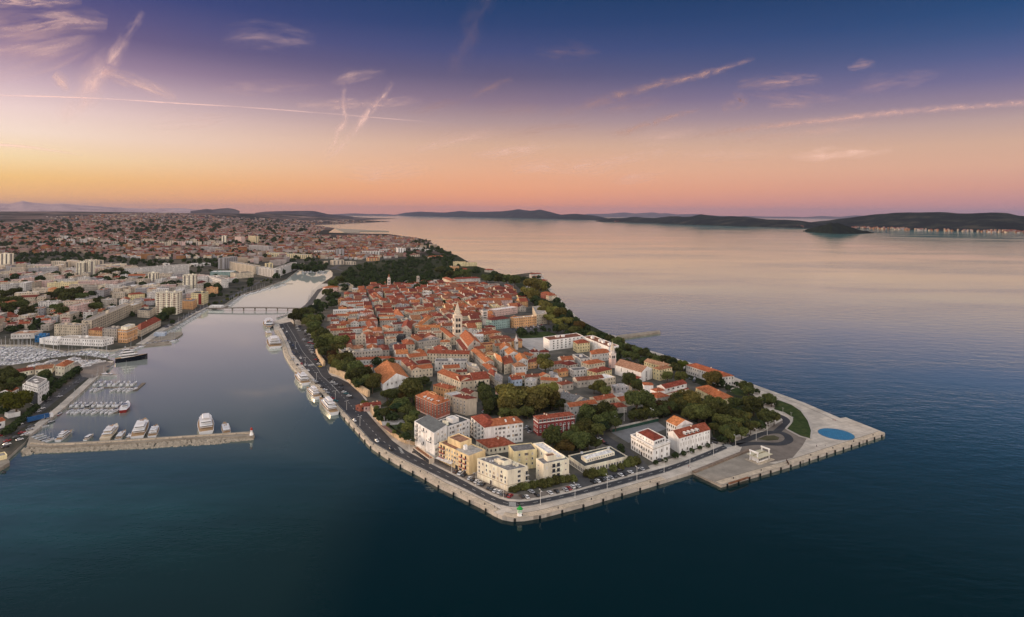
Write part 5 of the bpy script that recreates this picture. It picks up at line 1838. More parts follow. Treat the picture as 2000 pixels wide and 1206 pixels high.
TT = """
bush 998,955,12 1007,955,14 1017,951,15 1028,950,16 1040,947,15 1050,944,13 1060,945,18 1073,942,17 1085,938,17 1098,936,15 1109,935,15 1120,934,16 1146,925,16 1158,925,20 1169,924,15 1178,922,17 1198,915,14 1212,911,15 1224,905,15 1233,901,20 1243,900,18
ball 1281,900,9 1299,895,9 1335,882,9 1351,877,9 1367,872,8 1382.5,867,8 1422.5,753,10 1479,761,9 1439,747,9 1064,642,6 1073,642,6 1083,642,6 1046,642,6 1028,648,7 1038,648,7 1047,648,7
lime 1319,888,11 931,768,10 1397,829,15 1334,712,17 670,664,24 848,748,0
dark 793,850,15 803,805,20 741,805,15 752,806,17 770,812,16 785,792,26 765,792,18 757,772,26 769,771,22 812,745,24 830,742,18 575,622,22 588,615,26 600,610,24 606,628,20 615,637,26 630,653,24 635,688,24 627,671,28 683,711,28 696,722,30 686,735,22 704,732,26 717,724,20 702,746,24 736,704,16 742,701,12 760,711,22 947,760,24 949,778,26 960,784,22 952,802,14 941,752,16
dark 1071,829,22 1078,858,34 1146,807,30 1159,802,24 1183,800,36 1175,823,28 1202,826,24 1191,813,24 1244,786,40 1260,781,36 1268,794,24 1239,810,22 1255,813,20 1279,807,22 1133,863,34 1149,858,34 1164,868,22 1321,719,24 1229,742,26 1243,749,22 1248,757,18 1212,872,12 1216,880,8
oak 795,835,20 800,818,20 790,800,22 614,624,22 659,667,32 659,711,22 675,700,24 638,667,28 1143,834,30 1127,838,24 1172,754,24 1183,762,20 1160,757,18 1303,735,18 1329,735,22 1062,700,22 1048,716,0 720,742,18 804,757,40 1031,803,22 1010,808,24 985,806,22 800,770,22
plane 732,740,22 655,682,22 1000,773,48 986,764,30 1018,766,34 992,789,36 1053,773,44 1071,761,36 1045,788,36 1077,779,30 1030,778,24 1342,773,30 1355,786,30 1382,735,18 1398,738,24 1389,743,24 1408,746,16 1065,712,30
rust 1098,869,26 1111,876,20 1318,781,20 1362,793,22 1012,781,20 1117,862,16 1146,843,14
oak 1332,789,26 1371,800,30 1393,786,34 1406,794,26 1345,808,26 1377,810,26 1398,808,26 1411,821,28 1414,839,20 1409,855,12 1385,794,32 1365,806,28 1434,809,28 1449,842,22 1427,855,14 1415,857,14 1474,829,18 1466,834,20 1489,812,18 1512,817,20 1440,826,20 1452,818,18
dark 1405,796,26 1415,810,30 1420,829,24 1432,840,24 1500,814,26 1472,792,30 1464,787,26 1479,784,20 1457,755,22 1462,762,20 1499,777,18 1507,782,18 1512,785,13 1497,782,14 1436,790,22 1455,802,20 1486,828,16 1425,795,20 1352,795,24 1312,797,20 1296,800,22
pine 772,796,20 741,813,10
bush 733,812,9 745,817,8 758,829,8 770,843,8 783,852,8 722,796,8 716,787,9 709,786,8 735,796,9
cyp 1016,542,8 1023,541,8 1043,540,7 1008,546,7 1030,544,7 1052,538,7
plane 1040,556,32 1055,560,26 1030,572,24 1042,578,22
dark 1005,548,20 990,546,18 975,545,18 950,546,18 958,541,16 1018,577,16 910,535,20 892,536,18 880,536,18 1068,556,14 930,527,14 966,535,14 1046,584,16 1052,592,14 860,528,18 875,527,16 900,528,12
plane 1065,596,26 1078,608,24 1093,612,22 1060,608,22 1108,626,20 1072,620,20 1090,628,18
oak 1085,597,16 1098,606,16 1110,614,14 1120,628,16 1132,638,16 1100,640,18 1118,645,18 1140,648,16 1155,655,18 1128,652,14 1108,650,12 1170,655,16 1088,640,16 1060,640,9 1018,646,16
dark 1182,657,16 1192,664,18 1205,671,20 1218,676,20 1232,681,20 1245,686,20 1258,690,20 1272,696,18 1286,700,20 1300,704,18 1314,708,18 1326,712,14 1210,684,18 1224,692,18 1240,698,18 1256,704,16 1270,708,14 1205,696,14 1284,712,14 1165,662,14 1146,640,14 1125,624,12 1112,610,12 1098,596,12 1088,586,12 1240,712,10 1225,705,10
dark 650,556,18 662,548,18 672,560,14 640,572,18 655,576,16 650,590,16 632,596,16 620,590,14 645,582,14 735,565,12 612,606,14 626,604,12 674,602,10 697,626,8
pine 610,600,20 625,614,16
oak 815,560,14 800,552,14 760,548,14 780,550,14 745,552,14 828,553,14 840,548,14 700,556,12
"""
for ln in TT.strip().split('\n'):
    k, *items = ln.split()
    for it in items:
        x, y, d = map(float, it.split(','))
        if d > 0:
            add_tree(k, x, y, d, 6.6 if (725 < x < 812 and 795 < y < 866) else 2.0)
TX = [([(1330, 770), (1400, 778), (1460, 800), (1470, 835), (1410, 858), (1392, 835), (1330, 805), (1290, 815), (1240, 808)], 34, (12, 24)), ([(640, 655), (665, 660), (680, 700), (735, 735), (740, 765), (700, 750), (655, 715), (630, 690)], 26, (14, 26)),
      ([(1060, 560), (1080, 590), (1130, 635), (1210, 665), (1330, 708), (1325, 716), (1200, 690), (1120, 645), (1050, 600)], 40, (10, 20)), ([(735, 800), (800, 755), (845, 748), (838, 762), (806, 830), (770, 845)], 16, (10, 22)),
      ([(1060, 838), (1130, 842), (1165, 855), (1125, 882), (1085, 880)], 12, (12, 22)), ([(960, 765), (1090, 765), (1095, 800), (950, 806)], 12, (14, 26)), ([(1130, 805), (1200, 800), (1225, 812), (1150, 850)], 8, (14, 24)),
      ([(570, 612), (610, 600), (622, 625), (648, 690), (625, 680), (600, 630)], 16, (12, 22)), ([(660, 600), (900, 560), (1000, 580), (1010, 600), (800, 640), (660, 690)], 24, (6, 11)), ([(1230, 800), (1290, 795), (1320, 775), (1310, 800), (1270, 812)], 9, (12, 22))]
rx = random.Random(99)
for poly, n, (d0, d1) in TX:
    xs, ys = [p[0] for p in poly], [p[1] for p in poly]
    while n:
        x, y = rx.uniform(min(xs), max(xs)), rx.uniform(min(ys), max(ys))
        if inpoly(x, y, poly):
            n -= 1
            g = P(x, y + 8, 2)
            if not any(inpoly(g.x, g.y, f) for f in FOOT):
                add_tree(rx.choice(('dark', 'oak', 'oak', 'plane', 'dark', 'pine', 'rust') if d0 > 8 else ('dark', 'oak')), x, y, rx.uniform(d0, d1), 6.6 if (725 < x < 812 and 795 < y < 866) else 2.0)
PARK = [(648, 562), (668, 532), (690, 518), (740, 510), (790, 508), (850, 500), (885, 500), (905, 530), (890, 545), (830, 546), (760, 550), (700, 557)]
# left bank avenue and gardens by the small boat harbour
TL = """
oak 12,842,14 20,836,16 30,828,14 40,819,14 53,809,13 62,800,13 70,794,12 84,776,13 92,769,13 99,762,13 107,754,14 115,748,13 123,742,13 131,735,14 138,730,14 146,724,14 152,720,12
dark 8,728,26 22,735,24 6,745,24 30,748,22 15,760,20 10,775,22 40,735,16 88,732,20 100,742,16 8,800,16 4,785,18
lime 33,783,40 84,738,16
dark 330,610,20 318,616,16 337,628,8 230,744,0
oak 290,637,8 299,632,8 308,628,8 316,623,8 280,642,8 270,648,8 262,654,7 324,620,8
dark 40,595,26 28,588,24 15,600,26 50,610,22 62,608,18 5,592,22 70,600,16 110,600,20 122,608,20 98,592,18 130,580,24 145,575,26 120,572,22 158,580,20 185,598,22 192,588,20 178,575,16 140,602,16 30,572,20 10,575,18 60,578,16 80,582,14 100,578,18 88,604,14 20,622,12 55,630,10
cyp 5,592,11 11,598,10 17,604,9 118,598,8 114,611,8 107,590,8
dark 30,540,14 78,545,16 95,540,10 48,553,14 110,535,14 135,540,16 145,545,12 200,535,16 215,532,18 230,530,18 245,536,16 190,540,14 222,540,14 240,545,14 208,545,14 110,552,10 265,540,14 275,548,16 290,546,16 262,552,14 278,556,14
pine 322,553,14 335,551,16 348,550,12 405,555,14 425,556,14 395,564,0
dark 425,562,14 430,575,8 415,576,10 460,548,10 490,546,9 540,538,12 552,530,10 575,520,14 590,520,14 600,523,14 615,524,14 628,522,14 562,518,12 610,515,12
cyp 487,547,9 489,551,9
"""
for ln in TL.strip().split('\n'):
    k, *items = ln.split()
    for it in items:
        x, y, d = map(float, it.split(','))
        if d > 0:
            add_tree(k, x, y, d)
rng = random.Random(77)
BELT = [[(0, 512), (20, 500), (100, 493), (160, 495), (200, 498), (260, 505), (300, 508), (420, 505), (445, 515), (440, 522), (380, 512), (300, 515), (190, 512), (60, 514)],
        [(560, 508), (580, 500), (655, 508), (640, 522), (575, 524)], PARK, PARK,
        [(780, 492), (840, 480), (870, 484), (896, 502), (885, 508), (800, 505)], [(820, 466), (852, 481), (890, 500), (880, 500), (840, 484), (800, 474)],
        [(440, 590), (400, 597), (470, 560), (520, 545), (540, 548), (480, 572)]]
for bi, poly in enumerate(BELT):
    xs, ys = [p[0] for p in poly], [p[1] for p in poly]
    n = {0: 190, 1: 24, 2: 150, 3: 150, 4: 70, 5: 60, 6: 26}[bi]
    k = 0
    while k < n:
        x, y = rng.uniform(min(xs), max(xs)), rng.uniform(min(ys), max(ys))
        if inpoly(x, y, poly):
            add_tree(rng.choice(('dark', 'dark', 'oak', 'oak', 'plane', 'pine') if bi != 6 else ('oak', 'bush')), x, y, 0, fixed_r=rng.uniform(4.5, 7.5) if bi != 6 else rng.uniform(2, 3.5))
            k += 1
# tree belts and garden trees through the town beyond (scattered; the smallest become one mass)
GREEN = [([(-220, 560), (150, 545), (300, 560), (320, 600), (200, 640), (100, 655), (-220, 660)], 220, 3.6, 5.5), ([(-220, 515), (430, 520), (430, 560), (250, 560), (-220, 555)], 270, 3.5, 5.8),
         ([(-220, 486), (450, 484), (640, 478), (650, 505), (440, 505), (-220, 500)], 560, 4, 7), ([(600, 468), (840, 470), (860, 490), (660, 505), (600, 500)], 160, 4, 6.5),
         ([(-220, 455), (620, 452), (640, 480), (-220, 487)], 900, 5, 10), ([(-220, 436), (580, 430), (640, 455), (-220, 460)], 420, 8, 16)]
for poly, n, r0, r1 in GREEN:
    xs, ys = [p[0] for p in poly], [p[1] for p in poly]
    k = 0
    while k < n:
        x, y = rng.uniform(min(xs), max(xs)), rng.uniform(min(ys), max(ys))
        if not inpoly(x, y, poly):
            continue
        k += 1
        g = T(x, y)
        if g is None:
            continue
        R = rng.uniform(r0, r1)
        TREELIST.append((rng.choice(('dark', 'dark', 'oak', 'pine')), g.x, g.y, g.z, R, x, y))
TREELIST.sort(key=lambda t: -t[4] / t[2])
cnt = {}
rest = []
kindname = lambda k: 'round_shrub' if k == 'bush' else 'tree'
for (k, x, y, z, R, px, py) in TREELIST:
    kn = kindname(k)
    cnt[kn] = cnt.get(kn, 0) + 1
    if kn == 'tree' and (cnt[kn] > 296 or px < -12):
        cnt[kn] -= px < -12
        rest.append((k, x, y, z, R))
        continue
    rg = random.Random(int(px * 31 + py * 17))
    pr = rg.choice(PROTO[k])
    s = (R * rg.uniform(0.92, 1.08), R * rg.uniform(0.92, 1.08), R * rg.uniform(0.88, 1.12))
    if pr.name not in used:
        used.add(pr.name)
        o = pr
        o.location, o.rotation_euler, o.scale = (x, y, z), (0, 0, rg.uniform(0, 6.28)), s
    else:
        o = dup(pr, (x, y, z), rg.uniform(0, 6.28), s)
    auto(o, TNAMES[k], 'shrub' if k == 'bush' else 'tree', 'trees of the old town and its gardens' if k != 'bush' else 'clipped shrubs along the walls', (px, py))
for lst in PROTO.values():
    for pr in lst:
        if pr.name not in used:
            for ch in list(pr.children):
                bpy.data.objects.remove(ch)
            bpy.data.objects.remove(pr)
# the far tree belts as one mass
mb = MB()
rg = random.Random(9)
for (k, x, y, z, R) in rest:
    n = max(14, min(110, int(32000 * R / y)))
    size = R * (0.42 if n < 40 else 0.28)
    for i in range(n):
        a, zz = rg.uniform(0, 6.283), rg.uniform(-0.6, 1)
        s = math.sqrt(1 - zz * zz) * R * rg.uniform(0.6, 1.02)
        p = Vector((x + s * math.cos(a), y + s * math.sin(a), z + R * (0.95 + zz * 0.75)))
        nn = Vector((math.cos(a) + rg.uniform(-.6, .6), math.sin(a) + rg.uniform(-.6, .6), zz + rg.uniform(-.3, .9))).normalized()
        e = nn.orthogonal().normalized()
        e = Matrix.Rotation(rg.uniform(0, 6.28), 3, nn) @ e
        g = nn.cross(e)
        w_, h_ = size * rg.uniform(0.6, 1.2), size * rg.uniform(0.5, 0.9)
        mb.q([p - e * w_ - g * h_, p + e * w_ - g * h_ * .6, p + e * w_ * .4 + g * h_, p - e * w_ * .7 + g * h_ * .8])
tag(mb.build('woodland', leafmat('distant_leaves', (0.020, 0.030, 0.015), (0.055, 0.068, 0.028))), "dark tree belts of the park hill and the far city", 'woodland', None, 'stuff')
# ------------------------------------------------------------------ moles, jetty, footbridge, ramparts
def slab(name, px, z0, z1, m, label, cat, zp=None):
    pts = [P(x, y, z1 if zp is None else zp) for x, y in px]
    c = sum(pts, Vector()) / len(pts)
    o = polymesh(name, [p - c for p in pts], z1, m, None, z0)
    o.location = (c.x, c.y, 0)
    return tag(o, label, cat)
slab('stone_jetty', [(1204, 661), (1207, 655), (1288, 645.5), (1290, 649)], -2, 2.2, CONC, "long straight stone jetty reaching into the open sea behind the pines", "jetty")
mole = [(58, 853), (70, 858), (93, 866), (200, 861), (309, 854), (418, 847.5), (492, 842.5), (496, 846), (496, 852), (418, 853.5), (309, 860.5), (200, 868), (100, 873), (52, 871)]
slab('breakwater', mole, -2, 2.4, CONC, "long concrete breakwater with boulder armour closing the small harbour", "breakwater")
tag(kerb('parapet_wall', [(60, 868), (100, 871.5), (200, 866.5), (309, 859), (418, 852), (470, 848.5), (494, 849)], 0.9, 2.0, 3.1, STONE2), "low pale parapet along the outer side of the breakwater", "wall")
rg = random.Random(2)
mb = MB()
rin, rout = W0([(45, 880), (60, 877), (100, 876.5), (200, 871), (309, 863.5), (418, 857), (494, 852)]), W0([(40, 893), (70, 886.5), (162, 882), (279, 877), (418, 868.5), (496, 859)])
def at(pl, f):
    L = [(b - a).length for a, b in zip(pl, pl[1:])]
    d = f * sum(L)
    for (a, b), l in zip(zip(pl, pl[1:]), L):
        if d <= l:
            return a.lerp(b, d / l)
        d -= l
    return pl[-1]
for i in range(1500):
    f, g = rg.random(), rg.random()
    p = at(rin, f).lerp(at(rout, f), g)
    r = rg.uniform(0.5, 1.15)
    ring = []
    for z, k in ((-0.7, 0.7), (0.0, 1.0), (0.7, 0.55)):
        ring.append([(p.x + r * k * rg.uniform(.75, 1.2) * math.cos(a + z), p.y + r * k * rg.uniform(.75, 1.2) * math.sin(a + z), 1.7 * (1 - g) ** 0.8 - 0.3 + z * r) for a in (0, 1.05, 2.1, 3.14, 4.2, 5.2)])
    mb.loft(ring, 0, False, True)
tag(mb.build('boulders', ROCK), "pale boulders heaped along the outer side of the breakwater", "boulders", None, 'stuff')
slab('landing_stage', [(-60, 935), (-60, 905), (0, 897), (17, 897), (19, 903), (0, 914), (-40, 930)], -2, 2.3, CONC, "low concrete landing at the lower left with a pale roofed shed on it", "landing")
slab('pontoon', [(281, 677), (283, 674.5), (334, 668.5), (335, 672)], -0.6, 1.1, CONC, "dark low pier sticking out beyond the peach palazzo", "pier")
slab('pontoon', [(270, 676), (300, 662), (330, 650), (355, 648), (357, 652), (340, 663), (325, 669)], -2, 1.6, CONC, "small boat landing with pale blue canopy below the red roofed row", "pier")
def pont(px, w, label):
    pl = [P(x, y, 0.6) for x, y in px]
    A, B = offset(pl, w / 2), offset(pl, -w / 2)
    mb = MB()
    c = pl[0]
    mb.loft([[(a.x - c.x, a.y - c.y, -0.3), (a.x - c.x, a.y - c.y, 0.6), (b.x - c.x, b.y - c.y, 0.6), (b.x - c.x, b.y - c.y, -0.3)] for a, b in zip(A, B)], 0, True, True)
    return tag(mb.build('pontoon', mat('pontoon_boards', (0.18, 0.15, 0.12), 0.9, 0.25, 0.8, 0.1), None, (c.x, c.y, 0)), label, "pontoon")
pont([(132, 798), (232, 797)], 2.4, "timber pontoon between two rows of sailing boats in the small harbour")
pont([(226, 806.5), (246, 788)], 3.0, "short pontoon end beside the red ketch")
pont([(184, 757), (262, 756)], 2.4, "upper timber pontoon with sailing yachts on both sides")
pont([(264, 763), (281, 748)], 3.0, "floating pontoon end pointing into the channel")
for i, (a, b) in enumerate([((440, 601), (470, 578)), ((507, 566), (521, 553)), ((521, 554.5), (572, 554.5)), ((465, 579), (507, 566))]):
    pont([a, b], 4.0, ["slanting pontoon with moored boats beside the footbridge", "short pier under the teal hall", "thin breakwater pier at the inner basin", "curving quay with moored boats"][i])
# footbridge on slim piers
bp0, bp1 = P(404, 602.5, 4.2), P(590, 602.5, 4.2)
t = thing('footbridge', "long low footbridge on slim piers across the harbour inlet", "bridge", (bp0.x, bp0.y, 0))
d = bp1 - bp0
mb = MB()
n = 24
sec = []
for i in range(n + 1):
    f = i / n
    p = d * f
    z = 3.4 + 1.3 * math.sin(math.pi * f)
    sec.append([(p.x, p.y - 3, z), (p.x, p.y - 3, z + 0.8), (p.x, p.y + 3, z + 0.8), (p.x, p.y + 3, z)])
mb.loft(sec, 0, True, True)
mb.build('deck', mat('bridge_concrete', (0.20, 0.17, 0.14), 0.9), t)
for s in (-2.9, 2.9):
    mb = MB()
    for i in range(n):
        a, b = d * (i / n), d * ((i + 1) / n)
        za, zb = 4.2 + 1.3 * math.sin(math.pi * i / n), 4.2 + 1.3 * math.sin(math.pi * (i + 1) / n)
        mb.tube((a.x, a.y + s, za + 1.1), (b.x, b.y + s, zb + 1.1), 0.04, None, 4)
        mb.tube((a.x, a.y + s, za), (a.x, a.y + s, za + 1.1), 0.05, None, 4)
    mb.build('railing', DARKM, t)
for px in (454, 476, 498, 520, 542, 562):
    f = (P(px, 602.5, 4.2).x - bp0.x) / d.x
    mb = MB()
    mb.lathe([(0.9, -3), (0.9, 2.8), (1.4, 3.9)], 8)
    put('pier', mb.mesh('pier', [CONC]), t, (d.x * f, d.y * f, 0.4))
# ramparts
def rampart(px, hgt, w, label, m=WALLST, batter=0.8):
    pl = resample([P(x, y, 2.0) for x, y in px], 5)
    c = pl[0]
    pl = [p - c for p in pl]
    o0, o1 = offset(pl, -batter), offset(pl, w)
    i0 = offset(pl, 0)
    mb = MB()
    mb.loft([[(a.x, a.y, -0.3), (b.x, b.y, hgt), (e.x, e.y, hgt), (e.x, e.y, -0.3)] for a, b, e in zip(o0, i0, o1)], 0, True, True)
    return tag(mb.build('rampart_wall', m, None, (c.x, c.y, 2.0)), label, "city wall")
rampart([(719, 776), (701.7, 764.6), (680.5, 744.7), (664, 734.7), (643.9, 727.9)], 5.5, -1.6, "tan stone rampart curving behind the quayside parking", batter=-0.8)
rampart([(632, 716), (621.5, 700), (617, 688)], 5.0, -1.6, "short tan rampart behind the red and yellow parked cars", batter=-0.8)
rampart([(622, 660), (613, 648), (607, 637)], 5.5, -1.6, "tan rampart stub on the right side of the upper parking", batter=-0.8)
rampart([(607, 637), (574, 634), (568, 628)], 4.0, -2.5, "grey rampart across the far end of the upper parking", wm('s'), batter=-0.5)
rampart([(811, 870), (795, 866.5), (782, 861), (766, 850), (750, 834), (734, 818), (726, 808), (722, 800), (728, 795)], 4.6, -1.2, "long tan retaining wall below the garden terrace", batter=-0.7)
# garden cafe terrace
t = thing('garden_pergola', "white pergola and pool terrace among trees above the retaining wall", "pergola", P(768, 826, 6.6))
mb = MB()
mb.box((0, 0, 0.06), (16, 9, 0.14), ROT)
mb.build('paved_floor', mat('terrace_paving', (0.42, 0.40, 0.38), 0.9), t)
for i in range(6):
    mb = MB()
    mb.box((0, 0, 2.6), (0.18, 4.2, 0.18))
    for s in (-1.9, 1.9):
        mb.box((0, s, 1.3), (0.16, 0.16, 2.6))
    a = -6 + 2.1 * i
    put('frame', mb.mesh('frame', [PALE]), t, (a * math.cos(ROT) - 6 * math.sin(ROT), a * math.sin(ROT) + 6 * math.cos(ROT), 0), ROT)
mb = MB()
mb.box((0, 0, 0.03), (18, 3.0, 0.08))
t2 = thing('brick_path', "narrow reddish path with parasols on the garden terrace above the wall", "path", P(757, 838, 6.62))
put('paving', mb.mesh('paving', [mat('red_paving', (0.20, 0.11, 0.09), 0.9)]), t2, (0, 0, 0), ROT + math.radians(108))

# ------------------------------------------------------------------ quay furniture
def fender_mesh():
    mb = MB()
    for z in (0.55, 1.25):
        n = 12
        rings = []
        for i in range(n + 1):
            a = 2 * math.pi * i / n
            cx, cz = 0.42 * math.cos(a), 0.42 * math.sin(a)
            rings.append([(cx + 0.18 * math.cos(a) * math.cos(b), -0.3 + 0.3 * math.sin(b), z + cz + 0.18 * math.sin(a) * math.cos(b)) for b in (0, 1.05, 2.1, 3.14, 4.2, 5.2)])
        mb.loft(rings)
    return mb.mesh('fender', [mat('black_rubber', (0.012, 0.012, 0.013), 0.8)])
FEND = fender_mesh()
def bollard_mesh():
    mb = MB()
    mb.lathe([(0.34, 0), (0.30, 0.1), (0.22, 0.16), (0.20, 0.55), (0.36, 0.66), (0.36, 0.78), (0.2, 0.86)], 10)
    return mb.mesh('bollard', [DARKM])
BOL = bollard_mesh()
def along_edge(px, step, inset_, me, name, phr, cat, group, z=2.0, s=1.0, skip=()):
    pl = [Vector((p.x, p.y, 0)) for p in W0(px)]
    L = sum((b - a).length for a, b in zip(pl, pl[1:]))
    n = int(L / step)
    for i in range(n):
        if i in skip:
            continue
        f = (i + 0.5) / n
        p, p2 = at(pl, f), at(pl, min(1, f + 0.002))
        e = (p2 - p).normalized()
        nrm = Vector((-e.y, e.x, 0))
        q = p + nrm * inset_
        o = put(name, me, None, (q.x, q.y, z), math.atan2(e.y, e.x), s)
        auto(o, phr, cat, group)
QL = list(reversed(L_COAST[:17]))
QR = list(reversed(F_COAST[4:]))
along_edge(QL[6:], 12.5, -0.05, FEND, 'tyre_fender', 'black tyre fender on the quay', 'fender', 'tyre fenders hung on the quay', 0.0)
along_edge(QR, 12.5, -0.05, FEND, 'tyre_fender', 'black tyre fender on the quay', 'fender', 'tyre fenders hung on the quay', 0.0)
along_edge([(1408.6, 953), (1550, 911), (1728.5, 852)], 9.0, -0.05, FEND, 'tyre_fender', 'black tyre fender on the quay', 'fender', 'tyre fenders hung on the quay', 0.0)
along_edge(QL, 19, 1.6, BOL, 'mooring_bollard', 'dark iron mooring bollard', 'bollard', 'mooring bollards along the quay', 2.1)
along_edge(QR, 19, 1.6, BOL, 'mooring_bollard', 'dark iron mooring bollard', 'bollard', 'mooring bollards along the quay', 2.1)
along_edge([(1408.6, 953), (1550, 911), (1728.5, 852)], 24, 1.8, BOL, 'mooring_bollard', 'dark iron mooring bollard', 'bollard', 'mooring bollards along the quay', 2.1)
# street lamps
def lamp(h=7.6):
    t = thing('street_lamp', None, None)
    mb = MB()
    mb.lathe([(0.22, 0), (0.22, 0.5), (0.12, 0.6), (0.09, h)], 8)
    mb.build('pole', PALE, t)
    m2 = MB()
    m2.tube((0, 0, h), (0, -1.5, h + 0.35), 0.06, 0.05)
    m2.tube((0, 0, h), (0, 1.2, h + 0.3), 0.06, 0.05)
    m2.build('arm', PALE, t)
    for y in (-1.6, 1.2):
        m3 = MB()
        m3.box((0, y, h + 0.36), (0.34, 0.9, 0.14), bottom=True)
        m3.build('lamp_head', WHITEP, t)
    return t
LAMP0 = None
for x, y, s in [(1055.5, 986.7, 1), (1123, 972.7, 1), (1186, 955.5, 1), (1244, 939, 1), (1297, 923, 1), (1347.5, 906.5, 1), (1393.7, 890.4, 1), (1436.7, 874, 1), (1476.9, 860.6, 1), (1498.5, 850, 1),
                (799, 881.5, .9), (839, 902.4, .95), (882, 923, .95), (929.5, 948.7, .95), (983, 972.5, .95), (703, 832, .9), (677, 801, .9), (655, 780, .9), (618, 743, .9), (596, 712, .9), (577, 680, .9),
                (1529, 808, .55), (1545, 817, .55), (1548.5, 826, .55), (1436, 787, .5), (1465, 822, .5), (1219, 823, 1.2), (1273, 824, 1.2), (1203, 838, 1.1)]:
    p = P(x, y, 2.0)
    if LAMP0 is None:
        LAMP0 = lamp()
        o = LAMP0
        o.location = p
    else:
        o = dup(LAMP0, p)
    o.rotation_euler = (0, 0, math.radians(20 if x > 1010 else -50))
    o.scale = (s, s, s)
    auto(o, "white pole street lamp", 'street lamp', 'street lamps along the quay', (x, y))

# green and white harbour beacon at the bend
p = P(1015.2, 1006.5, 2.1)
t = thing('harbour_beacon', "small white harbour light with green cap and green band on the quay bend", "beacon", p)
GREEN_P = mat('green_paint', (0.02, 0.33, 0.055), 0.6, 0.12, 1.0, 0.0)
mb = MB()
mb.lathe([(1.45, 0), (1.45, 0.25), (1.25, 0.3), (1.2, 3.2)], 20)
mb.build('tower', wm('w'), t)
for z in (1.55, 2.25):
    mb = MB()
    mb.lathe([(1.235, z), (1.225, z + 0.28)], 20, cap=False)
    mb.build('band', GREEN_P, t)
mb = MB()
mb.lathe([(1.6, 3.2), (1.6, 3.45), (1.1, 3.5), (1.0, 3.9), (0.45, 4.25), (0.4, 4.7), (0.1, 4.95)], 20)
mb.build('cap', GREEN_P, t)
# red light on the breakwater head
p = P(491, 850, 2.4)
t = thing('breakwater_light', "small red lantern tower at the head of the breakwater", "beacon", p)
REDP = mat('red_paint', (0.40, 0.035, 0.025), 0.6, 0.15, 1.0, 0.0)
mb = MB()
mb.lathe([(1.3, 0), (1.3, 0.8), (0.85, 0.9), (0.7, 3.6)], 12)
mb.build('tower', wm('w'), t)
mb = MB()
mb.lathe([(1.0, 3.6), (1.0, 3.8), (0.65, 3.85), (0.65, 4.7), (0.8, 4.75), (0.1, 5.3)], 12)
mb.build('lantern', REDP, t)
mb = MB()
mb.lathe([(0.79, 1.8), (0.74, 2.9)], 12, cap=False)
mb.build('band', REDP, t)
# yellow-blue hut etc on the landing at lower left
q = [P(x, y, 5) for x, y in ((-25, 903), (0, 896), (16, 891), (-10, 888))]
q = front_quad(-20, 896, 14, 888, 7, 3.0)
r = house(q, 3.0, 'f', 'y', 'S', 'harbour_shed', wins=False, chim=0)
tag(r, "pale flat roofed shed on the concrete landing at the lower left", "shed")
p = P(8, 924, 0)
t = thing('mooring_buoy', "dark round mooring buoy with short post near the lower left shore", "buoy", p)
mb = MB()
mb.lathe([(0.3, -0.6), (1.0, -0.2), (1.1, 0.3), (0.6, 0.9)], 12)
mb.build('float', DARKM, t)
mb = MB()
mb.tube((0, 0, 0.8), (0, 0, 3.6), 0.08)
mb.build('post', DARKM, t)

# blue disc set in the paving
c = P(1633, 848.3, 2.1)
mb = MB()
n = 72
R = 11.5
ring = [(R * math.cos(2 * math.pi * i / n), R * math.sin(2 * math.pi * i / n), 0.05) for i in range(n)]
mb.q(ring, 0)
def solar():
    m = bpy.data.materials.new('solar_glass')
    m.use_nodes = True
    t = NT(m.node_tree)
    tcn = t.n('ShaderNodeTexCoord')
    mp = t.n('ShaderNodeMapping')
    mp.inputs['Rotation'].default_value = (0, 0, math.radians(20))
    t.l(tcn.outputs['Object'], mp.inputs[0])
    b = t.n('ShaderNodeTexBrick')
    b.offset = 0
    b.inputs['Scale'].default_value = 1.0
    b.inputs['Mortar Size'].default_value = 0.035
    b.inputs['Brick Width'].default_value = 1.5
    b.inputs['Row Height'].default_value = 1.0
    b.inputs['Color1'].default_value = (0.022, 0.165, 0.31, 1)
    b.inputs['Color2'].default_value = (0.036, 0.23, 0.41, 1)
    b.inputs['Mortar'].default_value = (0.004, 0.03, 0.10, 1)
    t.l(mp.outputs[0], b.inputs[0])
    bs = m.node_tree.nodes['Principled BSDF']
    t.l(b.outputs[0], bs.inputs['Base Color'])
    bs.inputs['Roughness'].default_value = 0.35
    return m
t = thing('solar_disc', "big round blue glass disc laid flush in the pale waterfront paving", "glass disc", c)
mb.build('glass_panels', solar(), t)
mb = MB()
mb.lathe([(R + 0.25, 0.0), (R + 0.25, 0.06), (R - 0.02, 0.062)], n, cap=False)
mb.build('rim', mat('rim_steel', (0.16, 0.2, 0.25), 0.5), t)
# ferry kiosk with portal frames
k0, k1, k2 = P(1461, 895, 2.1), P(1480, 905, 2.1), P(1503, 897, 2.1)
e = (k2 - k1).normalized()
g = Vector((-e.y, e.x, 0))
ang = math.atan2(e.y, e.x)
L, Wd = (k2 - k1).length * 1.02, 6.0
t = thing('ferry_kiosk', "small white flat roofed ferry kiosk with two tall portal frames on the slip", "kiosk", k1, ang)
mb = MB()
mb.box((L * 0.48, Wd / 2, 1.6), (L * 0.8, Wd, 3.2))
mb.build('wall', wm('w'), t)
for i in range(6):
    put('window', W_WIDE, t, (L * 0.17 + i * L * 0.125, -0.02, 1.0), 0)
mb = MB()
mb.box((L * 0.5, Wd / 2, 3.45), (L * 1.12, Wd * 1.5, 0.3), bottom=True)
ro = mb.build('roof', mat('pale_roof_sheet', (0.60, 0.55, 0.40), 0.8, 0.12, 0.5, 0.0), t)
mb = MB()
mb.box((L * 0.5, Wd / 2 + 0.4, 3.68), (L * 1.0, 0.7, 0.14))
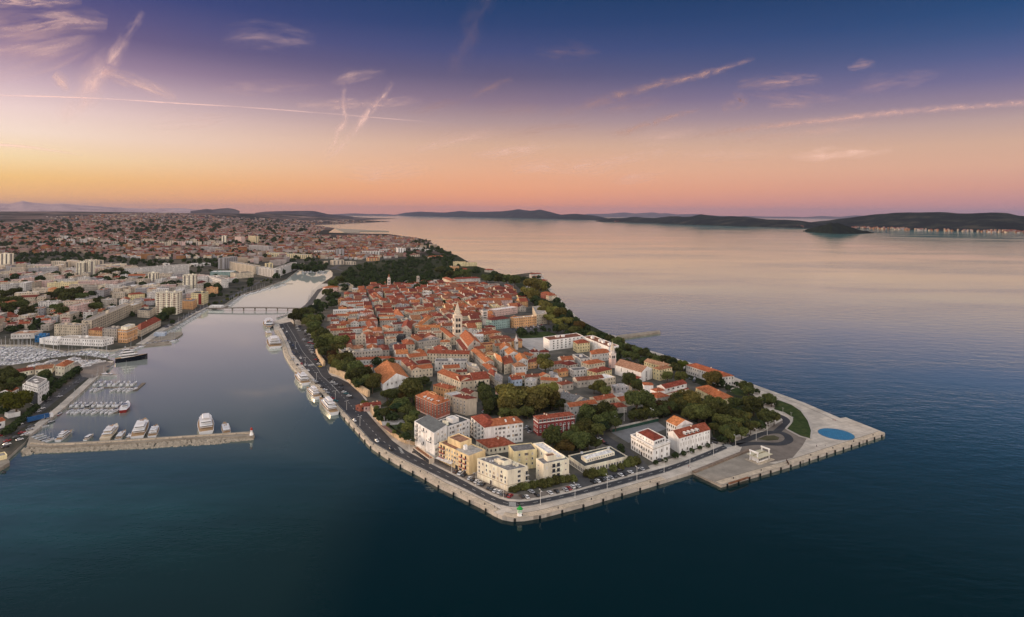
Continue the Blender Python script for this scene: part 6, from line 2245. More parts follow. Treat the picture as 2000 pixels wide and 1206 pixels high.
mb.build('roof_gutter', mat('gutter_brown', (0.28, 0.23, 0.13), 0.9), ro)  # darker brown raised strip along the roof
for x in (L * 0.02, L * 0.98):
    for dy_ in (0.0,):
        mb = MB()
        for s in (0.4, Wd - 0.4):
            mb.box((x, s, 3.2), (0.7, 0.55, 6.4))
        mb.box((x, Wd / 2, 6.2), (0.72, Wd + 0.4, 0.8), bottom=True)
        mb.build('portal_frame', wm('w'), t)
mb = MB()
mb.box((L * 0.5, Wd / 2, 0.06), (L * 1.3, Wd * 1.8, 0.16))
mb.build('plinth', STONE2, t)
tag(kerb('guard_rail', [(1536, 901), (1541, 909)], 0.2, 2.0, 3.3, mat('rusty_steel', (0.12, 0.06, 0.035), 0.8)), "small rusty steel gate at the edge of the ferry slip", "gate")
tag(kerb('slip_beam', [(1424, 946), (1462, 933.5)], 1.3, 2.1, 2.5, mat('rust_stained_stone', (0.20, 0.085, 0.04), 0.9, 0.5, 0.6)), "rust stained beam along the edge of the ferry slip", "kerb beam")
# sports court stand
tag(kerb('court_stand', [(1194, 842.5), (1284, 821)], 2.4, 2.0, 4.0, wm('s')), "long low pale stand along the back of the sports court", "stand")
tag(kerb('court_screen', [(1196, 845), (1286, 823.6)], 0.3, 2.0, 4.2, mat('green_screen', (0.02, 0.065, 0.045), 0.9)), "dark green screen along the sports court", "screen")

# ------------------------------------------------------------------ cars
def car_proto():
    t = thing('parked_car', None, None)
    P0 = [(-2.1, 0.35), (-2.15, 0.75), (-1.95, 0.95), (-0.2, 1.0), (1.0, 0.98), (1.95, 0.82), (2.12, 0.6), (2.08, 0.35)]
    mb = MB()
    def prof(pts, w, inset_top):
        r = []
        for y in (-w, w):
            r.append([(x, y, z) for x, z in pts])
        mb.loft(r, 0, True, True)
    mb.loft([[(x, y * (1.0 if z < 0.9 else 0.94), z) for x, z in P0] for y in (-0.86, 0.86)], 0, True, True)
    roofp = [(-1.35, 1.42), (-0.2, 1.47), (0.35, 1.42)]
    mb.loft([[(-1.4, y * 0.68, 1.40), (-1.1, y * 0.68, 1.47), (0.05, y * 0.68, 1.47), (0.35, y * 0.68, 1.41)] for y in (-1, 1)], 0, True, True)
    body = mb.mesh('body', [WHITEP])
    put('body', body, t)
    m2 = MB()
    m2.loft([[(-1.95, -0.8, 0.96), (1.05, -0.8, 0.98), (1.05, 0.8, 0.98), (-1.95, 0.8, 0.96)], [(-1.38, -0.66, 1.41), (0.34, -0.66, 1.41), (0.34, 0.66, 1.41), (-1.38, 0.66, 1.41)]], 0, False, True)
    put('window', m2.mesh('window', [GLASS]), t)
    wmsh = MB()
    wmsh.tube((0, -0.1, 0), (0, 0.1, 0), 0.33, None, 10)
    wme = wmsh.mesh('wheel', [mat('tyre_rubber', (0.015, 0.015, 0.016), 0.8)])
    for x in (-1.35, 1.35):
        for y in (-0.8, 0.8):
            put('wheel', wme, t, (x, y, 0.33))
    return t, body
CAR, CBODY = car_proto()
CARC = {'w': ('white', (0.72, 0.72, 0.72)), 's': ('silver', (0.42, 0.43, 0.45)), 'k': ('black', (0.02, 0.02, 0.023)), 'g': ('dark grey', (0.09, 0.095, 0.10)), 'r': ('red', (0.32, 0.015, 0.02)),
        'b': ('dark blue', (0.02, 0.04, 0.11)), 'n': ('brown', (0.10, 0.045, 0.03)), 'y': ('yellow', (0.60, 0.38, 0.02)), 't': ('teal', (0.03, 0.14, 0.16))}
CB = {}
for k, (nm, c) in CARC.items():
    m = CBODY.copy()
    m.materials[0] = mat('car_paint_' + nm.replace(' ', '_'), c, 0.3, 0.05, 1.0, 0.0, 0.6)
    CB[k] = m
first_car = [True]
CARS = []
def car(x, y, k, deg, place='parked', z=2.2, sc=1.0):
    p = P(x, y, z)
    if first_car[0]:
        o = CAR
        first_car[0] = False
        o.location = p
        o.rotation_euler = (0, 0, math.radians(deg))
    else:
        o = dup(CAR, p, math.radians(deg))
    o.scale = (sc, sc, sc * (1.0 if sc <= 1 else 1.15))
    for ch in o.children:
        if ch.name.startswith('body'):
            ch.data = CB[k]
    auto(o, "%s car %s" % (CARC[k][0], place), 'car', 'cars parked along the quay and in the town', (x, y))
CL = """
62 890,923,n 899.7,927,w,1.25 906.4,930,k 917.6,936,w 924.3,939,k 931,942,w 937,945.7,s 943.7,948,k 955.5,954.6,k 961.5,956.5,g 967.5,960.6,w 975.7,962.8,w 981.6,967.3,g 989,968.8,n 996.6,970.5,r
118 1019,971,k 1028.7,972.5,w 1048.8,968.8,k 1074,964.3,w 1086.9,961.3,k 1104,958.2,s 1110.9,956,r 1118,952.5,w 1128.8,951,s 1158.7,942.8,k 1167.6,941.3,w 1176.6,939,k 1184.8,936.9,s 1193,934.6,s 1199.5,932.5,k 1212.4,929.4,w 1219,928.2,k 1231,924,w 1253.4,917.5,s
130 1037.6,962,s 1170.6,858.5,w 1175.8,863.7,r 1182.5,868,k
150 1392,859,k 1396,866,k 811,885,k 826,892,w
20 1459.4,851.7,k 1062,945,k 1210,920,k 1290,900,g
-60 736,863,w 692.4,823,w 763.7,878.7,k 602,724.8,w 596,714,w 589.8,720.4,w 589,711.7,r 587,700.5,w 581,713.6,k
-20 648,779.5,r 655.7,784.5,t 643,771,g 639,768,s 634.5,762.7,w 613.4,744.7,w 617,747,s 620,750,k 572.3,700,w 571.7,704,s 630,758,k
0 643.9,741,k 649.5,747.8,w 655,751.5,s 659.4,754.5,k 667,753.4,k 668,762.7,k 671.8,767,w 676,770,t 681.8,774.5,w 664,759,g 652,744,g 685,778,k
-30 617,703.6,r 619.6,708,k 622,712,w 625,717.3,y 609.7,689,w 612,694,k 614,699,g
-75 539.7,636,w 552.4,643,w 557,652.5,g 548,640,k 561,660,k 566,670,s 571,681,k 576,691,g
"""
for ln in CL.strip().split('\n'):
    d0, *items = ln.split()
    for it in items:
        f_ = it.split(',')
        car(float(f_[0]), float(f_[1]), f_[2], float(d0) + random.uniform(-5, 5), sc=float(f_[3]) if len(f_) > 3 else 1.0)
rg = random.Random(21)
def carlot(poly, n, deg, z=2.2):
    xs, ys = [p[0] for p in poly], [p[1] for p in poly]
    k = 0
    pts = []
    tries = 0
    while k < n and tries < 4000:
        tries += 1
        x, y = rg.uniform(min(xs), max(xs)), rg.uniform(min(ys), max(ys))
        if inpoly(x, y, poly):
            w = P(x, y, z)
            if all((w - o).length > 4.6 for o in pts):
                pts.append(w)
                car(x, y, rg.choice('wwskgkgsbrw'), deg + rg.uniform(-8, 8))
                k += 1
carlot([(576, 636), (605, 641), (618, 666), (634, 705), (622, 706), (604, 682), (588, 660)], 44, 20)
carlot([(548, 640), (560, 646), (584, 690), (600, 715), (590, 712), (570, 688), (556, 664)], 14, -70)
carlot([(998, 641), (1060, 634), (1064, 642), (1004, 648)], 26, 100)
carlot([(1344, 739), (1357, 737), (1362, 746), (1350, 748)], 9, 60)
carlot([(0, 852), (40, 822), (95, 782), (150, 745), (154, 748), (100, 788), (45, 828), (0, 860)], 12, 60)
carlot([(0, 872), (40, 846), (60, 832), (66, 838), (45, 858), (10, 880)], 9, 60)
carlot([(322, 640), (395, 602), (398, 604), (328, 644)], 12, 35)
carlot([(1020, 838), (1030, 833), (1036, 846), (1026, 850)], 4, 60)
carlot([(935, 803), (948, 800), (950, 806), (938, 808)], 2, 60)
# blue lorry and white van on the left bank road
p = P(74, 822, 2.2)
t = thing('lorry', "long blue and white articulated lorry parked on the left harbour road", "lorry", p, math.radians(58))
mb = MB()
mb.box((0, 0, 2.4), (13.5, 2.6, 2.9), bottom=True)
mb.build('trailer', mat('blue_tarpaulin', (0.015, 0.08, 0.22), 0.6), t)
mb = MB()
mb.box((8.2, 0, 1.9), (2.2, 2.5, 2.9), bottom=True, top=0.92)
mb.build('cab', WHITEP, t)
wl = MB()
wl.tube((0, -1.2, 0), (0, 1.2, 0), 0.5, None, 10)
wl = wl.mesh('wheel', [DARKM])
for x in (-5, -3.8, -2.6, 4.6, 8.3):
    put('wheel', wl, t, (x, 0, 0.5))

# ------------------------------------------------------------------ boats
NAVY = mat('navy_hull', (0.010, 0.013, 0.020), 0.25, 0.1, 1.0, 0.0, 0.5)
REDH = mat('red_hull', (0.22, 0.02, 0.018), 0.4, 0.15, 1.0, 0.0, 0.4)
TEAK = mat('teak_deck', (0.34, 0.22, 0.12), 0.8, 0.2, 1.0, 0.05)
CANV = mat('blue_canvas', (0.06, 0.09, 0.16), 0.9, 0.3, 1.0, 0.3)
CREAM = mat('cream_gelcoat', (0.66, 0.56, 0.42), 0.35, 0.08, 0.5, 0.0, 0.5)
DGREEN = mat('teal_deck', (0.03, 0.13, 0.14), 0.7, 0.2, 1.0)
def hullshape(mb, L, B, H, mi=0, deck=1, sheer=0.35, full=2.4, tr=0.85, draft=0.6):
    """stern at x = -L/2, bow at +L/2"""
    n = 12
    rings = []
    for i in range(n + 1):
        t = i / n
        w = B / 2 * (tr + (1 - tr) * min(1, t * 3)) * (1 - max(0, (t - 0.35) / 0.65) ** full) + 0.02
        x = -L / 2 + L * t
        h = H * (1 + sheer * t * t)
        k = 0.78 - 0.45 * t
        rings.append([(x - 0.03 * L * t * 0, w * k * 0.0, -draft), (x - L * 0.05 * t, -w * k, -draft * 0.6), (x, -w, h), (x, w, h), (x - L * 0.05 * t, w * k, -draft * 0.6)])
    mb.loft(rings, mi, True, True)
    dk = [r[2] for r in rings] + [r[3] for r in reversed(rings)]
    mb.q([(x, y * 0.94, z + 0.02) for x, y, z in dk], deck)
def cabin(mb, x0, x1, w0, w1, z0, z1, rake0=0.3, rake1=1.0, mi=0, tp=0.85):
    mb.loft([[(x0, -w0, z0), (x1, -w1, z0), (x1, w1, z0), (x0, w0, z0)], [(x0 + rake0, -w0 * tp, z1), (x1 - rake1, -w1 * tp, z1), (x1 - rake1, w1 * tp, z1), (x0 + rake0, w0 * tp, z1)]], mi, False, True)
def glassband(mb, x0, x1, w0, w1, z0, z1, rake0=0.3, rake1=1.0, mi=0, tp=0.85, a=0.35, b=0.8, out=0.04):
    def ring(f):
        k = 1 + (tp - 1) * f
        z = z0 + (z1 - z0) * f
        return [(x0 + rake0 * f - out, -w0 * k - out, z), (x1 - rake1 * f + out, -w1 * k - out, z), (x1 - rake1 * f + out, w1 * k + out, z), (x0 + rake0 * f - out, w0 * k + out, z)]
    mb.loft([ring(a), ring(b)], mi)
def yacht(name, label, stern, bow, beam=0.27, hull=WHITEP, decks=2, top='fly', cat='motor yacht', z=0.0, group=None, hh=0.07, big=1.0):
    up = bow[1] < stern[1]
    s, b = P(stern[0], stern[1], 0.6 if up else 3.0), P(bow[0], bow[1], 3.0 if up else 0.6)
    d = b - s
    L = d.length
    c = (s + b) / 2
    t = thing(name, label, cat, (c.x, c.y, 0), math.atan2(d.y, d.x), group)
    B, H = L * beam, min(2.6, L * hh + 0.3) * big
    mb = MB()
    hullshape(mb, L, B, H, 0, 1)
    mb.build('hull', [hull, TEAK if hull is not CREAM else CREAM], t)
    z0 = H * 1.02
    hgt = max(1.2, min(2.2, L * 0.055)) * big
    w = B * 0.37
    x0, x1 = -L * 0.32, L * 0.24
    for k in range(decks):
        mb = MB()
        cabin(mb, x0, x1, w, w * 0.72, z0, z0 + hgt, 0.2, L * 0.08)
        cb = mb.build('cabin', [hull if hull in (WHITEP, CREAM) else WHITEP], t)
        mb = MB()
        glassband(mb, x0, x1, w, w * 0.72, z0, z0 + hgt, 0.2, L * 0.08)
        mb.build('window', GLASS, cb)
        mb = MB()
        mb.box(((x0 + x1) / 2 - L * 0.07, 0, z0 + hgt + 0.05), ((x1 - x0) * 1.02, w * 2.05, 0.12))
        mb.build('upper_deck', [WHITEP], t)
        z0 += hgt + 0.1
        x0, x1, w = x0 + L * 0.05, x1 - L * 0.12, w * 0.82
    if top == 'fly':
        mb = MB()
        for sy in (-1, 1):
            mb.tube((-L * 0.16, sy * w * 0.8, z0), (-L * 0.20, sy * w * 0.6, z0 + hgt * 0.9), 0.10, 0.08, 5)
        mb.box((-L * 0.20, 0, z0 + hgt * 0.9), (L * 0.06, w * 1.4, 0.15), bottom=True)
        mb.tube((-L * 0.2, 0, z0 + hgt * 0.9), (-L * 0.2, 0, z0 + hgt * 1.9), 0.06, 0.03, 5)
        mb.build('radar_arch', WHITEP, t)
        mb = MB()
        for i in range(4):
            mb.box((-L * 0.05 + i * L * 0.035, (-1) ** i * w * 0.3, z0 + 0.2), (L * 0.03, w * 0.45, 0.45))
        mb.build('seat', mat('tan_cushion', (0.34, 0.22, 0.15), 0.9, 0.3, 1.0, 0.2), t)
    elif top == 'roof':
        mb = MB()
        cabin(mb, -L * 0.28, -L * 0.02, w * 0.9, w * 0.9, z0 + hgt * 0.8, z0 + hgt * 0.95, 0, 0)
        for x in (-L * 0.26, -L * 0.04):
            for sy in (-1, 1):
                mb.tube((x, sy * w * 0.8, z0), (x, sy * w * 0.8, z0 + hgt * 0.82), 0.07, None, 5)
        mb.build('canopy', WHITEP, t)
    mb = MB()
    n = 14
    for i in range(n):
        for sy in (-1, 1):
            tt0 = 0.45 + 0.54 * i / n
            ww = B / 2 * (1 - max(0, (tt0 - 0.35) / 0.65) ** 2.4) * 0.95
            x = -L / 2 + L * tt0
            zz = H * (1 + 0.35 * tt0 * tt0)
            mb.tube((x, sy * ww, zz), (x, sy * ww, zz + 0.8), 0.035, None, 4)
    mb.build('rail', STEEL, t)
    return t
def sailboat(label, stern, bow, hull=WHITEP, name='sailing_boat', beam=0.29, masth=1.25, group=None, proto_only=False, cover=CANV):
    if proto_only:
        L, c, a = 11.0, Vector((0, 0, 0)), 0.0
    else:
        s, b = P(stern[0], stern[1], 0.4), P(bow[0], bow[1], 0.4)
        d = b - s
        L, c, a = d.length, (s + b) / 2, math.atan2(d.y, d.x)
    t = thing(name, label, "sailing boat", (c.x, c.y, 0), a, group)
    mb = MB()
    hullshape(mb, L, L * beam, L * 0.09, 0, 1, 0.25, 2.0, 0.7)
    mb.build('hull', [hull, WHITEP], t)
    mb = MB()
    cabin(mb, -L * 0.18, L * 0.22, L * beam * 0.26, L * beam * 0.16, L * 0.09, L * 0.15, 0.1, L * 0.06)
    cb = mb.build('cabin', WHITEP, t)
    mb = MB()
    glassband(mb, -L * 0.18, L * 0.22, L * beam * 0.26, L * beam * 0.16, L * 0.09, L * 0.15, 0.1, L * 0.06)
    mb.build('window', GLASS, cb)
    mb = MB()
    mb.tube((L * 0.08, 0, L * 0.1), (L * 0.08, 0, L * masth), 0.11, 0.07, 6)
    for f in (0.5, 0.75):
        mb.tube((L * 0.08, -L * 0.05, L * masth * f), (L * 0.08, L * 0.05, L * masth * f), 0.05, None, 4)
    m = mb.build('mast', STEEL, t)
    mb = MB()
    mb.tube((L * 0.08, 0, L * 0.22), (-L * 0.36, 0, L * 0.21), 0.2, 0.14, 6)
    mb.build('furled_sail', cover, t)
    mb = MB()
    mb.box((-L * 0.24, 0, L * 0.205), (L * 0.14, L * beam * 0.5, 0.1), bottom=True)
    mb.build('sprayhood', cover, t)
    for p1 in ((L * 0.49, 0, L * 0.12), (-L * 0.48, 0, L * 0.1)):
        mb = MB()
        mb.tube((L * 0.08, 0, L * masth * 0.98), p1, 0.03, None, 3)
        mb.build('stay', STEEL, t)
    return t
# moored stern-to along the breakwater, left to right
yacht('motor_yacht', "white motor yacht with dark windows, first of the row behind the breakwater from the left", (113, 862), (141.6, 836.5), 0.25)
yacht('motor_cruiser', "small plain white cruiser riding alone off the breakwater", (166, 860), (183, 843), 0.30, decks=1, top='none', cat='motor cruiser')
yacht('motor_yacht', "broad cream flybridge yacht with tan seats behind the breakwater", (205, 861), (228.5, 827), 0.27, hull=CREAM)
yacht('motor_yacht', "dark striped white yacht between the cream yacht and a small cruiser", (230, 860), (245, 836.5), 0.26, decks=1)
yacht('motor_cruiser', "small white cruiser squeezed between the two yachts at the breakwater", (249, 859), (260, 842), 0.30, decks=1, cat='motor cruiser')
yacht('motor_yacht', "tallest white yacht of the breakwater row with pointed bow and tan deck seats", (268, 857.5), (284, 817), 0.25, decks=2)
yacht('motor_yacht', "white yacht with red stern at the right end of the breakwater row", (297, 855), (306, 827.5), 0.27, decks=2)
yacht('motor_yacht', "big broad white yacht moored alone near the breakwater light", (403, 847.5), (400, 808), 0.27, decks=2, top='roof')
yacht('motor_cruiser', "small white and blue launch between the big lone yacht and the breakwater light", (443, 849.5), (438, 823), 0.25, decks=1, cat='motor cruiser')
yacht('superyacht', "long black hulled superyacht with white decks at the harbour corner", (225, 708), (288, 696), 0.21, hull=NAVY, decks=3, cat='superyacht', hh=0.10, big=1.7)
yacht('motor_yacht', "white yacht lying against the quay above the upper pontoon", (196, 734.5), (229, 730), 0.26, decks=1)
# excursion ships along the peninsula quay
yacht('excursion_ship', "white catamaran with teal stern, uppermost of the three ships at the quay", (598, 752), (577, 728), 0.25, decks=2, top='fly', cat='ship')
yacht('excursion_ship', "white two deck excursion ship in the middle of the three at the quay", (621, 779), (599, 756), 0.22, decks=2, top='roof', cat='ship')
yacht('excursion_ship', "longest white excursion ship with stern canopy, lowest of the three at the quay", (653.5, 810), (624, 776), 0.19, decks=2, top='roof', cat='ship')
yacht('ferry_boat', "white catamaran ferry with dark stern further up the quay", (538, 680), (531, 656), 0.27, decks=2, top='roof', cat='ferry')
yacht('ferry_boat', "white three deck boat with pointed bow near the footbridge end of the quay", (524, 626), (526, 644), 0.26, decks=2, top='fly', cat='ferry')
yacht('fishing_boat', "small fishing boat with yellow deck between the two ferries", (526, 655), (521, 645), 0.32, hull=CREAM, decks=1, cat='fishing boat')
for i, (x, y) in enumerate([(546, 617), (553, 615), (560, 613), (567, 610), (574, 606)]):
    tag(yacht('motor_cruiser', None, (x, y), (x - 6, y + 5.5), 0.3, decks=1, cat='motor cruiser', group='cruisers below the bridge end'),
        "%s white cruiser in the row below the right bridge end" % ['leftmost', 'second from left', 'middle', 'second from right', 'rightmost'][i])
# small harbour rows
SAILP = [sailboat(None, None, None, h, proto_only=True, cover=c_) for h, c_ in ((WHITEP, CANV), (WHITEP, mat('tan_canvas', (0.35, 0.30, 0.24), 0.9)), (NAVY, CANV))]
sail_used = set()
def moor(x, y, deg, L, kind, ph, grp):
    p = P(x, y, 0.5)
    pr = SAILP[kind]
    if kind not in sail_used:
        sail_used.add(kind)
        o = pr
        o.location, o.rotation_euler = (p.x, p.y, 0), (0, 0, math.radians(deg))
        o.scale = (L / 11,) * 3
    else:
        o = dup(pr, (p.x, p.y, 0), math.radians(deg), L / 11)
    auto(o, ph, 'sailing boat', grp, (x, y))
for i, x in enumerate((137, 147, 156.5, 166, 177, 190, 202, 213, 223.5)):
    moor(x - 1, 805.5, -78 - (i % 3) * 8, 11 + (i % 3), i % 2, "white sailing boat, bow down, lower pontoon", 'boats on the lower pontoon')
for i, x in enumerate((141, 151, 161, 172, 182, 192, 201, 211, 220, 230)):
    moor(x + 3, 790.5, 102 + (i % 3) * 6, 10.5 + (i % 2), (i + 1) % 2 if i != 3 else 2, "white sailing boat, bow up, lower pontoon", 'boats on the lower pontoon')
for i, x in enumerate((188, 200, 213, 226, 238, 249, 260)):
    moor(x + 2, 749.5, 100 + (i % 3) * 7, 12 + (i % 2), i % 2, "white sailing yacht, bow up, upper pontoon", 'boats on the upper pontoon')
for i, x in enumerate((181, 191, 224, 235, 246, 256)):
    moor(x, 763, -80 - (i % 3) * 9, 12 + (i % 2), (i + 1) % 2, "white sailing yacht, bow down, upper pontoon", 'boats on the upper pontoon')
sailboat("dark red hulled ketch at the tip of the lower pontoon", (240, 806), (250, 788), REDH, masth=1.5)
sailboat("small red wooden boat alone against the left quay", (111, 812), (122, 806), REDH)
sailboat("tall masted pale sailing yacht beside the black superyacht", (206, 722), (222, 716), WHITEP, masth=1.6)
for i, (x, y) in enumerate([(74, 855), (80, 858), (87, 861), (94, 863), (101, 864), (97, 829), (85, 838)]):
    moor(x, y - 4, 60, 7.5, i % 3, "little boat in the breakwater corner", 'small boats in the breakwater corner')
# crowded marina, right-bank moorings: simple small boats
def smallboat(kind):
    mb = MB()
    L = 9.0
    hullshape(mb, L, 2.9, 0.95, 0, 0)
    if kind == 0:
        cabin(mb, -2.6, 1.8, 1.1, 0.75, 1.0, 2.0, 0.1, 1.2)
        glassband(mb, -2.6, 1.8, 1.1, 0.75, 1.0, 2.0, 0.1, 1.2, 1)
        mb.box((-2.2, 0, 2.6), (2.4, 2.2, 0.1), mi=2)
    elif kind == 1:
        cabin(mb, -1.6, 2.0, 0.8, 0.5, 1.0, 1.5, 0.1, 0.6)
        mb.tube((0.7, 0, 1), (0.7, 0, 13.0), 0.14, 0.10, 5, 3)
        mb.tube((0.7, 0, 2.1), (-3.4, 0, 2.0), 0.2, 0.14, 5, 2)
        mb.tube((0.7, -0.7, 7.5), (0.7, 0.7, 7.5), 0.05, None, 4, 3)
    else:
        cabin(mb, -1.0, 1.4, 1.0, 0.6, 0.95, 1.7, 0.0, 0.9)
        glassband(mb, -1.0, 1.4, 1.0, 0.6, 0.95, 1.7, 0.0, 0.9, 1)
    return mb.mesh('small_boat', [WHITEP, GLASS, CANV, STEEL])
SMB = [smallboat(k) for k in range(3)]
SBN = ['canvas topped motor boat', 'bare masted sailing boat', 'small white runabout']
nb = [0]
def sboat(x, y, deg, s=1.0, k=None, grp='boats of the crowded marina', z=0.5, row=None):
    k = random.choice((0, 0, 1, 1, 1, 2)) if k is None else k
    p = P(x, y, z)
    o = put('small_boat', SMB[k], None, (p.x, p.y, z - 0.5), math.radians(deg), s)
    nb[0] += 1
    auto(o, SBN[k] + (", %s marina row" % ORD[row] if row is not None else ''), 'boat', grp, (x, y))
random.seed(4)
BAS = [(-20, 679), (60, 680), (130, 692), (176, 687), (205, 690), (215, 696), (205, 701), (174, 698), (144, 697), (97, 702), (70, 709), (23, 716), (-20, 720)]
y = 681.0
row = 0
while y < 718:
    x = -8.0 + (row % 2) * 3
    while x < 212:
        if inpoly(x, y, BAS):
            sboat(x + random.uniform(-1, 1), y + random.uniform(-.6, .6), 107 + (180 if row % 2 else 0) + random.uniform(-6, 6), random.uniform(1.0, 1.35), row=row)
        x += random.uniform(7.0, 9.4)
    y += 4.0 + 0.04 * (y - 681)
    row += 1
HARD = [(62, 713), (100, 704.5), (148, 699.5), (200, 704.5), (205, 712), (165, 716), (150, 707), (118, 705), (100, 712), (70, 717)]
k_ = 0
while k_ < 26:
    x, y = random.uniform(60, 205), random.uniform(699, 717)
    if inpoly(x, y, HARD):
        k_ += 1
        sboat(x, y, random.choice((60, 75, 240)) + random.uniform(-9, 9), random.uniform(0.8, 1.1), random.choice((0, 2, 2, 1)), 'boats standing on the hard', 3.1)
for i in range(24):
    f = i / 23
    sboat(328 + f * 76, 653.5 - f * 48.5, -35 + random.uniform(-8, 8), random.uniform(0.9, 1.25), grp='boats along the left bank')
for i in range(36):
    x, y = random.uniform(590, 640), random.uniform(530, 535)
    sboat(x, y, 90, 1.0, grp='boats of the inner basin')
for i in range(18):
    f = i / 17
    sboat(613 - f * 13, 571 + f * 26, 100, 1.1, grp='boats along the right inlet quay')
for i in range(16):
    f = i / 15
    sboat(448 + f * 26, 598 - f * 20, -30, 1.1, grp='boats beside the footbridge')
for i in range(22):
    f = i / 21
    sboat(478 + f * 80, 577 - f * 22 + random.uniform(-1, 2), 100, 1.1, grp='boats on the inner curve')
for i in range(12):
    sboat(290 + i * 5, 672.5 - i * 0.6, 80, 1.0, grp='boats at the landing')
for i in range(8):
    sboat(226 + i * 7, 694 - i * 2.2, 60, 1.2, grp='boats behind the superyacht')

# ------------------------------------------------------------------ people on the waterfront
def person(shirt, trousers, hair, step=0.25):
    pts = [((0, 0, 0.95), .15), ((0, 0, 1.15), .14), ((0, 0, 1.38), .17), ((0, 0, 1.5), .07), ((0, 0, 1.6), .085), ((0, 0.01, 1.72), .095)]
    edges = [(0, 1), (1, 2), (2, 3), (3, 4), (4, 5)]
    def chain(start, ps):
        k = start
        for p_, r_ in ps:
            pts.append((p_, r_))
            edges.append((k, len(pts) - 1))
            k = len(pts) - 1
    for s, st in ((-1, step), (1, -step)):
        chain(0, [((s * .1, 0, .88), .10), ((s * .11, st * .5, .5), .07), ((s * .11, st * .9 - .02, .1), .045), ((s * .11, st * .9 + .14, .04), .04)])
        chain(2, [((s * .2, 0, 1.4), .065), ((s * .26, -st * .3, 1.13), .045), ((s * .25, -st * .5 + .06, .9), .035), ((s * .25, -st * .5 + .1, .8), .03)])
    me = bpy.data.meshes.new('person')
    me.from_pydata([p_ for p_, _ in pts], edges, [])
    o = bpy.data.objects.new('person_build', me)
    COL.objects.link(o)
    md = o.modifiers.new('s', 'SKIN')
    for v_, (_, r_) in zip(me.skin_vertices[0].data, pts):
        v_.radius = (r_, r_)
    me.skin_vertices[0].data[0].use_root = True
    o.modifiers.new('b', 'SUBSURF').render_levels = 1
    bpy.context.view_layer.update()
    dg = bpy.context.evaluated_depsgraph_get()
    m2 = bpy.data.meshes.new_from_object(o.evaluated_get(dg))
    bpy.data.objects.remove(o)
    m2.name = 'person'
    m2.materials.clear()
    for m in (mat('skin', (0.45, 0.28, 0.20), 0.7, 0.05, 1.0, 0.0), shirt, trousers, hair):
        m2.materials.append(m)
    for p_ in m2.polygons:
        z_, x_ = p_.center.z, abs(p_.center.x)
        p_.material_index = 3 if z_ > 1.68 else 0 if z_ > 1.47 or (x_ > .2 and z_ < 1.15) else 1 if z_ > .92 else 2
    return m2
HAIR = mat('dark_hair', (0.03, 0.02, 0.015), 0.9)
def cloth(nm, c):
    return mat('cloth_' + nm, c, 0.95, 0.1, 1.0, 0.0)
PM = [person(cloth('white', (0.6, 0.6, 0.58)), cloth('dark', (0.03, 0.03, 0.05)), HAIR), person(cloth('navy', (0.03, 0.04, 0.09)), cloth('grey', (0.15, 0.15, 0.16)), HAIR, 0.1),
      person(cloth('red', (0.4, 0.04, 0.04)), cloth('denim', (0.05, 0.08, 0.16)), HAIR, 0.3)]
for i, (x, y, k, rz, lb) in enumerate([(966, 993, 1, 1.0, "person in navy by the scooter near the quay bend"), (972, 995, 0, 2.0, "person in white near the zebra crossing at the quay bend"), (1345, 914, 2, 0.5, "person in red by the corner of the ferry slip"),
                                       (1349, 915.5, 0, 0.2, "person in white by the corner of the ferry slip"), (1528, 829, 0, 1.5, "person in white on the loop road beside the big lawn"), (1627, 822.5, 1, 0.0, "person in navy at the top edge of the tip near the steps"),
                                       (1631, 823.5, 2, 2.6, "person in red at the top edge of the tip near the steps"), (1621, 808, 1, 1.2, "person in navy walking the seaward promenade"), (1612, 872, 0, 0.4, "person in white crossing the paving below the blue disc"),
                                       (1595, 874, 1, 2.8, "person in navy crossing the paving below the blue disc"), (702, 850, 2, 1, "person in red on the quay apron beside the lowest excursion ship"), (835, 927, 1, 1, "person in navy on the quay opposite the hotels")]):
    p = P(x, y, 2.12)
    tag(put('person', PM[k], None, p, rz), lb, "person")
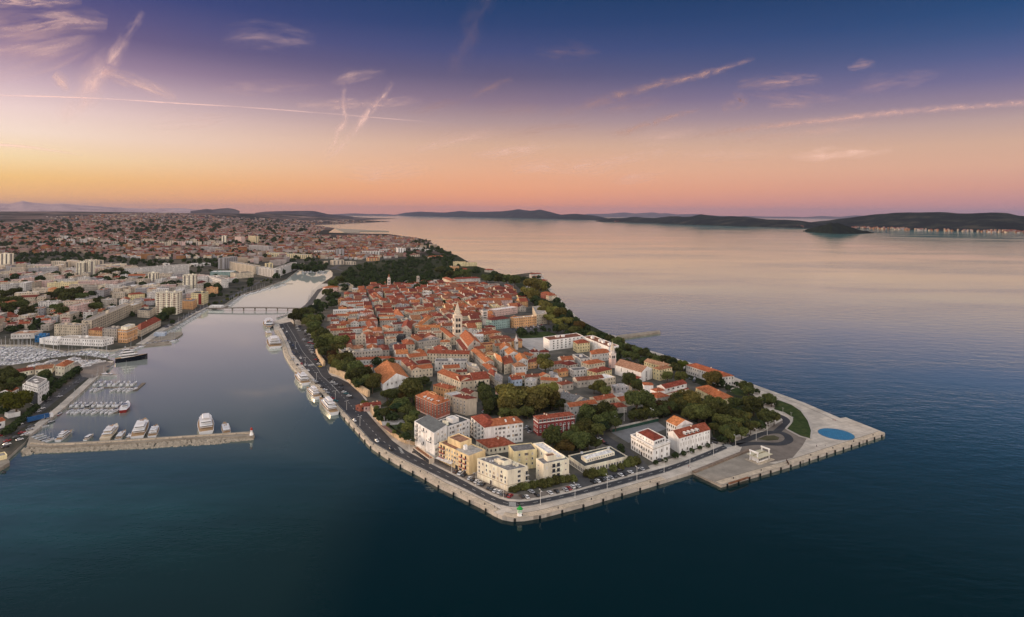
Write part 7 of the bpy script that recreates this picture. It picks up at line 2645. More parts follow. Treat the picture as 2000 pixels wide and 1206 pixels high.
# ------------------------------------------------------------------ the mainland: blocks read off the photograph
BLOCKS = """
230.8 644 248.4 645 268.8:637 15.5 f o W palazzo|peach corner palazzo with cream attic beside the harbour
274.8 645 314.4 625 262:640 8.5 h c R row_building|long cream row with red hipped roof along the left quay
304 572 346 572 356:569 33 f c S tower_block|cream balcony tower block with dark red stripes by the left quay
373 573 397 573.5 407:569.5 19 f y K apartment_building|yellow block with a dark red stair strip near the footbridge
354 588 377 589 385:584 13 f o G apartment_building|peach four storey block behind the bridge quay
268.5 606 292.4 607.5 303.4:600.7 10.5 f b K palazzo|beige palazzo with dark flat roof left of the balcony tower
159.5 626.6 179 626.5 255:594 17 f c S apartment_building|very long cream apartment slab running away from the marina
106 634 152 636 14 14 f c S apartment_building|cream apartment block with ribbed balconies behind the marina building
152 638 170 637 12 12 f s S apartment_building|pale grey block behind the marina building
173 644 199 646 12 11 h o D row_building|peach house row with dark red roof beside the grey ministry
200 642 228 643 14 14 f s G apartment_building|stone grey block with rows of tall windows left of the palazzo
113 660 200 664 16 8 f w S marina_building|white ribbon windowed marina building above the boats
77 661 112 664 14 6.5 f w W marina_building|low white shed joined to the marina building
68 656 89 655 12 8 f u W boat_shed|blue boat shed next to the white marina shed
21 652.5 67 651 20 6.5 f w C boat_shed|low white hall with terracotta flat roof left of the blue shed
0 620 31 614 16 8 g w R row_building|white building with long red roof at the left edge
51 602 84 592 10 6.5 g w D row_building|slanting white terrace with dark red roof in the gardens
132 590 145 588.5 16 10 f w G apartment_building|white cube with glazed corner in the gardens
147 597.5 176 594.5 14 12 h b D apartment_building|beige five storey block with dark red roof
197 584.5 211 586 14 15 f s W apartment_building|tall grey block with white flat roof
152 571.5 169 571 12 10 f p S apartment_building|small mauve block among trees
255 576 283 573.5 12 10 h y R apartment_building|pale yellow house with red ridge near the balcony tower
287 572 304 573 12 17 f w S apartment_building|white block with blue balconies left of the balcony tower
0 495.5 17 495.5 18 44 f c S tower_block|solitary cream tower at the left edge
149 513 161 513.5 14 37 f c S tower_block|cream tower of the tall pair, left half
161.5 509.5 173 510.5 14 40 f c S tower_block|cream tower of the tall pair, right half
130 508 160 512.5 14 20 f b S apartment_building|beige slab behind the tall pair
166 507 192 509 14 22 f c S apartment_building|cream slab right of the tall pair
172 521 200 524 14 16 f b S apartment_building|beige slab below the tall pair on the right
196 520.5 230 522 14 16 f c B apartment_building|long cream block at the edge of the tree belt
252 525.5 370 516.5 24 21 f w S apartment_building|enormous long white slab with pierced roofline
316 535 370 529.5 16 15 f w S apartment_building|lower white slab in front of the enormous slab
289 533.5 304 533.5 15 27 f c S tower_block|cream tower in front of the long white slab
357 537.5 382 537 16 35 f c S tower_block|cream tower behind the yellow block
383 541 405 541.5 16 16 f w S apartment_building|white block right of the cream tower
405 538.5 432 546 14 18 f w S apartment_building|white rounded block with terraces
408 562.5 426 561 12 12 f o O apartment_building|orange block beside the small park
410 531.5 455 531 30 11 f t W hall_building|teal glass hall behind the white blocks
438 504.5 464 501.5 18 30 f g S apartment_building|tall grey slab behind the zigzag row
448 511.5 496 520 16 21 f c S apartment_building|cream ribbed wing of the zigzag row
496 520.5 535 527.5 16 19 f w S apartment_building|white ribbed middle of the zigzag row
535.5 524 568 513 16 19 f w S apartment_building|white ribbed right wing of the zigzag row along the promenade
460 534 495 531.5 26 13 f c K bank_building|round cream office with dark glass front
438 545 463 542.5 16 9 f w R hall_building|low white hall with red roof beside the round office
520 494 596 498.5 30 13 f y S hall_building|long pale mustard factory building
519 515 533 514.5 12 14 f y S apartment_building|yellow topped block inside the zigzag row
618 490.5 654 489 16 15 f w S apartment_building|white office slab at the head of the inlet
657 487 671 487 16 27 f g S tower_block|grey office tower at the head of the inlet
708 491.5 750 491 22 16 f w S apartment_building|white striped long office on the wooded rise
720 504.5 741 503.5 14 10 h o R apartment_building|orange villa on the edge of the park
650 509 672 508 16 14 f b S apartment_building|beige block beside the inlet road
672 511 690 512 12 9 f b S apartment_building|low beige block beside the inlet road
777 485.5 792 485 14 22 f w S tower_block|small white tower on the wooded rise
745 488 762 487 14 12 f w S apartment_building|white block behind the striped office
804 485 827 484.5 14 10 f w W hotel_building|white hotel near the seaward shore
827 488 850 487 14 8 f w W hotel_building|long white hotel wing near the seaward shore
836 502 867 501 14 9 h c R villa|cream villa with red hipped roof near the shore
803 498 820 497 12 8 h c D villa|cream villa beside the wooded shore
433 461 441 461 18 45 f c S tower_block|leftmost of the three tower blocks
458.5 462.5 471 463.5 18 34 f p S tower_block|middle of the three tower blocks
485 461 499 462 18 38 f y S tower_block|yellowish rightmost of the three tower blocks
486 479 525 481.5 18 24 f g S apartment_building|grey slab below the yellowish tower
393 482 425 484 18 18 f g S apartment_building|grey long block right of the stadium quarter
92 553.5 152 550.5 14 13 f y S apartment_building|long yellow school block
153 550.5 230 549 14 14 f p S apartment_building|long pink striped block
230 554 250 549.5 14 15 f g S apartment_building|grey block joined to the long pink block
206 558 236 557 14 14 f w S apartment_building|white tall fronted block below the long pink block
63 564 97 563 14 9 f b S apartment_building|beige balconied block among dark trees
97 565.5 118 564 14 10 h o O apartment_building|orange house among dark trees
11 556.5 41 553.5 14 14 f w S apartment_building|white terraced block at the left
0 537 30 536 14 14 f s S apartment_building|pale grey block at the left behind the terraced block
60 520 100 521 14 13 f c S apartment_building|low cream block beside the solitary tower
100 510 125 512 14 17 f c S apartment_building|cream block left of the tall slabs
20 523 58 524 14 13 f c S apartment_building|cream block at the foot of the solitary tower
200 478 236 477 20 12 f t S hall_building|pale teal sports hall by the floodlights
170 484 196 484 18 8 f g K hall_building|dark low stand by the floodlights
320 515.5 332 515 14 12 f w S apartment_building|white block behind the enormous slab
378 516.5 412 514.5 30 7 f w W hall_building|white flat sports hall among trees
300 600 318 601 12 9 f g K apartment_building|dark flat block left of the balcony tower foot
"""
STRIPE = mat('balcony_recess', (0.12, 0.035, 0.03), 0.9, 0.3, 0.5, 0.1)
LOGGIA_SHADE = mat('painted_loggia_shade', (0.20, 0.185, 0.17), 0.9, 0.3, 0.5, 0.2)  # recess shade of loggias, painted on flat panels
REDBAND = mat('red_stair_panel', (0.22, 0.03, 0.025), 0.8, 0.2, 0.5)
for ln in BLOCKS.strip().split('\n'):
    spec, label = ln.split('|')
    a = spec.split()
    x1, y1, x2, y2 = map(float, a[:4])
    dep = tuple(map(float, a[4].split(':'))) if ':' in a[4] else float(a[4])
    h, rf, wl, tl, nm = float(a[5]), a[6], a[7] if a[9] in ('marina_building', 'tower_block') else AGED.get(a[7], a[7]), a[8], a[9]
    q = front_quad(x1, y1, x2, y2, dep, h)
    dist = q[0].y
    far = dist > 1500
    r = house(q, h, rf, wl, tl, nm, wins=not far, chim=2 if rf == 'f' else 1, shut=0.3, fh=3.1, base=None)
    tag(r, label, nm.replace('_', ' ').replace('apartment building', 'apartment block'), None)
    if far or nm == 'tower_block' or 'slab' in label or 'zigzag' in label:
        # flat vertical loggia strips, their inner shade painted on
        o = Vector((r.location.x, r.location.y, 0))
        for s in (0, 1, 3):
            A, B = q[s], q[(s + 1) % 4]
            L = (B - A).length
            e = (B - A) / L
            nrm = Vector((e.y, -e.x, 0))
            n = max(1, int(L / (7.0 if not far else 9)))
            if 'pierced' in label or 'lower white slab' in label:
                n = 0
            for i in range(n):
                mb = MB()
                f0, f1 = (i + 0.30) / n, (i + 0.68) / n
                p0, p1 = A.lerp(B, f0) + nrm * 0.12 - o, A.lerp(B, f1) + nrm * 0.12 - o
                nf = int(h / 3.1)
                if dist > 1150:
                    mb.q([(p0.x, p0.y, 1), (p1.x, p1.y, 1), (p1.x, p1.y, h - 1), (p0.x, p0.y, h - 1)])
                    mb.build('loggia', LOGGIA_SHADE, r)
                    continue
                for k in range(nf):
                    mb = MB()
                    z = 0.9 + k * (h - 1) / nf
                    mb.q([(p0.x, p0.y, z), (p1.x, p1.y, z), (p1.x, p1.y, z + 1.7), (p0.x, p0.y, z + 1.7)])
                    mb.build('loggia', STRIPE if 'stripes' in label else LOGGIA_SHADE, r)
    if 'stair strip' in label:
        o = Vector((r.location.x, r.location.y, 0))
        A, B = q[0], q[1]
        e = (B - A).normalized()
        nrm = Vector((e.y, -e.x, 0))
        p0, p1 = A.lerp(B, 0.60) + nrm * 0.15 - o, A.lerp(B, 0.86) + nrm * 0.15 - o
        mb = MB()
        mb.q([(p0.x, p0.y, 0.5), (p1.x, p1.y, 0.5), (p1.x, p1.y, h - 0.6), (p0.x, p0.y, h - 0.6)])
        mb.build('stair_panel', REDBAND, r)
    if 'corner palazzo' in label:
        volume(r, inset(q, 0.12, 0.15), h - 0.5, h + 3.0, 'f', 'c', 'W', 'attic')
        band(r, q, h - 2.6, 0.5, 0.4, PALE)
        band(r, q, 4.2, 0.3, 0.2, PALE)
# floodlight masts
MASTM = MB()
MASTM.tube((0, 0, 0), (0, 0, 38), 0.7, 0.4, 6)
MASTM.box((0, 0, 38), (5, 0.8, 4))
MASTM = MASTM.mesh('floodlight_mast', [PALE])
for x, y in ((174, 483), (193, 481), (229, 478), (245, 480)):
    p = P(x, y, 2.0)
    auto(put('floodlight_mast', MASTM, None, (p.x, p.y, 2)), "tall white floodlight mast of the sports ground", 'floodlight mast', 'floodlight masts', (x, y))
# slab estate across the middle distance
rg = random.Random(15)
EST = [(x, 472 + 0.028 * (x - 105) + rg.uniform(-2.5, 2.5)) for x in (112, 123, 136, 148, 160, 170, 180, 190, 205, 222, 240, 250, 262, 281, 291, 301, 314, 324, 333, 342, 352, 366, 375, 384, 402, 410, 418, 425)]
for x, y in EST:
    q = front_quad(x - 4.2, y - 8, x + 4.2, y - 7.6, 14, 22 + rg.uniform(-3, 5))
    h = 22 + rg.uniform(-3, 5)
    wl = rg.choice('dddpsbv') if abs(x - 240) > 3 else 'r'
    r = house(q, h, 'f', wl, 'S', 'apartment_building', wins=False, chim=1)
    o = Vector((r.location.x, r.location.y, 0))
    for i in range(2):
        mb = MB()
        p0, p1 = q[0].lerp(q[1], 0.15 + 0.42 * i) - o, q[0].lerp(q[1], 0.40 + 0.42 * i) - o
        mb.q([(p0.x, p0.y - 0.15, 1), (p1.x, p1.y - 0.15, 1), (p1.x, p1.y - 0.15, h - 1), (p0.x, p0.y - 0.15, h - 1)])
        mb.build('loggia', LOGGIA_SHADE, r)  # flat strip carrying painted loggia shade
    auto(r, "%s slab of the distant estate" % WNAME[wl], 'apartment block', 'slabs of the distant estate', (x, y))

# ------------------------------------------------------------------ scattered houses and blocks; the nearest are things, the rest one mass
BYF = [(f, sum(f, Vector()) / len(f)) for f in FOOT]
BYF = [(f, c, max((p - c).length for p in f)) for f, c in BYF]
CELL = {}
for e_ in BYF:
    CELL.setdefault((int(e_[1].x // 120), int(e_[1].y // 120)), []).append(e_)
def blocked2(c, rad):
    i, j = int(c.x // 120), int(c.y // 120)
    for a in (-1, 0, 1):
        for b in (-1, 0, 1):
            for f, fc, fr_ in CELL.get((i + a, j + b), ()):
                if (Vector((fc.x, fc.y)) - Vector((c.x, c.y))).length < fr_ * 0.8 + rad:
                    return True
    return False
ZONES = [  # polygon, spacing, chance, block share, red share
    ([(-260, 606), (60, 590), (130, 590), (200, 590), (300, 604), (300, 622), (262, 632), (160, 634), (105, 648), (-260, 652)], 17, 0.78, 0.30, 0.75),
    ([(-260, 520), (150, 520), (255, 530), (300, 545), (440, 545), (400, 585), (340, 600), (300, 600), (230, 585), (150, 570), (-260, 566)], 25, 0.78, 0.75, 0.30),
    ([(-260, 488), (440, 484), (560, 486), (640, 480), (655, 505), (440, 505), (300, 507), (-260, 500)], 23, 0.78, 0.14, 0.85),
    ([(600, 470), (690, 468), (830, 470), (850, 482), (870, 496), (800, 503), (690, 508), (600, 505)], 21, 0.7, 0.12, 0.85),
    ([(-260, 462), (600, 460), (640, 470), (640, 482), (560, 487), (-260, 488)], 30, 0.75, 0.10, 0.85),
    ([(300, 487), (440, 487), (440, 500), (300, 500)], 20, 0.6, 0.05, 0.9),
    ([(440, 500), (640, 495), (645, 520), (590, 520), (560, 512), (540, 520), (500, 515), (445, 512)], 30, 0.6, 0.6, 0.3),
    ([(560, 455), (640, 462), (640, 480), (560, 486)], 30, 0.55, 0.3, 0.6),
    ([(655, 462), (740, 460), (830, 468), (830, 473), (655, 474)], 30, 0.6, 0.05, 0.9)]
CAND = []
NOGO = BELT
for poly, sp, ch, bs, rs in ZONES:
    xs, ys = [p[0] for p in poly], [p[1] for p in poly]
    W_ = [T(x, y) or P(x, y, 2) for x, y in poly]
    x0, x1, y0, y1 = min(p.x for p in W_), max(p.x for p in W_), min(p.y for p in W_), max(p.y for p in W_)
    yy = y0
    while yy < y1:
        xx = x0
        while xx < x1:
            xx += sp
            if rg.random() > ch:
                continue
            c = Vector((xx + rg.uniform(-.3, .3) * sp, yy + rg.uniform(-.3, .3) * sp, 0))
            z = terr(c.x, c.y)
            px, py = proj((c.x, c.y, z))
            if not inpoly(px, py, poly) or px < -260:
                continue
            if any(inpoly(px, py, b) for b in NOGO) and rg.random() > 0.05:
                continue
            if blocked2(c, sp * 0.36):
                continue
            CAND.append((c, z, px, py, rg.random() < bs, rs))
        yy += sp
# hill villages and the far suburbs, sparser
for poly, n in (([(60, 436), (200, 420), (330, 416), (380, 420), (600, 432), (640, 445), (600, 461), (-200, 463), (-200, 448)], 3600), ([(90, 424), (320, 415), (330, 424), (200, 432), (120, 432)], 260), ([(-200, 448), (300, 440), (640, 446), (600, 463), (-200, 464)], 3000),
                ([(600, 432), (700, 431), (760, 434), (700, 437), (640, 438)], 90)):
    xs, ys = [p[0] for p in poly], [p[1] for p in poly]
    k = 0
    while k < n:
        x, y = rg.uniform(min(xs), max(xs)), rg.uniform(min(ys), max(ys))
        if inpoly(x, y, poly):
            k += 1
            g = T(x, y)
            if g is not None and g.x < xcoast(g.y) - 15:
                CAND.append((Vector((g.x, g.y, 0)), g.z, x, y, rg.random() < 0.10, 0.8))
CAND.sort(key=lambda c: c[0].y / (2.2 if c[4] else 1.0))
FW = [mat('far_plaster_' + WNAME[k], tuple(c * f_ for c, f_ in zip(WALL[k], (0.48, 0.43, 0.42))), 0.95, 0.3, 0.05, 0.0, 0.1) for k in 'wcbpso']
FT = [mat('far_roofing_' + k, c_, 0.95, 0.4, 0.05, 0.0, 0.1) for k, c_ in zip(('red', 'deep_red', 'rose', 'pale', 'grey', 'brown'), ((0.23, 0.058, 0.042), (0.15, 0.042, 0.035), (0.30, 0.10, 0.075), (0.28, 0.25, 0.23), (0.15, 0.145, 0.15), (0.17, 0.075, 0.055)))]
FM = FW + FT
far = MB()
nh = nbk = 0
for c, z, px, py, blk, rs in CAND:
    ang = ROT + rg.choice((0, math.pi / 2)) + rg.uniform(-0.25, 0.25)
    if blk:
        w_, d_, h = rg.uniform(18, 38), rg.uniform(11, 15), rg.uniform(9, 18)
        if py < 470:
            w_, d_, h = rg.uniform(25, 60), rg.uniform(14, 30), rg.uniform(6, 12)
    else:
        w_, d_, h = rg.uniform(9, 15), rg.uniform(8, 11), rg.uniform(5.5, 9)
    ca, sa = math.cos(ang), math.sin(ang)
    q = [Vector((c.x + a * ca * w_ / 2 - b * sa * d_ / 2, c.y + a * sa * w_ / 2 + b * ca * d_ / 2, 0)) for a, b in ((-1, -1), (1, -1), (1, 1), (-1, 1))]
    red = rg.random() < rs
    rf = 'f' if (blk and rg.random() < 0.85) or not red else rg.choice('ggh')
    wl = rg.choice('vddbbpsg' if c.y > 700 else 'vdbp')
    tl = rg.choice('RRRDDO') if rf != 'f' else rg.choice('SSGBW')
    near = (blk and nbk < 190) or (not blk and nh < 285)
    if near and c.y < 2600 and px > -15:
        nm = 'apartment_block' if blk else 'house'
        r = house(q, h, rf, wl, tl, nm, base=z, chim=1 if c.y < 1600 else 0, wins=c.y < 1500, rng=rg, foot=False)
        auto(r, ("flat roofed %s apartment block" % WNAME[wl]) if rf == 'f' and blk else phrase(wl, rf, tl), 'apartment block' if blk else 'house', 'apartment blocks of the mainland' if blk else 'houses of the mainland', (px, py))
        if blk:
            nbk += 1
        else:
            nh += 1
        continue
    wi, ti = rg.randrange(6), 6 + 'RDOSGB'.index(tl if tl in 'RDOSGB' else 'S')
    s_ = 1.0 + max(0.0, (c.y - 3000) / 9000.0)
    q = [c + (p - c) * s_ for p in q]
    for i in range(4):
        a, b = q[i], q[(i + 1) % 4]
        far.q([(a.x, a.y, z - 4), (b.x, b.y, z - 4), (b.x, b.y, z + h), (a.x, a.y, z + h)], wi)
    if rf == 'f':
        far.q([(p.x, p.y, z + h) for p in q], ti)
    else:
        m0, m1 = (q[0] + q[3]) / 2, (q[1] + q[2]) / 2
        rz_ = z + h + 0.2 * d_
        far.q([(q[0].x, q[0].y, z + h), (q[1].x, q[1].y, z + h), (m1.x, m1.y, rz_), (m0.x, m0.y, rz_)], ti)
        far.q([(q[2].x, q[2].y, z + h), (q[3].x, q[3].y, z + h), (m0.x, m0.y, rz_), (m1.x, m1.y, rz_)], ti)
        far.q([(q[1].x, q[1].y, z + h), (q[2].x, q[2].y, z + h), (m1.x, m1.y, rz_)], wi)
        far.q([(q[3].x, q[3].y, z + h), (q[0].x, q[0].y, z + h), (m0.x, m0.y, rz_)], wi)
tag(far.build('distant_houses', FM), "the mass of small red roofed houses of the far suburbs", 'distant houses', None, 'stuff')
# shore villages under the island hills
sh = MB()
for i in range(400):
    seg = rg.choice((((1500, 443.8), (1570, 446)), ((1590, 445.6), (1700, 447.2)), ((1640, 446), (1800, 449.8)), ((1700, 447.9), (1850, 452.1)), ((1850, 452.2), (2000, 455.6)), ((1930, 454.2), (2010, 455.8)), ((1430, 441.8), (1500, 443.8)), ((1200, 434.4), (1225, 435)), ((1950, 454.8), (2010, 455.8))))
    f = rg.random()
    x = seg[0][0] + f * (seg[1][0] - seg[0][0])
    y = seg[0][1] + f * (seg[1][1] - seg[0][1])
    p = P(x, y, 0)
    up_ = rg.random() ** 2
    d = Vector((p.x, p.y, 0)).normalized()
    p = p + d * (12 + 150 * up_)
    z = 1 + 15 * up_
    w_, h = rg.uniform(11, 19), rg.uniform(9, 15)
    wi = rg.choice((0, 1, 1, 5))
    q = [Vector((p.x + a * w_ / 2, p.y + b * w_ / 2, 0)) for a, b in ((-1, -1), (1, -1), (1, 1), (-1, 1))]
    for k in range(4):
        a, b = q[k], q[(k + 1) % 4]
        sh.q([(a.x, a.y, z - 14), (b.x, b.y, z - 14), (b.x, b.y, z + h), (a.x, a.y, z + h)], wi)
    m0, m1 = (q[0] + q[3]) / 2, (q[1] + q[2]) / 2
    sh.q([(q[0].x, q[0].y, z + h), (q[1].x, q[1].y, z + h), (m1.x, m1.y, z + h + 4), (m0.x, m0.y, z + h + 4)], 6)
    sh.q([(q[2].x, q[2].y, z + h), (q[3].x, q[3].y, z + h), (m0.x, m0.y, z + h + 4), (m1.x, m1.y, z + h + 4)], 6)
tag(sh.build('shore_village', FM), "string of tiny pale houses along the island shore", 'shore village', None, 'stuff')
# left bank road and the port moles
_, A_, B_ = strip_between('road', [(-20, 880), (5, 866), (60, 824), (110, 783), (160, 746), (196, 722)], [(-20, 862), (0, 848), (45, 813), (95, 775), (140, 743), (172, 722)], 2.06, ASPH2)
tag(dashes(A_, B_, 0.5, 2.09).build('road_marking', LINEW), kind='structure')
ribbon('quay_edge', resample([Vector((p.x, p.y, 2)) for p in reversed(W0(L_BASIN[7:13]))], 6), 0.0, 6.0, 2.05, STONE)
ribbon('quay_edge', resample([Vector((p.x, p.y, 2)) for p in reversed(W0(L_BANK[4:9]))], 6), 0.0, 9.0, 2.05, STONE)
ribbon('road', smoothpl([(318, 640), (345, 628), (395, 602), (430, 590), (470, 570), (520, 545), (560, 532), (600, 523), (650, 524), (668, 530)]), -4, 4, 2.1, ASPH2)

ribbon('road', smoothpl([(648, 526), (662, 516), (655, 505), (648, 498), (640, 490)]), -7, 7, 2.13, ASPH2)
sheet('quay_edge', [(568, 612), (582, 606), (596, 596), (606, 584), (620, 566), (632, 562), (622, 575), (612, 592), (604, 606), (580, 620)], 2.1, ASPH2)
sheet('slipway', [(60, 716), (100, 706), (146, 700.5), (200, 705), (222, 710), (205, 728), (180, 740), (160, 736), (150, 718), (110, 716)], 2.1, mat('slip_concrete', (0.20, 0.17, 0.15), 0.9, 0.2, 0.1, 0.0))
q = front_quad(101, 708, 116, 711.5, 1, 10)
for (x1, y1, x2, y2, dep, h, rf, wl, tl, lb) in [(108, 714, 126, 716, (145, 706), 9.5, 'h', 'c', 'R', "cream harbour office with orange-red hipped roof at the marina corner"),
                                                  (68, 722, 102, 719, 12, 5, 'g', 'c', 'B', "low cream row with brown roof left of the harbour office"),
                                                  (30, 728, 66, 722, 10, 4.5, 'g', 'c', 'D', "low house with dark red roof left of the harbour office"),
                                                  (0, 766, 16, 759, 8, 5, 'g', 'w', 'R', "little white house with red roof at the left edge among trees"),
                                                  (-8, 826, 10, 821, 8, 5, 'g', 'w', 'R', "white house with red roof at the lower left edge")]:
    q = front_quad(x1, y1, x2, y2, dep, h)
    tag(house(q, h, rf, wl, tl, 'house', chim=1), lb, 'house')
A, B, C = (P(x, y, 15.5) for x, y in ((44, 751), (74, 760), (96, 745)))
q = [Vector((v_.x, v_.y, 0)) for v_ in (A, B, C, A + C - B)]
r = house(q, 13.5, 'f', 'w', 'G', 'apartment_building', chim=2)
tag(r, "modern white block with dark glazed corner beside the left harbour avenue", 'apartment block')
volume(r, sub(q, 0.1, 0.9, 0.15, 0.95), 13.0, 15.5, 'f', 'w', 'G', 'attic')
mbk = MB()
a_, b_ = q[0].lerp(q[1], 0.55), q[1]
e_ = (b_ - a_).normalized()
nn_ = Vector((e_.y, -e_.x, 0)) * 0.12
o_ = Vector((r.location.x, r.location.y, 0))
a_, b_ = a_ + nn_ - o_, b_ + nn_ - o_
mbk.q([(a_.x, a_.y, 0.2), (b_.x, b_.y, 0.2), (b_.x, b_.y, 10.5), (a_.x, a_.y, 10.5)])
mbk.build('glazed_corner', GLASS, r)
q = front_quad(16, 809, 40, 804, 9, 3.4)
tag(house(q, 3.4, 'f', 'w', 'W', 'garden_pavilion', wins=False, chim=0), "low white canopy pavilion among trees on the left bank", 'pavilion')
slab('port_mole', [(655, 446.6), (760, 451.4), (760, 452.2), (703, 452.0), (702, 455), (672, 454)], -2, 4, CONC, "far thin port mole with a gantry on the bay beyond the town", "mole")
q = front_quad(300, 652, 322, 651, 10, 3.5)
tag(house(q, 3.5, 'f', 'l', 'W', 'quay_canopy', wins=False, chim=0), "pale blue roofed canopy on the small boat landing", 'canopy')
q = front_quad(408, 598, 432, 598, 12, 4)
tag(house(q, 4, 'f', 'w', 'W', 'cafe_pavilion', wins=False, chim=0), "low white pavilion at the left end of the footbridge", 'pavilion')

# ------------------------------------------------------------------ contrails and cirrus, high real ribbons of thin cloud, some given a glow
def cloud_mat(name, op, ns, stretch, glow=0.0, rag=0.55, vs=1.0):
    m = bpy.data.materials.new(name)
    m.use_nodes = True
    m.node_tree.nodes.clear()
    t = NT(m.node_tree)
    uv = t.n('ShaderNodeUVMap')
    sp = t.n('ShaderNodeSeparateXYZ')
    t.l(uv.outputs[0], sp.inputs[0])
    mp = t.n('ShaderNodeMapping')
    mp.inputs['Scale'].default_value = (stretch, vs, 1)
    t.l(uv.outputs[0], mp.inputs[0])
    oi = t.n('ShaderNodeObjectInfo')
    t.l(t.math('MULTIPLY', oi.outputs['Random'], 40.0), mp.inputs['Location'])
    n1 = t.n('ShaderNodeTexNoise')
    n1.inputs['Scale'].default_value = ns
    n1.inputs['Detail'].default_value = 4
    n1.inputs['Roughness'].default_value = 0.55
    n1.inputs['Distortion'].default_value = 0.6
    t.l(mp.outputs[0], n1.inputs['Vector'])
    vv_ = t.math('ABSOLUTE', t.math('MULTIPLY_ADD', sp.outputs[1], 2.0, -1.0))
    n2 = t.n('ShaderNodeTexNoise')
    n2.inputs['Scale'].default_value = ns * 0.9
    n2.inputs['Detail'].default_value = 4
    t.l(mp.outputs[0], n2.inputs['Vector'])
    vv_ = t.math('ABSOLUTE', t.math('MULTIPLY_ADD', t.math('ADD', sp.outputs[1], t.math('MULTIPLY_ADD', n2.outputs[0], rag, -0.5 * rag)), 2.0, -1.0))
    bell = t.math('POWER', t.math('SUBTRACT', 1.0, vv_, clamp=True), 1.5)
    u0 = t.ramp(t.n('ShaderNodeSeparateXYZ').outputs[0], [(0, 0), (1, 1)]) if False else None
    at_ = t.n('ShaderNodeAttribute')
    at_.attribute_name = 'fade'
    k = t.math('MULTIPLY', bell, t.ramp(n1.outputs[0], [(0.28, 0.0), (0.70, 1.0)]))
    k = t.math('MULTIPLY', k, at_.outputs['Fac'])
    k = t.math('MULTIPLY', k, op, clamp=True)
    tr, df, tl_, mx, mx2 = t.n('ShaderNodeBsdfTransparent'), t.n('ShaderNodeBsdfDiffuse'), t.n('ShaderNodeBsdfTranslucent'), t.n('ShaderNodeMixShader'), t.n('ShaderNodeMixShader')
    for d_ in (df, tl_):
        d_.inputs[0].default_value = (0.90, 0.60, 0.50, 1) if not glow else (1.0, 0.76, 0.70, 1)
        cn = t.n('ShaderNodeCombineXYZ')
        for i_, s_ in enumerate(SDIR if d_ is df else -SDIR):
            cn.inputs[i_].default_value = s_
        t.l(cn.outputs[0], d_.inputs['Normal'])
    mx2.inputs[0].default_value = 1.0
    t.l(df.outputs[0], mx2.inputs[1])
    t.l(tl_.outputs[0], mx2.inputs[2])
    t.l(k, mx.inputs[0])
    t.l(tr.outputs[0], mx.inputs[1])
    if glow:  # added emission: these clouds shine by themselves, beyond the sunlight they receive
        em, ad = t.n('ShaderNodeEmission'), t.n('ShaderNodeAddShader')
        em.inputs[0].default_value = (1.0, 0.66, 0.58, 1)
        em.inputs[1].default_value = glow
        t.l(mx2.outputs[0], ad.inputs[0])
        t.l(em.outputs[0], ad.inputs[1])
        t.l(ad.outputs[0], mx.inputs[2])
    else:
        t.l(mx2.outputs[0], mx.inputs[2])
    t.l(mx.outputs[0], t.n('ShaderNodeOutputMaterial').inputs[0])
    return m
CM = {'thin': cloud_mat('contrail_fresh', 1.5, 0.8, 0.05, 0.0, 0.1), 'old': cloud_mat('contrail_spread', 0.60, 1.8, 0.35, 0.0, 0.6, 1.2), 'cirrus': cloud_mat('cirrus_veil', 0.45, 1.7, 0.28, 0.0, 0.9, 2.6),
      'thin_l': cloud_mat('contrail_fresh_added_glow', 1.5, 0.8, 0.05, 0.55, 0.1), 'old_l': cloud_mat('contrail_spread_added_glow', 0.72, 1.8, 0.35, 0.38, 0.6, 1.2), 'cirrus_l': cloud_mat('cirrus_veil_added_glow', 0.75, 1.7, 0.28, 0.28, 0.9, 2.6)}
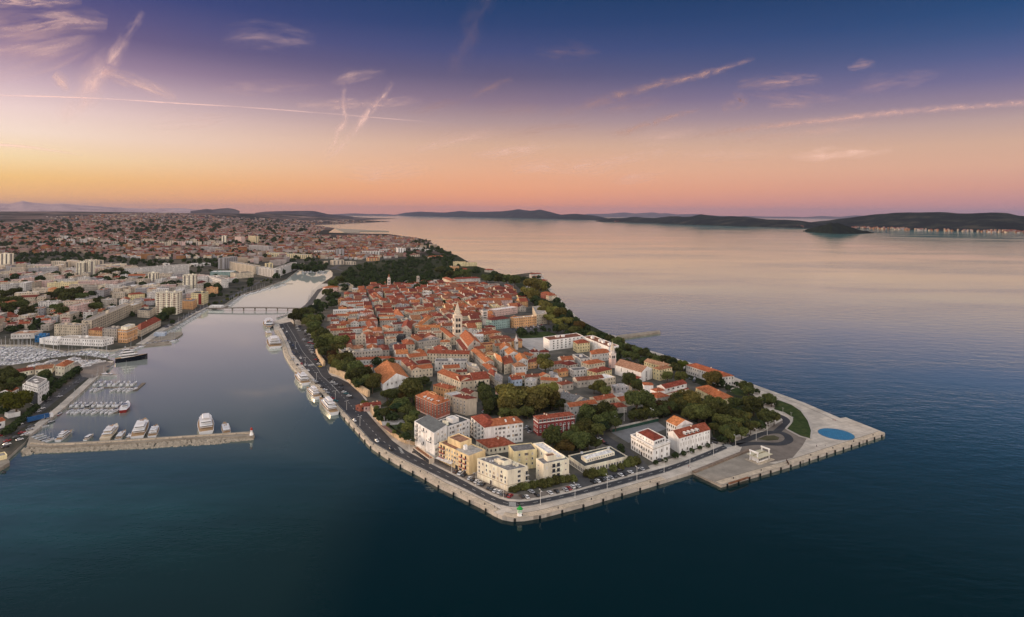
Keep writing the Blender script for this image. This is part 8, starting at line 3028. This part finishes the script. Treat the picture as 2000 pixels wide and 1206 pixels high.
def cloud(name, kind, pts, label, alt=9000.0, cat='contrail'):
    """pts: (px, py, width in px, strength); the ribbon lies flat at its altitude, wide enough to show that width"""
    ctr = [Vector((x, y)) for x, y, _, _ in pts]
    n = 10
    L, U, S = [], [], []
    for i in range(len(pts) - 1):
        for k in range(n + (1 if i == len(pts) - 2 else 0)):
            f = k / n
            a, b = pts[i], pts[i + 1]
            p0, p3 = pts[max(0, i - 1)], pts[min(len(pts) - 1, i + 2)]
            def cr(j):
                return 0.5 * (2 * a[j] + (b[j] - p0[j]) * f + (2 * p0[j] - 5 * a[j] + 4 * b[j] - p3[j]) * f * f + (3 * a[j] - p0[j] - 3 * b[j] + p3[j]) * f ** 3)
            L.append((cr(0), cr(1), a[2] + (b[2] - a[2]) * f, a[3] + (b[3] - a[3]) * f))
    mb = MB()
    uvs, fade = [], []
    acc = 0.0
    for i, (x, y, w_, s) in enumerate(L):
        a, b = L[max(0, i - 1)], L[min(len(L) - 1, i + 1)]
        d = Vector((b[0] - a[0], b[1] - a[1])).normalized()
        nn = Vector((-d.y, d.x)) * w_ * (0.95 if kind != 'thin' else 0.5)
        if i:
            acc += math.hypot(x - L[i - 1][0], y - L[i - 1][1]) / max(4, (w_ + L[i - 1][2]) / 2)
        for sg, vv_ in ((-1, 0.0), (1, 1.0)):
            mb.v.append(tuple(P(x + nn.x * sg, y + nn.y * sg, alt)))
            uvs.append((acc, vv_))
            fade.append(s)
    for i in range(len(L) - 1):
        mb.f.append((2 * i, 2 * i + 1, 2 * i + 3, 2 * i + 2))
        mb.m.append(0)
    c = sum((Vector(p) for p in mb.v), Vector()) / len(mb.v)
    mb.v = [tuple(Vector(p) - c) for p in mb.v]
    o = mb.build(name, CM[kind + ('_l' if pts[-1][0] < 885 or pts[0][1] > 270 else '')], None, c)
    me = o.data
    uvl = me.uv_layers.new(name='UVMap')
    for lp in me.loops:
        uvl.data[lp.index].uv = uvs[lp.vertex_index]
    at_ = me.attributes.new('fade', 'FLOAT', 'POINT')
    for i, s in enumerate(fade):
        at_.data[i].value = s
    return tag(o, label, cat)
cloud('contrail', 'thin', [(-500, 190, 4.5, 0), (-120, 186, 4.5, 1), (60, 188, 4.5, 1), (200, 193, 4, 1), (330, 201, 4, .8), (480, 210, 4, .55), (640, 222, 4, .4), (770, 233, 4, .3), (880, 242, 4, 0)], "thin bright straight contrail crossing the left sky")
cloud('contrail', 'old', [(280, 22, 10, .15), (255, 58, 16, .5), (225, 100, 26, .8), (195, 135, 34, 1.2), (170, 172, 42, 1.2), (145, 205, 36, .9), (118, 235, 24, .1)], "broad feathery slanting contrail in the upper left sky")
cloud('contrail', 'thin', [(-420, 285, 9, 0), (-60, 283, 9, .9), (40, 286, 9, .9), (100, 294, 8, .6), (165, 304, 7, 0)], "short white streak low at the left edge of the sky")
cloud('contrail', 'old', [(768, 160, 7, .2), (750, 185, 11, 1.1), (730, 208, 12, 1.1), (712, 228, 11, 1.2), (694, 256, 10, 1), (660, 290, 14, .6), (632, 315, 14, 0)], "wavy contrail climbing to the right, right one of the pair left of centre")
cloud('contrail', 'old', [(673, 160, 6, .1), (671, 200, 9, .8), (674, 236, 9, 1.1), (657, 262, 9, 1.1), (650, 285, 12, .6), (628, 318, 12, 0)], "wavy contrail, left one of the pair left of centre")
cloud('contrail', 'old', [(1475, 114, 6, .1), (1400, 138, 11, 1.1), (1340, 152, 13, 1.2), (1260, 172, 14, .9), (1200, 190, 16, .9), (1140, 206, 16, .7), (1080, 232, 12, 0)], "long slanting contrail in the upper right sky")
cloud('contrail', 'old', [(1370, 214, 5, .1), (1320, 226, 10, 1.1), (1260, 244, 12, 1.1), (1215, 259, 12, .8), (1180, 262, 8, 0)], "shorter slanting contrail below the long upper right one")
cloud('contrail', 'old', [(2500, 180, 9, 0), (2100, 196, 9, 1.0), (1900, 208, 9, .9), (1800, 215, 10, .9), (1700, 225, 10, .9), (1600, 237, 10, 1), (1500, 247, 10, .9), (1410, 259, 10, .6), (1320, 273, 8, 0)], "very long gently rising contrail reaching the right edge")
cloud('contrail', 'old', [(1720, 240, 10, 0), (1600, 256, 16, .4), (1500, 268, 16, .4), (1380, 286, 14, 0)], "faint parallel streak below the very long right contrail")
cloud('contrail', 'old', [(955, -10, 24, .3), (930, 30, 30, .3), (915, 70, 34, .32), (895, 110, 28, .2), (890, 160, 24, 0)], "faint broad vertical streak at the top centre of the sky")
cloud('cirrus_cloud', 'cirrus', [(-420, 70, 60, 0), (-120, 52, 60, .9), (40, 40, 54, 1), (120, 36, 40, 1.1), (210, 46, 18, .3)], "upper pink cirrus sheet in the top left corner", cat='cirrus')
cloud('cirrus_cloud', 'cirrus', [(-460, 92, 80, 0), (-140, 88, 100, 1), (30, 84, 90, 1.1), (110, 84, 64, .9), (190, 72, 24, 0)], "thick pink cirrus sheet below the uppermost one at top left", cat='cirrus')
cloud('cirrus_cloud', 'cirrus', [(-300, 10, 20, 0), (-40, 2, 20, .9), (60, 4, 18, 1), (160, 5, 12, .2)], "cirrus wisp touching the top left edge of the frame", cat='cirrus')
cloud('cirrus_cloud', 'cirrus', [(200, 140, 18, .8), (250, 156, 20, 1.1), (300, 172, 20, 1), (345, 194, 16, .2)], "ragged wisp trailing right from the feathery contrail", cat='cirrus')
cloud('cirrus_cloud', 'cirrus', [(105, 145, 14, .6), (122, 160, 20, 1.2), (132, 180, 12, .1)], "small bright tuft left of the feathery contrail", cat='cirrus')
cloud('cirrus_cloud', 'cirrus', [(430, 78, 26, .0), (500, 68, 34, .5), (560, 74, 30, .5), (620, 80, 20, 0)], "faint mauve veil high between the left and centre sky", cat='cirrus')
cloud('cirrus_cloud', 'cirrus', [(1440, 168, 14, .3), (1500, 160, 20, 1.1), (1560, 158, 18, 1), (1610, 154, 12, 0)], "rosy cirrus patch under the right end of the long slanting contrail", cat='cirrus')
cloud('cirrus_cloud', 'cirrus', [(1500, 206, 12, .3), (1550, 203, 16, 1.1), (1590, 203, 10, .1)], "small rosy cirrus fleck right of centre", cat='cirrus')
cloud('cirrus_cloud', 'cirrus', [(1410, 212, 18, .4), (1450, 195, 20, .9), (1430, 182, 12, .1)], "curled wisp between the two right contrails", cat='cirrus')
cloud('cirrus_cloud', 'cirrus', [(1655, 132, 8, .3), (1685, 127, 14, 1.2), (1710, 122, 8, .1)], "tiny isolated rosy tuft high on the right", cat='cirrus')
cloud('cirrus_cloud', 'cirrus', [(810, 292, 12, .3), (870, 276, 20, .9), (940, 262, 18, .5), (980, 256, 12, 0)], "peach wisp above the middle of the horizon", cat='cirrus')
cloud('cirrus_cloud', 'cirrus', [(920, 304, 14, .3), (990, 296, 22, 1), (1060, 286, 16, .4), (1090, 282, 8, 0)], "longer peach wisp right of the one above mid horizon", cat='cirrus')
cloud('cirrus_cloud', 'cirrus', [(1000, 330, 16, .3), (1060, 322, 22, .8), (1130, 326, 18, .7), (1270, 300, 16, .5), (1330, 292, 10, 0)], "low peach cirrus band over the central islands", cat='cirrus')
cloud('cirrus_cloud', 'cirrus', [(580, 206, 12, .3), (660, 204, 16, .8), (760, 202, 14, .7), (830, 194, 10, 0)], "flat rosy streak behind the pair of wavy contrails", cat='cirrus')
cloud('cirrus_cloud', 'cirrus', [(915, 192, 8, .2), (950, 175, 12, .9), (1000, 152, 10, .3)], "slanting rosy fleck at the centre of the sky", cat='cirrus')
rg = random.Random(31)
for i in range(16):
    x, y = [(700, 150), (860, 205), (1010, 215), (1080, 250), (1180, 320), (1240, 205), (1300, 265), (1420, 300), (1560, 190), (1640, 300), (1750, 160), (1250, 345), (760, 330), (520, 170), (380, 235), (1110, 100)][i]
    L_ = rg.uniform(110, 240)
    dy_ = rg.uniform(-0.28, 0.05) * L_
    w_ = rg.uniform(16, 34)
    s_ = rg.uniform(0.3, 0.65)
    o = cloud('cirrus_cloud', 'cirrus', [(x - L_ / 2, y - dy_ / 2, w_ * .5, 0), (x - L_ / 6, y - dy_ / 8, w_, s_), (x + L_ / 5, y + dy_ / 6, w_ * .8, s_ * .8), (x + L_ / 2, y + dy_ / 2, w_ * .3, 0)], None, cat='cirrus')
    auto(o, "faint rosy wisp of high cirrus", 'cirrus', 'faint wisps of high cirrus', (x, y))
SKYM = [("the long thin left contrail", 400, 205), ("the paired wavy contrails", 700, 230), ("the long upper right contrail", 1280, 165), ("the very long right contrail", 1650, 230), ("the mid horizon wisp", 900, 272), ("the low central cirrus band", 1140, 320)]
finish_labels()
HAZE = 1.6e-5
# ------------------------------------------------------------------ air: pale haze that fades the far hills
if HAZE > 0:
    hz = bpy.data.materials.new('haze_air')
    hz.use_nodes = True
    hz.node_tree.nodes.clear()
    t = NT(hz.node_tree)
    pv = t.n('ShaderNodeVolumePrincipled')
    pv.inputs['Color'].default_value = (0.34, 0.37, 0.58, 1)
    pv.inputs['Density'].default_value = HAZE
    pv.inputs['Anisotropy'].default_value = 0.0
    t.l(pv.outputs[0], t.n('ShaderNodeOutputMaterial').inputs['Volume'])
    mb = MB()
    mb.box((0, 29800, 395), (116400, 64900, 804), bottom=True)
    tag(mb.build('haze', hz), "thin pale air between the town and the far hills", "haze", None, 'stuff')
